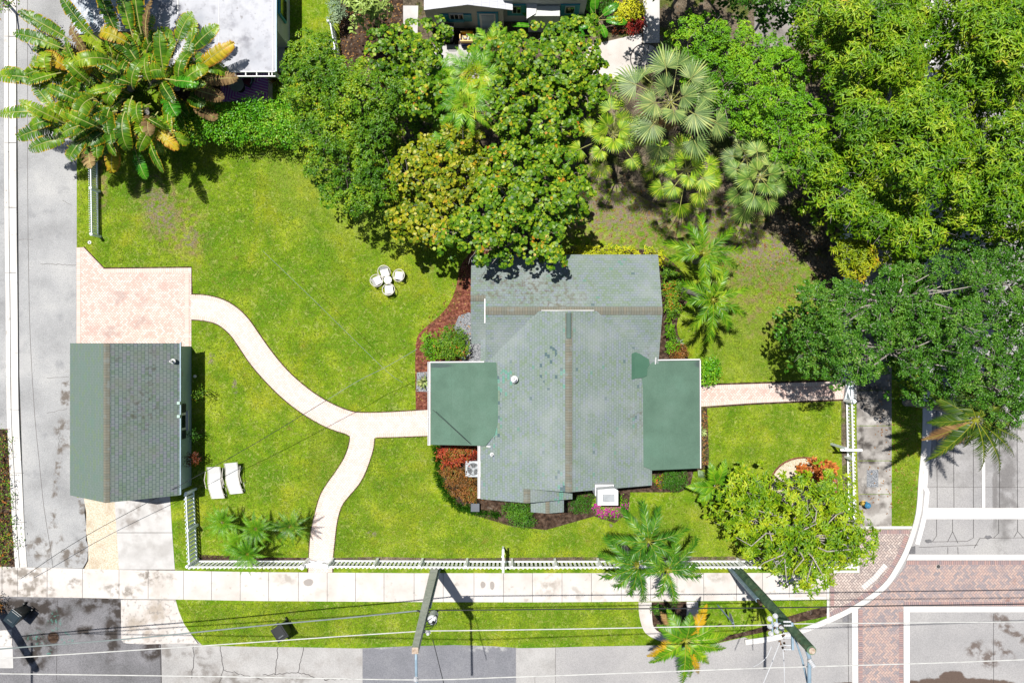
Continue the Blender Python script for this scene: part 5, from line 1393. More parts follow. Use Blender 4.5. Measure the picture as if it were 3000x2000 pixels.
p2 = thing('utility_pole', 'thick round green utility pole with insulator racks at the street corner', 'utility pole', (P(2145, 1662).x, P(2145, 1662).y, .1), group='utility poles on the south verge')
B0 = P(2148, 1655, .1); T0 = P(2378, 1904, 11.0); d_ = T0 - B0
mb = MB(); mb.tube([at(.1), at(3), at(6), at(9), at(11)], [.235, .225, .205, .185, .17], 20); mb.build('shaft', M['pole_green'], p2)
mb = MB(); mb.lathe([(.12, 0), (.12, .06)], tuple(T0), 20); mb.build('cut_top', M['cut'], p2)
mb = MB(); mb.tube([at(.2) + Vector((-.27, -.06, 0)), at(2) + Vector((-.28, -.06, 0)), at(4) + Vector((-.28, -.08, 0)), at(5.2) + Vector((-.27, -.08, 0))], .10, 10); mb.build('conduit', M['metal_blue'], p2)
mb = MB(); mb.tube([at(5.2) + Vector((-.27, -.08, 0)), at(5.7) + Vector((-.27, -.12, 0))], .07, 10); mb.build('cable_head', M['soil'], p2)
mb = MB(); r0 = P(2320, 1822, 9); r1 = P(2322, 1902, 9); mb.beam(r0, r1, .09, .09); mb.build('insulator_rack', M['metal_blue'], p2)
mb = MB(); s0 = P(2262, 1812, 8); s1 = P(2263, 1862, 8); mb.beam(s0, s1, .06, .06); s2_ = P(2275, 1808, 8); s3 = P(2277, 1856, 8); mb.beam(s2_, s3, .05, .05); mb.beam(at(8.0), s0 + Vector((0, -.3, 0)), .05, .06); mb.beam(at(9.0), (r0 + r1) / 2, .06, .07); mb.build('bracket', M['metal_blue'], p2)
for (x, y) in ((2305, 1820), (2306, 1831), (2304, 1854), (2304, 1867), (2304, 1889), (2305, 1901)):
    e0 = P(x - 10, y, 9.05); e1 = P(x + 12, y, 9.05); mb = MB(); n_ = 9
    mb.tube([e0 + (e1 - e0) * k / (n_ * 1.0) for k in range(n_ + 1)], [.045 if k % 2 else .028 for k in range(n_ + 1)], 10); mb.build('insulator', M['ceramic'], p2)
for (x, y) in ((2254, 1810), (2254, 1832), (2257, 1853), (2270, 1802), (2272, 1826), (2274, 1846), (2288, 1838)):
    e = P(x, y, 7.9); mb = MB(); mb.lathe([(.05, 0), (.11, .05), (.07, .09), (.10, .13), (.04, .2)], tuple(e), 12); mb.build('insulator', M['ceramic'], p2)
for (x, y) in ((2293, 1848), (2292, 1858), (2283, 1875), (2296, 1880), (2292, 1893)):
    e = P(x, y, 8.6); mb = MB(); mb.tube([e, e + Vector((.06, -.16, .05))], [.05, .035], 8); mb.build('fuse', M['wood'], p2)
mb = MB(); mb.tube([at(10.5) + Vector((0, -.1, -.1)), P(2371, 1925, 10.3), P(2371, 2000, 10.3), P(2370, 2110, 10.3)], .075, 10); mb.build('street_arm', M['metal_blue'], p2)
mb = MB(); mb.tube([at(9.0) + Vector((.0, -.1, 0)), P(2350, 1930, 9.6), P(2366, 2000, 10.1)], .04, 8); mb.build('arm_brace', M['metal_blue'], p2)
mb = MB(); e0 = P(2370, 1930, 10.4); e1 = P(2384, 1950, 10.4); mb.tube([e0 + (e1 - e0) * k / 9.0 for k in range(10)], [.10 if k % 2 else .06 for k in range(10)], 12); mb.build('insulator', M['ceramic'], p2)
for s, e, m in (((2285, 1880), (2232, 2010), 1), ((2294, 1900), (2299, 2010), 1)):
    mb = MB(); mb.tube([P(*s, 8.7), P((s[0] + e[0]) / 2 + 1, (s[1] + e[1]) / 2, 8.7), P(*e, 8.7)], .02, 6); mb.build('guy_lead', M['ceramic'], p2)
mb = MB(); mb.tube([tuple(q) for q in smooth_line([tuple(P(2260, 1892, 8.2)), tuple(P(2247, 1922, 8.2)), tuple(P(2228, 1940, 8.2)), tuple(P(2207, 1952, 8.4))], 4)], .018, 6); mb.build('guy_lead', M['ceramic'], p2)

M['cable'] = flat('black cable', A(40, 44, 48), .6); M['cable_grey'] = flat('grey twisted cable', A(150, 162, 162), .6); M['cable_white'] = flat('bright bare conductor', A(244, 244, 240), .4)
def wire(label, P_, r, mat, z, sag=0.0, group='overhead wires along the street', name='overhead_wire', cat='wire'):
    q = smooth_line([(x, y) for x, y in P_], 6) if len(P_) > 2 else [P_[0], P_[1]]
    if not isinstance(z, (list, tuple)): z = [z, z]
    n = len(q); path = [P(x, y, z[0] + (z[1] - z[0]) * i / (n - 1)) for i, (x, y) in enumerate(q)]
    mb = MB(); mb.tube(path, r, 6)
    o = mb.build(name, mat, origin=path[0]); return tag(o, label, cat, group)
wire('thick grey twisted cable leading west from the squared pole', [(-300, 1928), (0, 1900), (400, 1868), (750, 1833), (1000, 1810), (1232, 1787)], .030, M['cable_grey'], 6.1)
wire('dark cable running east from the squared pole past the round pole', [(1255, 1787), (1700, 1783), (2250, 1779), (2700, 1772), (3400, 1763)], .026, M['cable'], 6.3)
wire('pale wire leading west below the transformer', [(-300, 1948), (0, 1928), (400, 1903), (750, 1880), (1010, 1862), (1228, 1848)], .022, M['cable_white'], 8.2)
wire('pale wire between the transformer and the insulator racks', [(1240, 1847), (1500, 1844), (1900, 1837), (2262, 1829)], .022, M['cable_white'], 8.3)
wire('pale wire running east over the crossing from the insulator racks', [(2325, 1826), (2600, 1824), (3000, 1820), (3500, 1815)], .020, M['cable_white'], 9.0)
wire('highest white wire crossing the whole street', [(-300, 1968), (0, 1972), (750, 1982), (1220, 1990), (1500, 1982), (1900, 1968), (2250, 1955), (2700, 1942), (3000, 1931), (3500, 1912)], .022, M['cable_white'], 10.1)
wire('thin black service wire slanting over the garage drive', [(60, 1695), (250, 1570), (540, 1414), (750, 1297), (960, 1170)], .013, M['cable'], [1.0, 4.0], group='thin service wires over the garden', name='service_wire')
wire('thin black service wire slanting over the garden path', [(960, 1170), (1050, 1115), (1130, 1075), (1222, 1022)], .010, M['cable_grey'], [4.0, 4.4], group='thin service wires over the garden', name='service_wire')
wire('faint service wire crossing the big lawn', [(770, 735), (900, 860), (1120, 1075), (1180, 1120)], .008, M['cable_grey'], [5.0, 4.0], group='thin service wires over the garden', name='service_wire')
wire('black wire dropping south from the transformer', [(1268, 1873), (1285, 1940), (1310, 2040)], .016, M['cable'], 8.3)
wire('thin black wire over the west porch roof', [(1268, 1200), (1378, 1300)], .012, M['cable'], 3.3, group='thin service wires over the garden', name='service_wire')
# ------------------------------------------------------------------ foliage
RNG = np.random.default_rng(11)
def unit(v): return v / (np.linalg.norm(v, axis=1, keepdims=True) + 1e-9)

# leaf outlines: (along, across, lift) and faces
TPL = {
    'lance': (np.array([(0, 0, 0), (.38, -.5, .12), (.42, 0, 0), (.38, .5, .12), (.78, -.30, .0), (.80, 0, -.08), (.78, .30, .0), (1, 0, -.22)]),
              [(0, 1, 2), (0, 2, 3), (1, 4, 5, 2), (2, 5, 6, 3), (4, 7, 5), (5, 7, 6)]),
    'kite': (np.array([(0, 0, 0), (.5, -.5, .06), (1, 0, -.10), (.5, .5, .06)]), [(0, 1, 2, 3)]),
    'fold': (np.array([(0, 0, 0), (.5, -.5, .14), (1, 0, -.06), (.5, .5, .14)]), [(0, 1, 2), (0, 2, 3)]),
    'round': (np.array([(0, 0, 0), (.18, -.42, .05), (.62, -.5, .08), (1, -.05, 0), (.62, .5, .08), (.18, .42, .05)]), [(0, 1, 2, 3), (0, 3, 4, 5)]),
    'blade': (np.array([(0, -.5, 0), (0, .5, 0), (.55, .42, .03), (.55, -.42, .03), (1, 0, -.12)]), [(0, 3, 2, 1), (3, 4, 2)]),
}
def leaves(base, d, nrm, L, W, kind):
    """base, direction and face normal of each leaf -> arrays for np_mesh"""
    T, F = TPL[kind]
    d = unit(d); s = unit(np.cross(nrm, d)); w = np.cross(d, s)
    n = len(base); k = len(T)
    L = np.broadcast_to(L, (n,))[:, None, None]; W = np.broadcast_to(W, (n,))[:, None, None]
    V = base[:, None, :] + d[:, None, :] * T[None, :, 0:1] * L + s[:, None, :] * T[None, :, 1:2] * W + w[:, None, :] * T[None, :, 2:3] * L
    V = V.reshape(-1, 3)
    cnt = np.tile([len(f) for f in F], n)
    flat_ = np.concatenate([np.array(f) for f in F])
    idx = (flat_[None, :] + (np.arange(n) * k)[:, None]).ravel()
    return V, cnt, idx
def join(parts):
    Vs, Cs, Is = [], [], []; o = 0
    for V, c, i in parts:
        Vs.append(V); Cs.append(c); Is.append(i + o); o += len(V)
    return np.concatenate(Vs), np.concatenate(Cs), np.concatenate(Is)

def clusters(cen, rad, n_each, flat_=0.7, low=-0.25, shell=(0.75, 1.08), rng=RNG):
    """points scattered over the upper skin of leafy lobes, with the outward direction"""
    P_, D_ = [], []
    for c, r in zip(cen, rad):
        n = int(n_each * r * r)
        z = rng.uniform(low, 1.0, n); a = rng.uniform(0, 2 * np.pi, n)
        q = np.sqrt(np.maximum(0, 1 - z * z))
        D = np.stack([q * np.cos(a), q * np.sin(a), z], 1)
        rr = rng.uniform(shell[0], shell[1], n) * r * (1 + 0.18 * np.sin(5 * a + c[0] * 3) * q)
        P_.append(np.array(c)[None, :] + D * np.stack([rr, rr, rr * flat_], 1)); D_.append(D)
    return np.concatenate(P_), unit(np.concatenate(D_))

def clumps(P0, D0, m, rc, L, W, kind, tilt=.55, rng=RNG):
    """compact leafy tufts: m leaves over the upper side of a little dome at each twig end"""
    n = len(P0); B = np.repeat(P0, m, 0); Dm = np.repeat(unit(D0 + np.array([0, 0, .6])), m, 0)
    r_ = np.repeat(rc * rng.uniform(.65, 1.25, n), m)[:, None]
    v = unit(rng.normal(0, 1, B.shape) + Dm * .9)
    v *= np.sign(np.maximum(np.sum(v * Dm, 1), -.2) + 1e-9)[:, None] * 1.0
    B = B + v * r_ * rng.uniform(.6, 1.05, (len(B), 1)) * np.array([1, 1, .7])
    N = unit(v * .7 + np.array([0, 0, .7]) + rng.normal(0, tilt * .5, B.shape))
    out = unit(v + rng.normal(0, .5, v.shape)); d = out - N * np.sum(out * N, 1)[:, None]
    sc = rng.uniform(.7, 1.2, len(B))
    return leaves(B - unit(d) * (L * .4), d, N, L * sc, W * sc, kind)

def rosettes(P0, D0, m, L, W, kind, spread=1.0, up=0.35, rng=RNG, jit=0.05):
    """m leaves round each twig end"""
    n = len(P0)
    ax = unit(D0 + np.array([0, 0, 0.8]) + rng.normal(0, .30, D0.shape))
    t1 = unit(np.cross(ax, rng.normal(0, 1, ax.shape))); t2 = np.cross(ax, t1)
    out = []
    a0 = rng.uniform(0, 2 * np.pi, n)
    B, Dd, N = [], [], []
    for k in range(m):
        a = a0 + 2 * np.pi * k / m + rng.normal(0, .25, n)
        ra = (t1 * np.cos(a)[:, None] + t2 * np.sin(a)[:, None])
        u = up * rng.uniform(-.6, 1.4, n)[:, None]
        d = unit(ra * spread + ax * u)
        B.append(P0 + rng.normal(0, jit, P0.shape)); Dd.append(d); N.append(unit(ax + ra * 0.0 - d * (np.sum(ax * d, 1)[:, None])) + 1e-4)
    B = np.concatenate(B); Dd = np.concatenate(Dd); N = np.concatenate(N)
    sc = rng.uniform(.7, 1.2, len(B))
    return leaves(B, Dd, N, L * sc, W * sc, kind)

def scatter(P0, D0, m, L, W, kind, spread=.16, tilt=.7, rng=RNG):
    """m leaves thrown round each twig end, faces mostly outward"""
    B = np.repeat(P0, m, 0) + rng.normal(0, spread, (len(P0) * m, 3))
    N = unit(np.repeat(D0, m, 0) * .6 + np.array([0, 0, .55]) + rng.normal(0, tilt * .5, B.shape))
    d = unit(np.cross(N, rng.normal(0, 1, B.shape)))
    sc = rng.uniform(.7, 1.25, len(B))
    return leaves(B, d, N, L * sc, W * sc, kind)

def lobes(poly, gap, r, ztop, zedge, dome=120.0, zj=.5, seed=1, inset=.75, holes=()):
    """leafy lobes filling a surveyed crown outline (survey pixels); returns centres, radii"""
    rnd = random.Random(seed)
    xs = [p[0] for p in poly]; ys = [p[1] for p in poly]
    out = []; tries = 0
    area = (max(xs) - min(xs)) * (max(ys) - min(ys))
    while tries < 12000:
        tries += 1
        x = rnd.uniform(min(xs), max(xs)); y = rnd.uniform(min(ys), max(ys))
        if not in_poly(x, y, poly): continue
        e = edge_dist(x, y, poly)
        rr = r * rnd.uniform(.75, 1.2)
        if e < rr * S * inset:
            rr = max(r * .55, e / S / inset) if e > r * S * .35 else None
            if rr is None: continue
        if any((x - h[0]) ** 2 + (y - h[1]) ** 2 < (h[2] + rr * S * .55) ** 2 for h in holes): continue
        if any((x - a) ** 2 + (y - b) ** 2 < (gap * S * (.6 + .4 * rr / r)) ** 2 for a, b, _, _ in out): continue
        z = zedge + (ztop - zedge) * (1 - math.exp(-e / dome)) / (1 - math.exp(-2.2)) + rnd.uniform(-zj, zj)
        out.append((x, y, z, rr))
    cen = [tuple(P(x, y, z)) for x, y, z, _ in out]
    return cen, [q[3] for q in out]

def trunk(name, base, cen, rad, r0, mat, parent, rnd, every=1, fork=.45, ntw=0, twl=.6):
    b = Vector(base)
    top = Vector((sum(c[0] for c in cen) / len(cen), sum(c[1] for c in cen) / len(cen), min(c[2] for c in cen)))
    fk = b + (top - b) * fork; fk.z = b.z + (top.z - b.z) * fork
    mb = MB()
    mid = (b + fk) / 2 + Vector((rnd.uniform(-.15, .15), rnd.uniform(-.15, .15), 0))
    mb.tube([b - Vector((0, 0, .05)), b + Vector((0, 0, .15)), mid, fk], [r0 * 1.5, r0 * 1.1, r0 * .95, r0 * .85], 10)
    groups = {}
    for i, c in enumerate(cen):
        a = int(((math.atan2(c[1] - fk.y, c[0] - fk.x) + math.pi) / (2 * math.pi)) * 6) % 6
        groups.setdefault(a, []).append(i)
    for a, ii in groups.items():
        far = Vector((sum(cen[i][0] for i in ii) / len(ii), sum(cen[i][1] for i in ii) / len(ii), sum(cen[i][2] for i in ii) / len(ii) - .5))
        m1 = fk + (far - fk) * .5 + Vector((rnd.uniform(-.3, .3), rnd.uniform(-.3, .3), -.2))
        mb.tube([fk, m1, far], [r0 * .6, r0 * .42, r0 * .25], 8)
        for i in ii[::every]:
            c = Vector(cen[i]); m2 = far + (c - far) * .5 + Vector((rnd.uniform(-.25, .25), rnd.uniform(-.25, .25), rnd.uniform(-.3, 0)))
            mb.tube([far - (far - m1) * rnd.uniform(0, .5), m2, c - Vector((0, 0, rad[i] * .1))], [r0 * .18, r0 * .10, r0 * .04], 5)
    if ntw: twigs(mb, cen, rad, ntw, twl, .010)
    return mb.build(name, [mat, M['bark_pale']], parent)

def twigs(mb, cen, rad, n, L, r, rng=RNG):
    """bare twigs that stand out of the leaves"""
    mb.cur = 1
    for _ in range(n):
        i = rng.integers(len(cen)); c = Vector(cen[i]); a = rng.uniform(0, 6.28); e = rng.uniform(.2, 1.2)
        d = Vector((math.cos(a) * math.cos(e), math.sin(a) * math.cos(e), math.sin(e)))
        p0 = c + d * rad[i] * .55; p1 = c + d * (rad[i] + L * rng.uniform(.2, .7)); p1.z = max(p1.z - .12, p0.z - .1)
        m = (p0 + p1) / 2 + Vector((rng.uniform(-.1, .1), rng.uniform(-.1, .1), .08))
        mb.tube([c, p0, m, p1], [r, r, r * .7, r * .3], 4, cap=False)

def tree(name, label, base, cen, rad, parts, mat, r0, bark, group=None, seed=1, ntw=0, twl=.6, cat='tree', every=1, under=True):
    rnd = random.Random(seed)
    b = P(*base, 0); b.z = .1
    t = thing(name, label, cat, tuple(b), group=group)
    trunk('trunk', b, cen, rad, r0, bark, t, rnd, every, ntw=ntw, twl=twl)
    if under:
        uc = [(x + rnd.uniform(-.3, .3), y + rnd.uniform(-.3, .3), max(1.4, z - rnd.uniform(1.6, 2.6))) for x, y, z in cen]
        p_, d_ = clusters(uc, [r * 1.0 for r in rad], 16, .6, -.3, (.3, 1.0))
        parts = parts + [clumps(p_, d_, 12, .30, .22, .14, 'fold', 1.0)]
    V, c, i = join(parts)
    np_mesh('crown', V, c, i, mat, t)
    return t

def g(r, gg, b, k=1.22): return A(r, gg, b * .82, k)
# leaf colours (darkest leaf .. palest leaf)
LK = 1.0
M['l_glossy'] = leaf_mat('glossy dark green leaves', [(0, g(52, 96, 20)), (.35, g(84, 136, 26)), (.7, g(130, 170, 36)), (.93, g(176, 196, 50)), (1, g(214, 170, 44))], .9, rough=.38)
M['l_grape'] = leaf_mat('round sea grape leaves', [(0, g(40, 84, 12)), (.3, g(76, 124, 18)), (.62, g(118, 158, 28)), (.86, g(170, 190, 52)), (.94, g(206, 160, 50)), (1, g(190, 96, 50))], .8, rough=.42, amt=.75)
M['l_grape_yellow'] = leaf_mat('yellowing sea grape leaves', [(0, g(56, 94, 14)), (.3, g(104, 134, 22)), (.65, g(160, 168, 34)), (.9, g(202, 192, 60)), (1, g(206, 130, 46))], .8, rough=.42, amt=.75)
M['l_bright'] = leaf_mat('small bright green leaves', [(0, g(52, 108, 12)), (.3, g(92, 154, 18)), (.7, g(136, 194, 32)), (1, g(186, 216, 64))], .8, rough=.45)
M['l_mango'] = leaf_mat('narrow drooping mango leaves', [(0, g(50, 96, 12)), (.3, g(92, 144, 20)), (.65, g(144, 184, 38)), (.95, g(198, 212, 72)), (1, g(222, 180, 90))], .7, rough=.40, amt=.5)
M['l_mango_young'] = leaf_mat('yellow young mango leaves', [(0, g(96, 130, 18)), (.4, g(150, 174, 28)), (.8, g(198, 202, 48)), (1, g(216, 160, 66))], .9, rough=.42)
M['l_oak'] = leaf_mat('small dark oak leaves', [(0, g(38, 82, 22)), (.3, g(62, 118, 30)), (.7, g(96, 150, 48)), (.95, g(140, 180, 90)), (1, g(190, 200, 150))], .7, rough=.36, amt=.6)
M['l_plum'] = leaf_mat('yellow green paddle leaves', [(0, g(56, 104, 12)), (.3, g(106, 152, 20)), (.7, g(162, 190, 34)), (1, g(208, 214, 60))], .9, rough=.42, amt=.5)
M['l_hedge'] = leaf_mat('hedge leaves', [(0, g(44, 104, 16)), (.3, g(76, 150, 24)), (.7, g(124, 192, 40)), (.93, g(190, 224, 90)), (1, g(226, 236, 140))], .7, rough=.34, amt=.55)
M['l_box'] = leaf_mat('dark clipped leaves', [(0, g(44, 92, 20)), (.5, g(72, 130, 30)), (1, g(120, 170, 50))], 1.2, rough=.45)
M['l_croton'] = leaf_mat('red and bronze croton leaves', [(0, g(92, 38, 32)), (.25, g(150, 54, 44)), (.45, g(206, 78, 60)), (.62, g(176, 104, 60)), (.8, g(110, 112, 44)), (1, g(214, 150, 100))], 1.3, rough=.42, amt=.45)
M['l_croton_dark'] = leaf_mat('bronze croton leaves', [(0, g(70, 60, 34)), (.35, g(120, 88, 50)), (.6, g(176, 112, 70)), (.8, g(106, 112, 40)), (1, g(206, 146, 96))], 1.3, rough=.42, amt=.5)
M['l_mixed'] = leaf_mat('green croton leaves with red tips', [(0, g(56, 100, 22)), (.4, g(96, 146, 32)), (.75, g(140, 178, 48)), (.88, g(206, 120, 50)), (1, g(196, 60, 40))], 1.3, rough=.42, amt=.6)
M['l_yellow'] = leaf_mat('yellow croton leaves', [(0, g(140, 160, 20)), (.4, g(200, 210, 40)), (1, g(244, 236, 60))], 1.3, rough=.42)
M['l_red'] = leaf_mat('deep red leaves', [(0, g(84, 20, 24)), (.5, g(146, 34, 36)), (1, g(200, 70, 60))], 1.3, rough=.42)
M['l_maroon'] = leaf_mat('maroon leaves', [(0, g(70, 30, 20)), (.5, g(112, 52, 30)), (1, g(160, 90, 50))], 1.3, rough=.42)
M['l_pink'] = leaf_mat('magenta bracts', [(0, g(150, 30, 150)), (.5, g(196, 50, 190)), (1, g(226, 90, 214))], 1.3, rough=.6)
M['l_silver'] = leaf_mat('silvery blue leaves', [(0, g(120, 150, 140)), (.5, g(160, 188, 180)), (1, g(200, 218, 212))], 1.3, rough=.6)
M['l_brom'] = leaf_mat('orange bromeliad leaves', [(0, g(190, 96, 60)), (.3, g(232, 130, 80)), (.6, g(244, 176, 110)), (.8, g(232, 110, 110)), (1, g(246, 210, 120))], 1.5, rough=.42, amt=.4)
M['l_lily'] = leaf_mat('dark strappy grass leaves', [(0, g(40, 90, 20)), (.5, g(70, 130, 30)), (1, g(110, 160, 50))], 1.3, rough=.5)
M['l_agave'] = leaf_mat('pale striped agave leaves', [(0, g(126, 160, 120)), (.5, g(190, 210, 160)), (1, g(232, 238, 200))], 1.3, rough=.5)
M['p_green'] = leaf_mat('palm leaflets', [(0, g(54, 104, 16)), (.4, g(92, 148, 26)), (.75, g(140, 184, 40)), (1, g(200, 214, 70))], .9, rough=.38, amt=.55)
M['p_dark'] = leaf_mat('dark palm leaflets', [(0, g(34, 84, 22)), (.4, g(62, 120, 30)), (.75, g(100, 154, 44)), (1, g(160, 190, 70))], .9, rough=.36, amt=.55)
M['p_coco'] = leaf_mat('coconut leaflets', [(0, g(36, 66, 20)), (.4, g(64, 98, 30)), (.75, g(104, 130, 40)), (1, g(176, 172, 70))], .9, rough=.4, amt=.55)
M['p_yellow'] = leaf_mat('yellowing palm leaflets', [(0, g(150, 120, 20)), (.4, g(206, 164, 30)), (.8, g(236, 196, 60)), (1, g(230, 170, 130))], .9, rough=.45)
M['p_brown'] = leaf_mat('dead palm leaflets', [(0, g(110, 80, 60)), (.5, g(160, 124, 96)), (1, g(206, 176, 144))], .9, rough=.7)
M['p_date'] = leaf_mat('fine deep green leaflets', [(0, g(56, 112, 18)), (.5, g(92, 156, 26)), (1, g(140, 190, 40))], .9, rough=.4)
M['p_areca'] = leaf_mat('lime palm leaflets', [(0, g(60, 120, 20)), (.4, g(104, 168, 32)), (.8, g(168, 204, 60)), (1, g(226, 208, 60))], .9, rough=.4)
M['p_silver'] = leaf_mat('blue green fan segments', [(0, g(84, 116, 74)), (.4, g(124, 154, 106)), (.75, g(168, 188, 130)), (1, g(212, 216, 156))], .8, rough=.4, amt=.6)
M['p_fan'] = leaf_mat('yellow green fan segments', [(0, g(86, 136, 24)), (.4, g(142, 186, 44)), (.75, g(192, 214, 70)), (1, g(228, 234, 120))], .8, rough=.4, amt=.6)
M['p_fan_grey'] = leaf_mat('grey green fan segments', [(0, g(80, 122, 50)), (.4, g(122, 162, 80)), (.75, g(168, 194, 110)), (1, g(212, 222, 150))], .8, rough=.4, amt=.6)
M['rachis'] = flat('yellow green leaf stalk', A(168, 172, 50), .5)
M['rachis_pale'] = flat('pale leaf stalk', A(206, 206, 120), .5)
M['rachis_brown'] = flat('brown leaf stalk', A(150, 110, 80), .7)
M['banana'] = leaf_mat('huge torn paddle leaves', [(0, g(40, 78, 18)), (.35, g(72, 122, 24)), (.7, g(120, 160, 34)), (1, g(176, 196, 60))], .5, rough=.36, amt=.35, edge=(A(232, 186, 44), .80, .55), vein=(A(206, 206, 90), .05))
M['banana_yellow'] = leaf_mat('yellowed torn paddle leaves', [(0, g(120, 130, 26)), (.4, g(180, 170, 36)), (.8, g(222, 190, 50)), (1, g(214, 150, 70))], .5, rough=.45, amt=.35, edge=(A(214, 150, 60), .7, .5))
M['banana_dead'] = leaf_mat('dead brown paddle leaves', [(0, g(96, 74, 58)), (.5, g(150, 122, 98)), (1, g(200, 176, 148))], .5, rough=.8)
M['banana_fresh'] = leaf_mat('fresh paddle leaves', [(0, g(44, 120, 26)), (.5, g(84, 160, 40)), (1, g(140, 200, 70))], .5, rough=.3, vein=(A(190, 220, 110), .05))

# ------------------------------------------------------------------ palms and big leaves
def frond_curve(C, az, L, e0, e1, n=16, twist=0.0):
    """midrib that rises at e0 and bends over to e1 (radians)"""
    p = np.array(C, float); out = [p.copy()]; tang = []
    for i in range(n):
        t = (i + .5) / n; e = e0 + (e1 - e0) * t ** 1.2; a = az + twist * t
        d = np.array([math.cos(a) * math.cos(e), math.sin(a) * math.cos(e), math.sin(e)])
        p = p + d * L / n; out.append(p.copy()); tang.append(d)
    tang.append(tang[-1])
    return np.array(out), np.array(tang)

def feather(C, az, L, e0, e1, nl=34, ll=.5, lw=.045, start=.12, vee=.35, droop=.3, fwd=.6, rng=RNG, twist=0.0, ragged=0.0, multi=0.0, blunt=0.0):
    pts_, tg = frond_curve(C, az, L, e0, e1, 16, twist)
    B, D, N, LL = [], [], [], []
    for k in range(nl):
        t = start + (1 - start) * (k + .5) / nl
        f = t * 16; i = min(15, int(f)); q = pts_[i] + (pts_[i + 1] - pts_[i]) * (f - i); d = tg[i]
        s = np.cross(d, [0, 0, 1]); s /= np.linalg.norm(s) + 1e-9; u = np.cross(s, d)
        prof = math.sin(math.pi * min(1, (.12 + .88 * t)) ** .75) ** .6 if t < .999 else .3
        prof = max(.25, prof) * (1 - .35 * t)
        if blunt: prof = (min(1.0, .45 + 2.2 * t) * .9) * (1 - blunt) * (t > .93) + min(1.0, .4 + 2.2 * t) * .9 * (t <= .93)
        for sg in (-1, 1):
            if ragged and rng.random() < ragged: continue
            v = vee + rng.normal(0, .10) + multi * rng.uniform(-1, 1)
            dd = s * sg + d * (fwd + .5 * t) + u * v + np.array([0, 0, -droop * rng.uniform(.6, 1.4)])
            B.append(q); D.append(dd); N.append(u + s * sg * -.25 + rng.normal(0, .12, 3)); LL.append(ll * prof * rng.uniform(.85, 1.1))
    B, D, N, LL = map(np.array, (B, D, N, LL))
    return leaves(B, D, unit(N), LL, lw * (0.6 + .6 * LL / ll), 'blade'), pts_

def palm(name, label, base, C, z, fronds, mat, group=None, nl=34, ll=.5, lw=.05, tr=.11, trunk_mat=None, rach=None, rr=.02, shaft=True, cat='palm', alt=None, bow=0.0, **kw):
    """fronds: (azimuth in picture degrees counter-clockwise from east, length m, e0, e1 [, alternative material])"""
    c = P(C[0], C[1], z); b = P(*base, 0); b.z = .1
    t = thing(name, label, cat, tuple(b), group=group)
    mb = MB(); m = (b + c) / 2 + Vector((bow, bow * .5, 0))
    mb.tube([b, b + (m - b) * .1, m, c - Vector((0, 0, .15))], [tr * 1.5, tr * 1.1, tr, tr * .85], 12)
    mb.build('trunk', trunk_mat or M['palm_bark'], t)
    if shaft:
        mb = MB(); mb.tube([c - Vector((0, 0, .55)), c - Vector((0, 0, .2)), c + Vector((0, 0, .12))], [tr * .8, tr * 1.0, tr * .4], 10); mb.build('crownshaft', M['rachis'], t)
    for f in fronds:
        (V, cn, ix), path = feather(tuple(c), math.radians(f[0]), f[1], math.radians(f[2]), math.radians(f[3]), nl=nl, ll=ll, lw=lw, **kw)
        mt = M[f[4]] if len(f) > 4 else mat
        o = np_mesh('frond', V, cn, ix, mt, t)
        mb = MB(); mb.tube([tuple(p) for p in path[::2]], [rr * (1 - .85 * k / 8) for k in range(9)], 5, cap=False); mb.build('leaf_stalk', rach or M['rachis'], o)
    return t

def fan_leaf(C, az, el, pl, R, nseg=26, sweep=1.95, tilt=.3, droop=.25, rng=RNG, w=.07):
    """one fan leaf: stalk, then segments round its end; returns arrays + hub"""
    C = np.array(C, float)
    d = np.array([math.cos(az) * math.cos(el), math.sin(az) * math.cos(el), math.sin(el)])
    hub = C + d * pl; hub[2] -= .08 * pl
    e2 = el - tilt - rng.uniform(-.15, .35)
    f = np.array([math.cos(az) * math.cos(e2), math.sin(az) * math.cos(e2), math.sin(e2)])
    s = np.cross(f, [0, 0, 1]); s /= np.linalg.norm(s); u = np.cross(s, f)
    V, cn, ix = [], [], []
    for k in range(nseg):
        a = -sweep + 2 * sweep * (k + .5) / nseg; r = R * (1 - .38 * (abs(a) / sweep) ** 1.3) * rng.uniform(.92, 1.06)
        da = sweep / nseg * .82
        def pt(rad, ang, lift=0.0, dz=0.0):
            return hub + (f * math.cos(ang) + s * math.sin(ang)) * rad + u * (lift + .10 * R * abs(math.sin(ang * .5))) + np.array([0, 0, dz])
        n0 = len(V); dr = -droop * R * rng.uniform(.5, 1.3)
        V += [pt(.02, a), pt(.58 * r, a - da, -.012, -.05 * R), pt(.58 * r, a, .03, -.05 * R), pt(.58 * r, a + da, -.012, -.05 * R), pt(.84 * r, a - da * .34, .0, dr * .35), pt(.84 * r, a + da * .34, 0, dr * .35), pt(r, a + rng.normal(0, .03), 0, dr)]
        for q in ((0, 1, 2), (0, 2, 3), (1, 4, 5, 3, 2), (4, 6, 5)):
            cn.append(len(q)); ix += [n0 + j for j in q]
    return np.array(V), np.array(cn), np.array(ix), hub

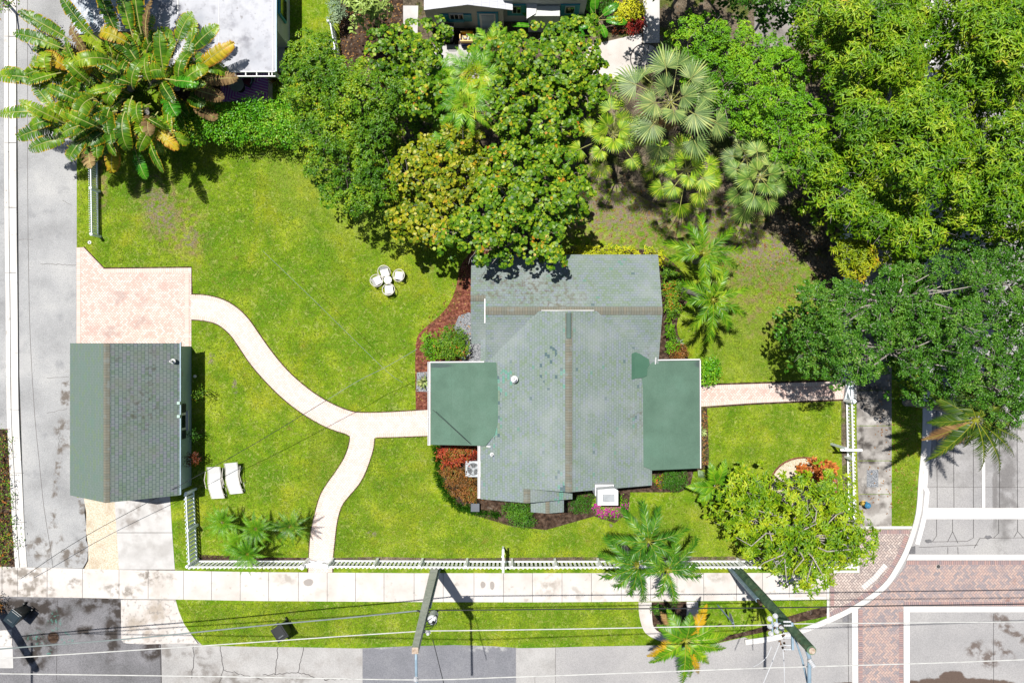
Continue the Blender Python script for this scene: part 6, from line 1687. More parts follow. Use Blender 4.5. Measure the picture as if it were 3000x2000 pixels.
def fan_palm(label, base, C, z, leavesp, mat, tr=.14, R=.95, group='fan palms behind the house', nseg=26, w=.07, dead=0):
    c = P(C[0], C[1], z); b = P(*base, 0); b.z = .1
    t = thing('fan_palm', label, 'palm', tuple(b), group=group)
    mb = MB(); mb.tube([b, (b + c) / 2, c], [tr * 1.3, tr, tr], 12); mb.build('trunk', M['palm_bark'], t)
    for i, q in enumerate(leavesp):
        az, el, pl, r = q[:4]
        mt = M[q[4]] if len(q) > 4 else mat
        V, cn, ix, hub = fan_leaf(tuple(c), math.radians(az), math.radians(el), pl, r * R, nseg=nseg, tilt=.25 + .1 * (i % 3), droop=.22)
        o = np_mesh('fan_leaf', V, cn, ix, mt, t)
        mb = MB(); mb.tube([c, (c + Vector(hub)) / 2 + Vector((0, 0, .06)), Vector(hub), Vector(hub) + (Vector(hub) - c).normalized() * r * R * .35 + Vector((0, 0, -.02))], [.022, .018, .016, .006], 5); mb.build('leaf_stalk', M['rachis_pale'], o)
    return t

def auto_fan(n, seed, e_hi=75, e_lo=-25, pl=(.8, 1.15), r=(.8, 1.15)):
    rnd = random.Random(seed); out = []
    for i in range(n):
        t = (i + .5) / n
        out.append(((i * 137.5 + rnd.uniform(-12, 12)) % 360, e_hi + (e_lo - e_hi) * t, rnd.uniform(*pl) * (.55 + .6 * t), rnd.uniform(*r)))
    return out

def paddle(C, az, L, e0, e1, W, petiole=.35, torn=.5, nseg=26, rng=RNG, twist=0.0, roll=0.0, sag=.5):
    """big paddle leaf torn into strips; returns mesh arrays with uv (u across -1..1, v along)"""
    pts_, tg = frond_curve(C, az, L, e0, e1, 24, twist)
    V, cn, ix, uv = [], [], [], []
    for k in range(nseg):
        t0 = petiole + (1 - petiole) * k / nseg; t1 = petiole + (1 - petiole) * (k + 1) / nseg
        def at_(t):
            f = t * 24; i = min(23, int(f)); q = pts_[i] + (pts_[i + 1] - pts_[i]) * (f - i); d = tg[i]
            s = np.cross(d, [0, 0, 1]); s /= np.linalg.norm(s) + 1e-9; u = np.cross(s, d)
            cr, sr = math.cos(roll), math.sin(roll)
            return q, d, s * cr + u * sr, u * cr - s * sr
        tm = (t0 + t1) / 2; x = (tm - petiole) / (1 - petiole)
        prof = (math.sin(math.pi * min(1, .08 + .92 * x)) ** .45) * W / 2
        if x > .93: prof *= .7
        for sg in (-1, 1):
            tear = rng.random() < torn
            gap = rng.uniform(.10, .5) if tear else 0.0
            dr = rng.uniform(.0, .5) * sag + (rng.uniform(.2, .9) * torn if tear else 0)
            q0, d0, s0, u0 = at_(t0); q1, d1, s1, u1 = at_(t1 - (t1 - t0) * .02)
            n0 = len(V); fw = .25 * prof
            for (q, d, s, u, g_) in ((q0, d0, s0, u0, 0), (q1, d1, s1, u1, gap)):
                sh = (q1 - q0) * (-g_)
                V.append(q)
                V.append(q + s * sg * prof * .55 + u * (.10 * W - .1 * dr * W) + d * fw * .5 + sh * .4)
                V.append(q + s * sg * prof * (1.0 - .15 * dr) + u * (.08 * W) + np.array([0, 0, -dr * prof * .8]) + d * fw + sh)
            for q in ((0, 1, 4, 3), (1, 2, 5, 4)):
                qq = q if sg > 0 else q[::-1]
                cn.append(4)
                for j in qq:
                    ix.append(n0 + j); uv.append((sg * (0, .55, 1.0)[j % 3], t0 if j < 3 else t1))
    return np.array(V), np.array(cn), np.array(ix), np.array(uv), pts_

def paddle_plant(name, label, base, stems, mat, group=None, cat='plant', W=.5, rr=.035, pt=.35, **kw):
    """stems: (px,py,z, az, L, e0, e1 [,material key])"""
    b = P(*base, 0); b.z = .1
    t = thing(name, label, cat, tuple(b), group=group)
    for s in stems:
        c = P(s[0], s[1], s[2])
        mt = M[s[7]] if len(s) > 7 else mat
        w_ = W * (s[8] if len(s) > 8 else 1.0)
        V, cn, ix, uv, path = paddle(tuple(c), math.radians(s[3]), s[4], math.radians(s[5]), math.radians(s[6]), w_, petiole=pt, roll=RNG.normal(0, .45), twist=RNG.normal(0, .12), **kw)
        o = np_mesh('leaf', V, cn, ix, mt, t, uv=uv)
        mb = MB(); mb.tube([tuple(p) for p in path[::3]], [rr * (1 - .8 * k / 8) for k in range(9)], 5, cap=False); mb.build('leaf_stalk', M['rachis_pale'], o)
    return t

def spiky(name, label, px, py, z, n, L, W, mat, cat='plant', group=None, e=(8, 75), parent=None):
    c = P(px, py, z); t = parent
    az = RNG.uniform(0, 6.28, n); el = np.radians(RNG.uniform(e[0], e[1], n))
    D = np.stack([np.cos(az) * np.cos(el), np.sin(az) * np.cos(el), np.sin(el)], 1)
    side = np.stack([-np.sin(az), np.cos(az), 0 * az], 1); N = np.cross(D, side) * -1
    B = np.tile(np.array(c), (n, 1)) + D * .03
    V, cn, ix = leaves(B, D, N, L * RNG.uniform(.7, 1.05, n), W, 'lance')
    if parent is None:
        o = np_mesh(name, V, cn, ix, mat, origin=(c.x, c.y, .1)); return tag(o, label, cat, group)
    return V, cn, ix

def bush(name, label, poly, h, parts_fn, mat, r=.28, gap=.24, zedge=None, cat='shrub', group=None, seed=1, dome=30, inset=.6, zj=.08):
    cen, rad = lobes(poly, gap, r, h, zedge if zedge is not None else h * .7, dome=dome, zj=zj, seed=seed, inset=inset)
    V, cn, ix = join(parts_fn(cen, rad))
    b = P(sum(p[0] for p in poly) / len(poly), sum(p[1] for p in poly) / len(poly), 0)
    t = thing(name, label, cat, (b.x, b.y, .1), group=group)
    np_mesh('foliage', V, cn, ix, mat, t)
    mb = MB()
    for c in cen[::2]: mb.tube([(b.x + (c[0] - b.x) * .8, b.y + (c[1] - b.y) * .8, .1), (c[0], c[1], c[2])], [.02, .008], 5)
    mb.build('stems', M['bark'], t)
    return t
def oval(cx, cy, rx, ry, n=20, wob=.12, seed=1):
    rnd = random.Random(seed); return [(cx + rx * (1 + rnd.uniform(-wob, wob)) * math.cos(2 * math.pi * k / n), cy + ry * (1 + rnd.uniform(-wob, wob)) * math.sin(2 * math.pi * k / n)) for k in range(n)]
# ------------------------------------------------------------------ the trees
def F_cl(n, m, rc, L, W, kind='round', low=-.1, flat_=.85, tilt=.55):
    def fn(cen, rad):
        p, d = clusters(cen, rad, n, flat_, low, (.72, 1.05))
        return [clumps(p, d, m, rc, L, W, kind, tilt)]
    return fn
def F_ros(n, m, L, W, kind='lance', spread=1.0, up=.35, inner=.35, flat_=.75, low=-.2):
    def fn(cen, rad):
        p, d = clusters(cen, rad, n, flat_, low)
        p2, d2 = clusters(cen, [q * .8 for q in rad], n * inner, flat_, -.6, (.35, .9))
        return [rosettes(p, d, m, L, W, kind, spread, up), rosettes(p2, d2, m, L, W, kind, spread, up)]
    return fn
def F_sc(n, m, L, W, kind='kite', spread=.10, tilt=.8, inner=.35, flat_=.75, low=-.2):
    def fn(cen, rad):
        p, d = clusters(cen, rad, n, flat_, low)
        p2, d2 = clusters(cen, [q * .8 for q in rad], n * inner, flat_, -.6, (.35, .9))
        return [scatter(p, d, m, L, W, kind, spread, tilt), scatter(p2, d2, m, L, W, kind, spread, tilt)]
    return fn
MANGO = F_ros(84, 10, .25, .060, 'lance', 1.0, .0, inner=.0, flat_=.95, low=0.0)
GRAPE = F_cl(44, 20, .24, .150, .150, 'round')
GLOSS = F_cl(64, 28, .20, .12, .065, 'fold', tilt=.8)
BRIGHT = F_cl(64, 28, .20, .125, .055, 'fold', tilt=.7)
OAK = F_cl(62, 32, .19, .09, .052, 'fold', tilt=1.0)
PLUM = F_ros(48, 12, .22, .075, 'lance', 1.0, .1, inner=.0, low=0.0)

pa = [(905, 105), (850, 150), (838, 200), (832, 260), (855, 310), (880, 400), (868, 450), (886, 490), (920, 525), (945, 590), (1010, 606), (1060, 622), (1110, 605), (1165, 560), (1180, 480), (1150, 430), (1190, 380), (1230, 350), (1250, 300), (1210, 250), (1160, 200), (1100, 190), (1030, 180), (985, 172), (975, 110), (930, 96)]
cen, rad = lobes(pa, .80, .68, 6.4, 4.3, seed=3, zj=.8)
tree('glossy_tree', 'broad dark green glossy tree overhanging the lawn beside the clipped hedge', (1010, 380), cen, rad, GLOSS(cen, rad), M['l_glossy'], .18, M['bark'], seed=3, ntw=20)
pb = [(1080, 130), (1120, 92), (1180, 84), (1250, 60), (1296, 72), (1292, 140), (1268, 175), (1300, 230), (1320, 290), (1300, 340), (1240, 355), (1180, 330), (1150, 280), (1100, 220)]
cen, rad = lobes(pb, .86, .66, 5.8, 4.6, seed=5, zj=.8)
tree('sea_grape_tree', 'sea grape tree with round leaves reaching toward the wheeled bin at the cottage', (1200, 240), cen, rad, GRAPE(cen, rad), M['l_grape'], .13, M['bark_pale'], 'sea grape trees', seed=5)
pc = [(1345, 130), (1400, 108), (1470, 98), (1540, 104), (1610, 72), (1680, 62), (1735, 80), (1740, 130), (1752, 180), (1790, 205), (1808, 250), (1780, 290), (1710, 310), (1690, 350), (1670, 400), (1655, 440), (1560, 450), (1480, 430), (1450, 380), (1420, 330), (1430, 270), (1490, 220), (1440, 180)]
cen, rad = lobes(pc, .88, .70, 6.2, 4.8, seed=6, zj=.8, holes=((1560, 330, 14), (1655, 280, 12)))
tree('sea_grape_tree', 'sea grape tree between the lime palm tuft and the pale stone court', (1570, 290), cen, rad, GRAPE(cen, rad), M['l_grape'], .15, M['bark_pale'], 'sea grape trees', seed=6, ntw=26)
pd = [(1420, 440), (1480, 420), (1560, 440), (1650, 430), (1690, 470), (1718, 520), (1735, 590), (1690, 640), (1648, 665), (1645, 740), (1605, 790), (1570, 775), (1530, 735), (1475, 775), (1420, 765), (1370, 745), (1345, 700), (1300, 735), (1270, 700), (1330, 650), (1390, 610), (1410, 540)]
cen, rad = lobes(pd, .86, .68, 6.4, 5.4, seed=8, zj=.7, holes=((1620, 560, 12),))
tree('sea_grape_tree', 'sea grape tree whose lower boughs hang over the north roof edge of the house', (1520, 600), cen, rad, GRAPE(cen, rad), M['l_grape'], .16, M['bark_pale'], 'sea grape trees', seed=8, ntw=30)
pe = [(1150, 520), (1190, 455), (1235, 415), (1290, 390), (1350, 385), (1410, 410), (1425, 470), (1410, 540), (1390, 600), (1340, 640), (1290, 660), (1240, 710), (1180, 700), (1140, 660), (1130, 600)]
cen, rad = lobes(pe, .86, .68, 6.0, 4.4, seed=9, zj=.8)
tree('sea_grape_tree', 'yellowing sea grape tree beside the dark glossy tree above the lawn', (1290, 520), cen, rad, GRAPE(cen, rad), M['l_grape_yellow'], .15, M['bark_pale'], 'sea grape trees', seed=9, ntw=26)

pf = [(1955, 60), (2000, 50), (2050, 42), (2110, 70), (2130, 95), (2180, 78), (2220, 85), (2260, 105), (2330, 130), (2356, 200), (2380, 270), (2420, 340), (2410, 400), (2380, 450), (2310, 470), (2230, 420), (2150, 400), (2110, 350), (2085, 280), (2045, 230), (2010, 160), (1970, 110)]
cen, rad = lobes(pf, .78, .62, 6.6, 4.8, seed=12, zj=.8, holes=((2370, 290, 26),))
tree('bright_leaved_tree', 'bright lime green small leaved tree between the fan palms and the mango trees', (2190, 260), cen, rad, BRIGHT(cen, rad), M['l_bright'], .17, M['bark_pale'], seed=12, ntw=60, twl=.9)

HM = ((2700, 190, 2), (2630, 250, 4), (2680, 265, 2), (2860, 275, 2), (2990, 320, 6), (2530, 390, 2))
pg = [(2365, -60), (2352, 50), (2352, 110), (2388, 150), (2410, 210), (2450, 270), (2480, 330), (2560, 300), (2640, 240), (2720, 200), (2765, 140), (2760, 60), (2740, -60)]
cen, rad = lobes(pg, .84, .80, 8.6, 5.6, seed=21, holes=HM, zj=.95)
tree('mango_tree', 'mango tree of drooping narrow leaves nearest the grey path at the top edge', (2560, 100), cen, rad, MANGO(cen, rad), M['l_mango'], .26, M['bark'], 'mango trees', seed=21, ntw=90, twl=.8)
pg = [(2775, -60), (2785, 60), (2778, 140), (2800, 200), (2770, 280), (2850, 330), (2960, 300), (3090, 340), (3120, -60)]
cen, rad = lobes(pg, .84, .80, 8.8, 6.4, seed=22, holes=HM, zj=.95)
tree('mango_tree', 'mango tree in the upper right corner of the photo with a deep gap beside it', (2920, 110), cen, rad, MANGO(cen, rad), M['l_mango'], .26, M['bark'], 'mango trees', seed=22, ntw=70, twl=.8)
pg = [(2450, 330), (2520, 300), (2600, 310), (2700, 250), (2790, 270), (2850, 350), (2840, 440), (2770, 500), (2740, 600), (2690, 620), (2600, 560), (2520, 480), (2460, 420)]
cen, rad = lobes(pg, .84, .80, 9.0, 6.4, seed=23, holes=HM, zj=.95)
tree('mango_tree', 'tallest mango tree, in the middle of the mango grove', (2620, 390), cen, rad, MANGO(cen, rad), M['l_mango'], .28, M['bark'], 'mango trees', seed=23, ntw=80, twl=.8)
pg = [(2860, 340), (2960, 310), (3100, 330), (3120, 650), (3020, 690), (2950, 690), (2860, 690), (2790, 660), (2760, 600), (2790, 510), (2850, 440)]
cen, rad = lobes(pg, .84, .80, 8.8, 6.4, seed=24, holes=HM, zj=.95)
tree('mango_tree', 'mango tree at the right edge of the photo just above the oak', (2930, 480), cen, rad, MANGO(cen, rad), M['l_mango'], .26, M['bark'], 'mango trees', seed=24, ntw=70, twl=.8)
pg = [(2340, 430), (2400, 400), (2470, 440), (2530, 500), (2600, 580), (2690, 640), (2760, 620), (2790, 670), (2740, 740), (2660, 745), (2590, 720), (2530, 690), (2450, 640), (2410, 600), (2350, 560), (2320, 500)]
cen, rad = lobes(pg, .80, .76, 7.4, 5.0, seed=25, holes=((2475, 560, 14),), zj=.6)
tree('mango_tree', 'lower mango tree leaning over the east fence beside the fan palms', (2540, 560), cen, rad, MANGO(cen, rad), M['l_mango'], .24, M['bark'], 'mango trees', seed=25, ntw=60, twl=.8)
pg = oval(2505, 760, 58, 56, seed=4)
cen, rad = lobes(pg, .5, .55, 4.6, 3.8, seed=26, dome=50)
tree('young_mango_tree', 'small golden yellow mango tree between the east fence and the oak', (2500, 765), cen, rad, MANGO(cen, rad), M['l_mango_young'], .08, M['bark'], seed=26, ntw=8, under=False)

HO = ((2525, 1010, 24), (2545, 960, 18), (2780, 860, 18), (2640, 835, 14), (2540, 830, 12), (2960, 950, 18), (2860, 1010, 14), (2680, 960, 12))
ph = [(2390, 825), (2345, 880), (2335, 960), (2350, 1010), (2325, 1060), (2380, 1090), (2440, 1112), (2520, 1118), (2562, 1090), (2556, 1050), (2620, 1010), (2650, 1090), (2670, 1150), (2720, 1172), (2790, 1180), (2850, 1190), (2950, 1230), (3110, 1250), (3120, 690), (2950, 700), (2850, 722), (2770, 752), (2720, 790), (2640, 780), (2590, 800), (2540, 830), (2470, 830)]
cen, rad = lobes(ph, .74, .68, 8.6, 5.6, seed=31, holes=HO, zj=1.0, inset=.6)
tree('oak_tree', 'wide spreading dark green oak with small leaves over the east pavement and street', (2740, 960), cen, rad, OAK(cen, rad), M['l_oak'], .34, M['bark_pale'], seed=31, ntw=170, twl=.5)

pp_ = [(2108, 1450), (2140, 1400), (2190, 1375), (2235, 1390), (2290, 1385), (2325, 1410), (2390, 1405), (2440, 1375), (2480, 1395), (2500, 1440), (2495, 1500), (2540, 1520), (2572, 1560), (2560, 1610), (2556, 1640), (2520, 1650), (2440, 1668), (2436, 1720), (2400, 1738), (2340, 1730), (2310, 1690), (2250, 1665), (2190, 1640), (2160, 1590), (2115, 1560), (2098, 1500)]
cen, rad = lobes(pp_, .52, .46, 4.4, 3.2, seed=41, zj=.35, dome=80, holes=((2180, 1500, 14), (2240, 1570, 12), (2290, 1470, 18), (2330, 1620, 12), (2390, 1560, 10)))
tp = tree('frangipani_tree', 'yellow green frangipani tree with bare pale branches at the street corner', (2330, 1570), cen, rad, PLUM(cen, rad), M['l_plum'], .14, M['bark_pale'], seed=41, ntw=50, twl=.4)
# pale crooked boughs that show on top of the frangipani
rnd = random.Random(5); mb = MB(); c0 = P(2320, 1570, 3.2)
for k in range(22):
    a = rnd.uniform(0, 6.28); R_ = rnd.uniform(80, 190); q = P(2320 + R_ * math.cos(a), 1560 + R_ * .85 * math.sin(a), rnd.uniform(3.6, 4.3))
    m_ = c0 + (q - c0) * .5 + Vector((rnd.uniform(-.4, .4), rnd.uniform(-.4, .4), rnd.uniform(.5, .9))); m2 = c0 + (q - c0) * .8 + Vector((rnd.uniform(-.3, .3), rnd.uniform(-.3, .3), rnd.uniform(.3, .6)))
    mb.tube([c0, m_, m2, q], [.05, .032, .022, .012], 6)
mb.build('bough', M['bark_pale'], tp)
# off-screen edge trees whose crowns peep in
pq = [(1005, -60), (1010, 20), (1040, 34), (1075, 34), (1115, 14), (1130, -60)]
cen, rad = lobes(pq, .4, .5, 5.0, 4.4, seed=51, dome=50)
tree('shiny_leaved_tree', 'shiny leaved tree tip poking in above the mulch court', (1065, -30), cen, rad, F_ros(60, 8, .28, .10)(cen, rad), M['banana_fresh'], .1, M['bark'], seed=51)
pq = [(2110, -80), (2140, -20), (2250, 10), (2380, 40), (2380, -80)]
cen, rad = lobes(pq, .6, .6, 7.0, 6.0, seed=52)
tree('roadside_tree', 'thin dark tree crown above the grey path at the top edge', (2260, -60), cen, rad, OAK(cen, rad), M['l_oak'], .12, M['bark'], seed=52)
pq = [(-60, -60), (-60, 60), (-10, 50), (30, 34), (45, 10), (30, -60)]
cen, rad = lobes(pq, .5, .5, 4.0, 3.2, seed=53, dome=50)
tree('kerbside_tree', 'sparse reddish tree tip in the upper left corner by the kerb', (-20, -20), cen, rad, F_sc(60, 6, .12, .06)(cen, rad), M['l_mixed'], .08, M['bark'], seed=53, under=False)
# big trees just beyond the frame that throw the shade at the top left and on the verge
cen, rad = lobes([(60, -420), (40, -200), (90, -110), (250, -120), (320, -260), (280, -420)], .8, .85, 9.0, 7.0, seed=54)
tree('street_tree', 'street tree beyond the top edge that shades the alley', (150, -280), cen, rad, OAK(cen, rad), M['l_oak'], .2, M['bark'], seed=54)
cen, rad = lobes([(1920, -300), (1890, -110), (2000, -70), (2150, -85), (2200, -300)], .8, .85, 9.0, 7.5, seed=55)
tree('garden_tree', 'garden tree beyond the top edge that shades the neighbour lawn', (2040, -220), cen, rad, GLOSS(cen, rad), M['l_glossy'], .2, M['bark'], seed=55)

# ------------------------------------------------------------------ palms
PG = 'Christmas palms with arching fronds'
def arch(n, L, seed, e0=(35, 70), e1=(-35, -10), az0=0):
    rnd = random.Random(seed)
    return [(az0 + 360 * k / n + rnd.uniform(-10, 10), L * rnd.uniform(.9, 1.1), rnd.uniform(*e0), rnd.uniform(*e1)) for k in range(n)]
kwc = dict(nl=46, ll=.50, lw=.030, vee=.30, droop=.55, fwd=1.1, multi=1.1, blunt=.35)
palm('christmas_palm', 'arching palm with bent trunk beside the house, south of its twin on the east lawn', (2000, 850), (2088, 878), 3.7, [(20, 2.12, 35, -67), (70, 1.80, 55, -52), (115, 1.70, 50, -62), (-25, 2.12, 40, -72), (-60, 1.91, 50, -67), (-95, 2.23, 40, -62), (-125, 2.01, 42, -67), (150, 1.80, 45, -67), (185, 1.38, 60, -42)], M['p_green'], PG, tr=.12, **kwc)
palm('christmas_palm', 'arching palm standing north of its twin beside the east bed', (2035, 765), (2060, 742), 3.9, [(5, 2.23, 35, -67), (-20, 2.12, 35, -72), (38, 2.12, 38, -62), (95, 2.01, 45, -57), (120, 1.70, 50, -62), (165, 2.12, 38, -67), (190, 1.80, 42, -67), (-90, 1.80, 45, -67), (-60, 1.70, 50, -62)], M['p_green'], PG, tr=.12, **kwc)
palm('christmas_palm', 'dark arching palm over the south fence, westmost of its group of three', (1820, 1585), (1868, 1655), 4.6, [(200, 2.01, 35, -67), (165, 2.01, 40, -62), (140, 2.23, 45, -57), (85, 2.01, 50, -52), (45, 1.59, 55, -47), (-80, 2.12, 38, -72), (-105, 1.70, 45, -72), (225, 1.80, 38, -72)], M['p_dark'], PG, tr=.12, **kwc)
palm('christmas_palm', 'dark arching palm over the south fence, eastmost of its group of three', (1905, 1595), (1955, 1668), 4.7, [(-12, 1.91, 35, -67), (45, 2.23, 40, -62), (75, 1.70, 52, -52), (-78, 2.12, 38, -72), (10, 1.59, 50, -62), (-110, 1.59, 45, -72), (150, 1.59, 50, -52), (185, 1.70, 42, -67)], M['p_dark'], PG, tr=.12, **kwc)
palm('christmas_palm', 'dark arching palm on the south lawn, northmost of its group of three', (1850, 1520), (1900, 1585), 5.0, [(100, 2.12, 45, -57), (130, 2.12, 42, -57), (75, 1.80, 50, -52), (18, 2.12, 38, -62), (-25, 1.70, 45, -62), (175, 2.01, 38, -62), (-60, 1.59, 50, -62), (215, 1.59, 45, -67)], M['p_dark'], PG, tr=.12, **kwc)
# coconut palms
palm('coconut_palm', 'leaning coconut palm with dead brown fronds reaching over the east street', (2652, 1176), (2858, 1228), 6.2,
     [(150, 2.2, 15, -25), (185, 2.0, 10, -30), (205, 2.4, 10, -40, 'p_brown'), (222, 2.9, 20, -35), (240, 1.5, 0, -40, 'p_brown'), (262, 1.5, 0, -55), (282, 2.7, 20, -55), (298, 3.0, 25, -50), (318, 2.7, 25, -45), (335, 2.5, 30, -40), (350, 2.5, 30, -35), (15, 2.2, 40, -25), (50, 2.0, 55, -10), (90, 2.0, 50, -20), (125, 2.0, 40, -30), (108, 2.2, 30, -30)],
     M['p_coco'], None, nl=64, ll=.72, lw=.034, tr=.16, vee=.05, droop=.9, fwd=.7, shaft=False, rr=.02, bow=.2)
palm('coconut_palm', 'yellowing palm growing out of the round planter over the street', (1962, 1800), (2008, 1874), 3.6,
     [(120, 1.9, 35, -30), (132, 1.8, 25, -30, 'p_brown'), (60, 2.1, 35, -35, 'p_yellow'), (85, 1.6, 50, -20), (30, 1.8, 35, -30), (8, 2.2, 30, -35), (-12, 2.1, 28, -40), (-45, 1.7, 30, -40), (-82, 2.0, 25, -45), (-95, 2.4, 28, -40), (-68, 2.0, 25, -50, 'p_yellow'), (205, 2.0, 15, -30, 'p_yellow'), (214, 2.1, 20, -35), (150, 1.7, 40, -25)],
     M['p_green'], None, nl=46, ll=.62, lw=.042, tr=.14, vee=.1, droop=.45, fwd=.6, shaft=False, rr=.028)
palm('young_coconut_palm', 'small spreading palm at the southeast house corner beside the frangipani', (2085, 1385), (2098, 1425), 1.7,
     [(78, 1.6, 40, 0), (110, 1.5, 45, -5), (38, 1.8, 35, -10), (15, 1.5, 40, -10), (178, 1.6, 30, -10), (-38, 1.7, 30, -15), (-62, 1.3, 35, -15), (215, 1.2, 30, -15)], M['p_green'], None, nl=44, ll=.52, lw=.045, tr=.08, vee=.15, droop=.2, fwd=.8, shaft=False)
mb = MB(); c = P(2058, 1392, .5); tt_ = thing('dead_palm_sheath', 'pale dead palm leaf sheath lying by the southeast porch corner', 'leaf', (c.x, c.y, .12))
V, cn, ix, hub = fan_leaf((c.x - .25, c.y + .35, .45), math.radians(-55), .1, .05, .75, nseg=14, sweep=.5); np_mesh('sheath', V, cn, ix, M['l_silver'], tt_)
# pygmy date palms in the south lawn
for i, (bx, by, sd, lab) in enumerate(((655, 1528, 1, 'fine leaved date palm nearest the corner fence'), (752, 1548, 2, 'fine leaved date palm over the bluish stones in the middle of its bed'), (728, 1620, 3, 'fine leaved date palm touching the south fence'), (700, 1590, 4, 'lowest fine leaved date palm, squeezed between the others'), (853, 1540, 5, 'dark fine leaved date palm nearest the curved path'))):
    palm('date_palm', lab, (bx, by), (bx, by), 1.5 + .15 * (i % 3), arch(17, 1.12, sd, (25, 75), (-45, -15)), M['p_date' if i != 4 else 'p_dark'], 'fine leaved date palms on the south lawn', nl=40, ll=.22, lw=.013, tr=.06, vee=.2, droop=.15, fwd=.8, shaft=False, rr=.010)
# lime palms between the sea grapes
for i, (bx, by, z, sd, n, L, lab) in enumerate(((1300, 240, 4.6, 1, 14, 1.5, 'tufted lime palm beside the cottage court, west of its twins'), (1395, 225, 5.2, 2, 18, 1.7, 'largest lime palm with yellow stalks below the cottage court'), (1365, 310, 5.4, 3, 15, 1.6, 'lime palm with broad open fronds in the gap of the sea grapes'), (1320, 395, 4.2, 4, 12, 1.3, 'shaded lime palm deep in the gap beside the yellowing sea grape'), (1440, 150, 4.4, 5, 12, 1.4, 'lime palm reaching up to the cottage steps'))):
    palm('lime_palm', lab, (bx, by + 20), (bx, by), z, arch(n, L, 20 + sd, (25, 75), (-50, -20)), M['p_areca'], 'lime palms among the sea grapes', nl=24, ll=.46, lw=.036, tr=.06, vee=.3, droop=.45, fwd=.9, multi=.5, shaft=False, rr=.014, rach=M['rachis'])
palm('lime_palm', 'yellow spiky palm tuft at the corner of the neighbour patio', (862, 265), (868, 268), 1.6, arch(12, .9, 31, (10, 70), (-20, 10)), M['p_areca'], 'lime palms among the sea grapes', nl=20, ll=.3, lw=.035, tr=.05, shaft=False)
# fan palms
fan_palm('tall blue green fan palm, largest of the fan palms', (1950, 330), (1965, 300), 7.0, auto_fan(16, 3, 72, -25, (1.3, 2.1), (.8, 1.25)) + [(-60, -45, .9, .8, 'p_brown'), (200, -40, 1.1, .8, 'p_brown'), (225, -50, .8, .8, 'p_brown')], M['p_silver'], R=.98, nseg=26)
fan_palm('yellow green fan palm beside the sea grape, westmost of the fan palms', (1780, 440), (1795, 395), 5.0, auto_fan(17, 5, 75, -25, (1.1, 1.6)), M['p_fan'], R=.72)
fan_palm('yellow green fan palm in the middle of the southern row of fan palms', (2010, 520), (2010, 500), 4.8, auto_fan(18, 7, 75, -30, (1.15, 1.6)), M['p_fan'], R=.78)
fan_palm('grey green fan palm with hanging leaves beside the mango tree', (2220, 560), (2225, 520), 5.0, auto_fan(17, 9, 70, -35, (1.1, 1.6)), M['p_fan_grey'], R=.78)
fan_palm('small pale fan palm tucked below the lime green tree', (2185, 490), (2185, 462), 4.6, auto_fan(8, 11, 60, 0, (.6, .9)), M['p_silver'], R=.6)
# tall banana-like clump
rnd = random.Random(77)
st_ = []
cent = [(300, 190), (260, 290), (380, 250), (470, 230), (520, 260), (330, 350), (430, 330), (240, 220), (400, 160), (560, 200), (350, 300), (300, 390), (450, 370), (200, 330), (180, 200)]
for i in range(170):
    cx_, cy_ = cent[i % len(cent)]; cx_ += rnd.uniform(-40, 40); cy_ += rnd.uniform(-34, 34)
    out_a = math.degrees(math.atan2(-(cy_ - 270), cx_ - 400)) + rnd.uniform(-80, 80)
    k_ = rnd.random()
    key = 'banana' if k_ < .90 else ('banana_yellow' if k_ < .93 else 'banana_dead')
    st_.append((cx_, cy_, rnd.uniform(1.8, 4.2), out_a, rnd.uniform(1.2, 2.1), rnd.uniform(20, 75), rnd.uniform(-70, 0), key, rnd.uniform(.8, 1.15)))
ctrl = [(210, 120, 3.6, 150, 2.4, 35, 5), (200, 150, 3.4, 158, 2.5, 30, -15), (285, 120, 4.0, 130, 2.3, 40, 0), (390, 110, 4.4, 92, 2.6, 35, 0), (415, 100, 4.2, 88, 2.4, 38, 5), (350, 110, 3.9, 108, 2.0, 40, 5), (170, 260, 3.4, 165, 2.7, 30, -25), (150, 330, 3.2, 185, 2.5, 30, -30),
        (190, 370, 3.0, 195, 2.4, 30, -30), (210, 400, 3.0, 200, 2.2, 30, -35), (150, 240, 3.5, 172, 2.6, 28, -25), (560, 150, 4.0, 32, 1.9, 35, -5), (580, 200, 3.8, 25, 2.2, 30, -10, 'banana_yellow'), (520, 130, 4.0, 55, 1.7, 40, 0), (560, 260, 3.0, 340, 1.7, 20, -20, 'banana_dead'), (590, 240, 3.2, 5, 1.8, 20, -20, 'banana_dead'), (560, 310, 2.4, 335, 1.4, 10, -20, 'banana_dead'),
        (300, 400, 3.0, 250, 1.6, 30, -40), (340, 420, 2.6, 262, 1.5, 30, -40, 'banana_yellow'), (255, 400, 3.0, 235, 1.5, 30, -40), (395, 430, 2.0, 290, 1.7, 20, -40, 'banana_fresh', .8), (480, 210, 4.2, 80, 1.8, 45, 5), (510, 240, 4.0, 350, 1.5, 50, -20, 'banana_fresh', 1.1), (490, 280, 3.8, 300, 1.4, 50, -20, 'banana_fresh', 1.1)]
tpv = paddle_plant('paddle_leaf_clump', 'huge clump of torn banana-like paddle leaves beside the alley', (390, 300), st_ + ctrl, M['banana'], cat='plant', W=.72, torn=.6, nseg=30, pt=.14)
mb = MB()
for i, (x, y) in enumerate(cent):
    a = P(x + (390 - x) * .3, y + (290 - y) * .3, .1); b_ = P(x, y, 2.6); mb.tube([a, (a + b_) / 2 + Vector((.1, .1, 0)), b_], [.17, .14, .12], 9)
mb.build('trunk', M['palm_bark'], tpv)
BQ = 'banana-like plants by the cottage'
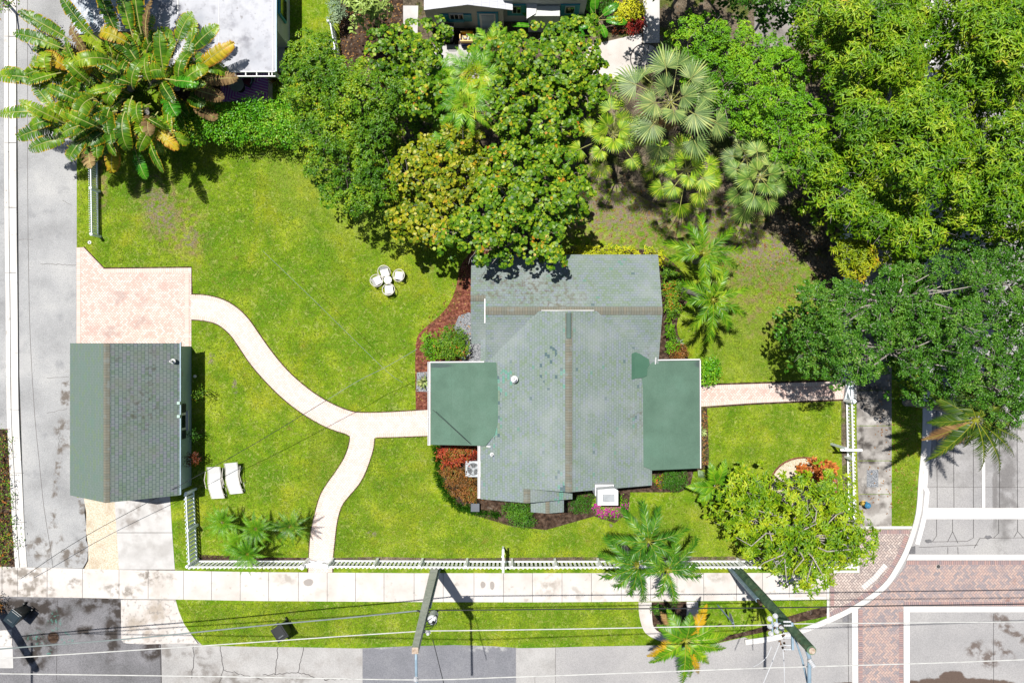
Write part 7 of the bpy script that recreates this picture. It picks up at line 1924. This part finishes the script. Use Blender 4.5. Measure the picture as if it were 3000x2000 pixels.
paddle_plant('paddle_leaf_plant', 'green banana-like plant with one tall yellow leaf against the cottage porch', (1590, 85), [(1588, 80, .8, 78, 1.5, 60, 15, 'banana_yellow', .8), (1585, 80, .8, 140, 1.4, 55, -15), (1590, 80, .8, 95, 1.2, 65, 30), (1580, 85, .8, 175, 1.5, 40, -25), (1595, 85, .7, 15, 1.3, 50, -20), (1590, 90, .7, 280, 1.1, 50, -30)], M['banana_fresh'], BQ, W=.42, torn=.1, nseg=14, rr=.02, pt=.3)
paddle_plant('paddle_leaf_plant', 'shiny banana-like plant with broad upright leaves between its two neighbours', (1650, 75), [(1645, 78, .6, 20, 1.3, 40, -10), (1650, 80, .6, 60, 1.2, 50, 0), (1655, 80, .6, 330, 1.2, 45, -25), (1640, 85, .6, 200, 1.0, 40, -30), (1650, 85, .6, 270, 1.1, 50, -25)], M['banana_fresh'], BQ, W=.42, torn=.05, nseg=14, rr=.02, pt=.3)
paddle_plant('paddle_leaf_plant', 'glossy banana-like plant beside the red cordylines', (1755, 60), [(1752, 60, .6, 350, 1.5, 35, -20), (1750, 58, .6, 30, 1.3, 45, -10), (1748, 60, .6, 130, 1.5, 50, 10), (1750, 65, .6, 200, 1.1, 45, -25), (1755, 65, .5, 290, 1.0, 45, -30), (1745, 50, .7, 105, 1.4, 60, 10)], M['banana_fresh'], BQ, W=.44, torn=.05, nseg=14, rr=.02, pt=.3)

# ------------------------------------------------------------------ shrubs, hedges and beds
SM = F_sc(200, 6, .07, .04, 'fold', .05, .9); MED = F_ros(90, 8, .15, .045, 'lance', 1.0, .5); HED = F_sc(110, 7, .10, .065, 'fold', .08, .8); TINY = F_sc(260, 8, .045, .03, 'kite', .04, .8)
bush('clipped_hedge', 'long clipped bright green hedge between the patio and the lawn', [(505, 330), (560, 318), (620, 312), (700, 302), (790, 300), (860, 292), (882, 310), (880, 414), (800, 416), (700, 413), (600, 412), (530, 408), (470, 395), (470, 350)], 1.9, HED, M['l_hedge'], r=.42, gap=.34, zedge=1.55, cat='hedge', dome=20, seed=2, inset=.45, zj=.12)
bush('croton_bush', 'red and pink croton bush against the west porch corner', [(1290, 1306), (1350, 1304), (1410, 1306), (1392, 1340), (1376, 1360), (1330, 1372), (1296, 1368), (1286, 1340)], .95, MED, M['l_croton'], r=.30, gap=.22, group='croton bushes', seed=3)
bush('croton_bush', 'bronze croton bush round the air conditioner', [(1290, 1368), (1330, 1372), (1368, 1372), (1378, 1400), (1408, 1405), (1410, 1462), (1370, 1470), (1330, 1452), (1300, 1410)], .9, MED, M['l_croton_dark'], r=.30, gap=.22, group='croton bushes', seed=4)
bush('croton_bush', 'green and orange croton bush on the mulch at the west wall of the house', oval(1325, 1008, 50, 46, seed=3), 1.2, MED, M['l_mixed'], r=.32, gap=.24, group='croton bushes', seed=5)
bush('green_shrub', 'light green shrub beside the green and orange croton', oval(1262, 1018, 34, 40, seed=8), 1.1, F_ros(110, 7, .10, .055, 'fold'), M['l_bright'], r=.30, gap=.22, group='low green shrubs', seed=6)
bush('croton_bush', 'mixed green and red croton bush along the northeast house wall', [(1945, 755), (1975, 775), (2000, 810), (2010, 860), (1995, 900), (1975, 930), (1950, 930), (1948, 860), (1942, 800)], 1.0, MED, M['l_mixed'], r=.30, gap=.22, group='croton bushes', seed=7)
bush('croton_bush', 'green croton bush along the middle of the east house wall', [(1950, 935), (1975, 940), (1970, 985), (1990, 1010), (1975, 1030), (1950, 1030)], .9, MED, M['l_bright'], r=.26, gap=.2, group='croton bushes', seed=8)
bush('croton_bush', 'bronze croton bush where the east porch roof begins', [(1950, 1010), (1990, 1005), (2022, 1030), (2018, 1052), (1960, 1052)], .7, MED, M['l_croton_dark'], r=.24, gap=.18, group='croton bushes', seed=9)
bush('yellow_hedge', 'low yellow green hedge along the north wall of the house', [(1610, 738), (1640, 726), (1700, 724), (1780, 724), (1872, 730), (1875, 750), (1700, 752), (1610, 752)], 1.1, MED, M['l_yellow'], r=.24, gap=.18, cat='hedge', seed=10, dome=15)
bush('yellow_croton', 'bright yellow croton tuft at the northeast roof corner', oval(1930, 755, 16, 26, seed=2), 1.1, MED, M['l_yellow'], r=.22, gap=.16, group='yellow crotons', seed=11)
bush('yellow_croton', 'small lemon yellow croton tuft just north of the roof', oval(1905, 738, 13, 10, seed=2), 1.2, MED, M['l_yellow'], r=.18, gap=.14, group='yellow crotons', seed=12)
bush('yellow_croton', 'yellow croton growing along the white path of the neighbour', [(1790, 60), (1800, 20), (1840, -20), (1880, -20), (1892, 30), (1885, 55), (1860, 55), (1830, 60)], 1.0, MED, M['l_yellow'], r=.28, gap=.22, group='yellow crotons', seed=13)
bush('green_shrub', 'dark green shrub border along the neighbour bed at the top edge', [(1700, -30), (1700, 20), (1740, 36), (1790, 40), (1812, 10), (1820, -30)], .9, SM, M['l_box'], r=.28, gap=.22, group='low green shrubs', seed=14)
bush('red_cordyline', 'deep red cordyline beside the white path', oval(1862, 72, 26, 24, seed=2), .8, MED, M['l_red'], r=.24, gap=.18, group='red cordylines', seed=15)
bush('red_cordyline', 'maroon cordyline low on the pebbles next to the red one', oval(1810, 82, 20, 12, seed=4), .6, MED, M['l_maroon'], r=.20, gap=.16, group='red cordylines', seed=16)
bush('clipped_bush', 'square clipped dark green bush south of the east porch', [(1942, 1380), (2010, 1378), (2012, 1430), (1980, 1436), (1944, 1430)], 1.0, TINY, M['l_box'], r=.26, gap=.18, group='clipped dark bushes', seed=17, zj=.03, dome=8)
bush('clipped_bush', 'rounded dark green bush at the northeast corner of the east porch', oval(2078, 1087, 32, 38, seed=2), 1.0, HED, M['l_hedge'], r=.28, gap=.2, group='clipped dark bushes', seed=18)
bush('clipped_bush', 'dark green bush left of the small front gable', [(1470, 1472), (1550, 1474), (1556, 1500), (1570, 1530), (1545, 1545), (1500, 1535), (1476, 1505)], .9, SM, M['l_box'], r=.28, gap=.2, group='clipped dark bushes', seed=19)
bush('clipped_bush', 'dark green low bush between the front gable and the chimney', [(1664, 1470), (1700, 1448), (1745, 1445), (1750, 1490), (1730, 1500), (1670, 1502)], .6, TINY, M['l_box'], r=.26, gap=.2, group='clipped dark bushes', seed=20)
bush('green_shrub', 'bronze green shrub beside the square clipped bush', [(1912, 1380), (1938, 1380), (1940, 1428), (1914, 1424)], .6, MED, M['l_mixed'], r=.20, gap=.16, group='low green shrubs', seed=21)
bs = bush('bougainvillea', 'bougainvillea with magenta flowers at the foot of the white chimney', oval(1785, 1480, 50, 36, seed=5), .9, SM, M['l_bright'], r=.28, gap=.2, seed=22)
cen, rad = lobes([(1735, 1485), (1760, 1472), (1800, 1476), (1834, 1480), (1828, 1505), (1800, 1515), (1755, 1512)], .14, .16, .98, .9, dome=20, zj=.04, seed=3, inset=.4)
V, cn, ix = join(F_sc(170, 5, .075, .065, 'kite', .05)(cen, rad)); np_mesh('flowers', V, cn, ix, M['l_pink'], bs)
bush('silver_shrub', 'silvery blue shrub over the narrow neighbour fence', [(960, -20), (966, 40), (962, 75), (985, 72), (1008, 60), (1012, 20), (1000, -20)], 1.6, MED, M['l_silver'], r=.26, gap=.2, seed=23)
bush('green_shrub', 'small green bush in the planter beside the planted palm', oval(1930, 1782, 18, 14, seed=5), .5, MED, M['l_box'], r=.2, gap=.15, group='low green shrubs', seed=24)
HB = 'hanging plants on the garage wall'
bush('hanging_plant', 'tangled hanging plant with yellow tips, northmost on the garage wall', oval(588, 1153, 20, 16, seed=2), 1.5, F_sc(130, 5, .10, .035, 'fold', .08), M['l_mixed'], r=.16, gap=.14, zedge=1.2, group=HB, seed=25)
bush('hanging_plant', 'dark green hanging plant below the garage window', oval(566, 1275, 19, 15, seed=3), 1.4, F_sc(150, 5, .10, .03, 'fold', .06), M['l_box'], r=.16, gap=.13, zedge=1.1, group=HB, seed=26)
bush('hanging_plant', 'round maroon hanging plant, southmost on the garage wall', oval(564, 1345, 21, 21, seed=4), 1.4, F_sc(170, 5, .09, .04, 'fold', .06), M['l_maroon'], r=.17, gap=.13, zedge=1.1, group=HB, seed=27)
bush('verge_shrub', 'mixed dry shrub filling the bed by the street on the west edge', [(-60, 1270), (20, 1262), (32, 1400), (40, 1500), (46, 1600), (20, 1655), (-60, 1655)], .5, F_sc(60, 5, .13, .05, 'fold', .12), M['l_mixed'], r=.30, gap=.36, seed=28)
bush('verge_shrub', 'brown tipped shrub by the lower west edge near the wheeled bin', [(-60, 1740), (0, 1745), (14, 1765), (10, 1790), (-60, 1790)], .6, F_sc(80, 5, .12, .05, 'fold', .10), M['l_croton_dark'], r=.26, gap=.22, seed=29)
# strappy border grass round the croton bed
V, cn, ix = [], [], []
rnd = random.Random(6); parts = []
path = smooth_line([(1278, 1303), (1282, 1340), (1284, 1390), (1298, 1428), (1325, 1465), (1360, 1488), (1400, 1498), (1470, 1505)], 6)
for k in range(len(path) - 1):
    for j in range(3):
        x = path[k][0] + rnd.uniform(-7, 7); y = path[k][1] + rnd.uniform(-7, 7)
        parts.append(spiky('', '', x, y, .12, 16, .32, .022, None, parent=True, e=(20, 80)))
V, cn, ix = join(parts); c = P(1300, 1430); tag(np_mesh('border_grass', V, cn, ix, M['l_lily'], origin=(c.x, c.y, .1)), 'dark strappy grass edging the croton bed', 'border grass', kind='stuff')
# agaves and bromeliads
spiky('agave', 'pale striped agave on the pebble patch west of the porch', 1240, 1120, .3, 44, .45, .06, M['l_agave'], group='pale agaves')
spiky('agave', 'silver agave in the east bed near the house wall', 1987, 1005, .3, 26, .34, .06, M['l_silver'], group='pale agaves')
spiky('agave', 'pale agave in the mulch strip beside the east porch', 2056, 1262, .4, 30, .40, .07, M['l_agave'], group='pale agaves')
spiky('agave', 'spiky dry grass tuft beside the flat roofed building', 808, 232, .5, 70, .7, .02, M['l_croton_dark'], group='pale agaves')
rnd = random.Random(4); k_ = 0
for i in range(60):
    a = rnd.uniform(0, 6.28); r_ = math.sqrt(rnd.random())
    x = 2385 + 66 * r_ * math.cos(a); y = 1388 + 42 * r_ * math.sin(a)
    k_ += 1
    spiky('bromeliad', 'orange and red bromeliad rosette massed on the pebble circle by the frangipani', x, y, .2, 22, .36, .09, M['l_brom'], group='bromeliads on the pebble circle')
    if k_ > 34: break
rnd = random.Random(14)
for (x, y) in ((2215, 560), (2365, 590)): pass

# fallen leaves and grass tufts: real little blades over the lawns
def litter(name, label, polys, n, L, W, mat, z, cat, el=(0, 20), kind='fold', seed=1, avoid=()):
    rng = np.random.default_rng(seed); pts2 = []
    for poly, share in polys:
        xs = [p[0] for p in poly]; ys = [p[1] for p in poly]; m = 0; want = int(n * share)
        while m < want:
            x = rng.uniform(min(xs), max(xs)); y = rng.uniform(min(ys), max(ys))
            if in_poly(x, y, poly) and not any(in_poly(x, y, a) for a in avoid): pts2.append(((x - 1500) / S, (1000 - y) / S)); m += 1
    B = np.array([(x, y, z) for x, y in pts2]); az = rng.uniform(0, 6.28, len(B)); e = np.radians(rng.uniform(el[0], el[1], len(B)))
    D = np.stack([np.cos(az) * np.cos(e), np.sin(az) * np.cos(e), np.sin(e)], 1)
    N = unit(np.stack([-np.sin(e) * np.cos(az), -np.sin(e) * np.sin(az), np.cos(e)], 1) + rng.normal(0, .15, B.shape))
    V, cn, ix = leaves(B, D, N, L * rng.uniform(.6, 1.3, len(B)), W * rng.uniform(.7, 1.2, len(B)), kind)
    return tag(np_mesh(name, V, cn, ix, mat, origin=tuple(B[0])), label, cat, kind='stuff')
M['blade'] = leaf_mat('grass blades', [(0, A(96, 134, 24)), (.4, A(140, 172, 36)), (.75, A(184, 200, 66)), (1, A(224, 222, 130))], .55, trans=.3, rough=.6, amt=.55)
M['dead_leaf'] = leaf_mat('fallen dry leaves', [(0, A(110, 70, 40)), (.5, A(176, 120, 64)), (1, A(220, 180, 110))], .9, trans=.1, rough=.8, amt=.8)
drivep = [(222, 720), (252, 718), (312, 781), (570, 778), (570, 1020), (222, 1020)]
pathp = up + rl + wr + wl[::-1] + lo[::-1]
garp = [(200, 1000), (565, 1000), (565, 1445), (200, 1445)]
avoid = [[(225, 1440), (520, 1440), (520, 1680), (225, 1680)], [(1270, 1440), (2030, 1440), (1840, 1500), (1740, 1512), (1600, 1550), (1500, 1540)], drivep, pathp, garp, [(1262, 1000), (1262, 1480), (2050, 1480), (2050, 745), (1381, 745), (1381, 1000)], [(1870, 1755), (2046, 1755), (2046, 1880), (1870, 1880)], [(2040, 1125), (2475, 1112), (2475, 1172), (2040, 1194)]]
litter('lawn_blades', 'short bright green blades of the lawn and verges', [([(232, 430), (880, 430), (960, 620), (1380, 760), (1340, 900), (1215, 980), (1215, 1200), (905, 1630), (585, 1630), (232, 1450)], .40), ([(905, 1200), (1270, 1280), (1290, 1420), (1400, 1500), (2080, 1440), (2300, 1530), (2465, 1630), (905, 1630)], .25), ([(2050, 1190), (2465, 1175), (2465, 1340), (2050, 1400)], .07), ([(2090, 760), (2330, 760), (2330, 1110), (2090, 1110)], .08), ([(530, 1765), (1860, 1765), (1900, 1880), (600, 1880)], .16), ([(2615, 1120), (2690, 1120), (2675, 1530), (2615, 1530)], .04)], 130000, .085, .018, M['blade'], LZ, 'grass', el=(10, 60), kind='blade', seed=3, avoid=avoid)
litter('fallen_leaves', 'scattered brown fallen leaves on soil and beds', [([(1700, 480), (2440, 640), (2440, 1000), (2000, 700), (1700, 720)], .35), ([(990, 10), (1178, 10), (1178, 170), (1000, 170)], .2), ([(1215, 980), (1380, 760), (1380, 1190), (1225, 1190)], .15), ([(0, 1270), (40, 1270), (44, 1650), (0, 1650)], .15), ([(2055, 1200), (2072, 1200), (2072, 1360), (2055, 1360)], .05), ([(2600, 1000), (2700, 1000), (2680, 1500), (2520, 1500)], .1)], 1600, .11, .06, M['dead_leaf'], LZ + .035, 'fallen leaves', seed=5)
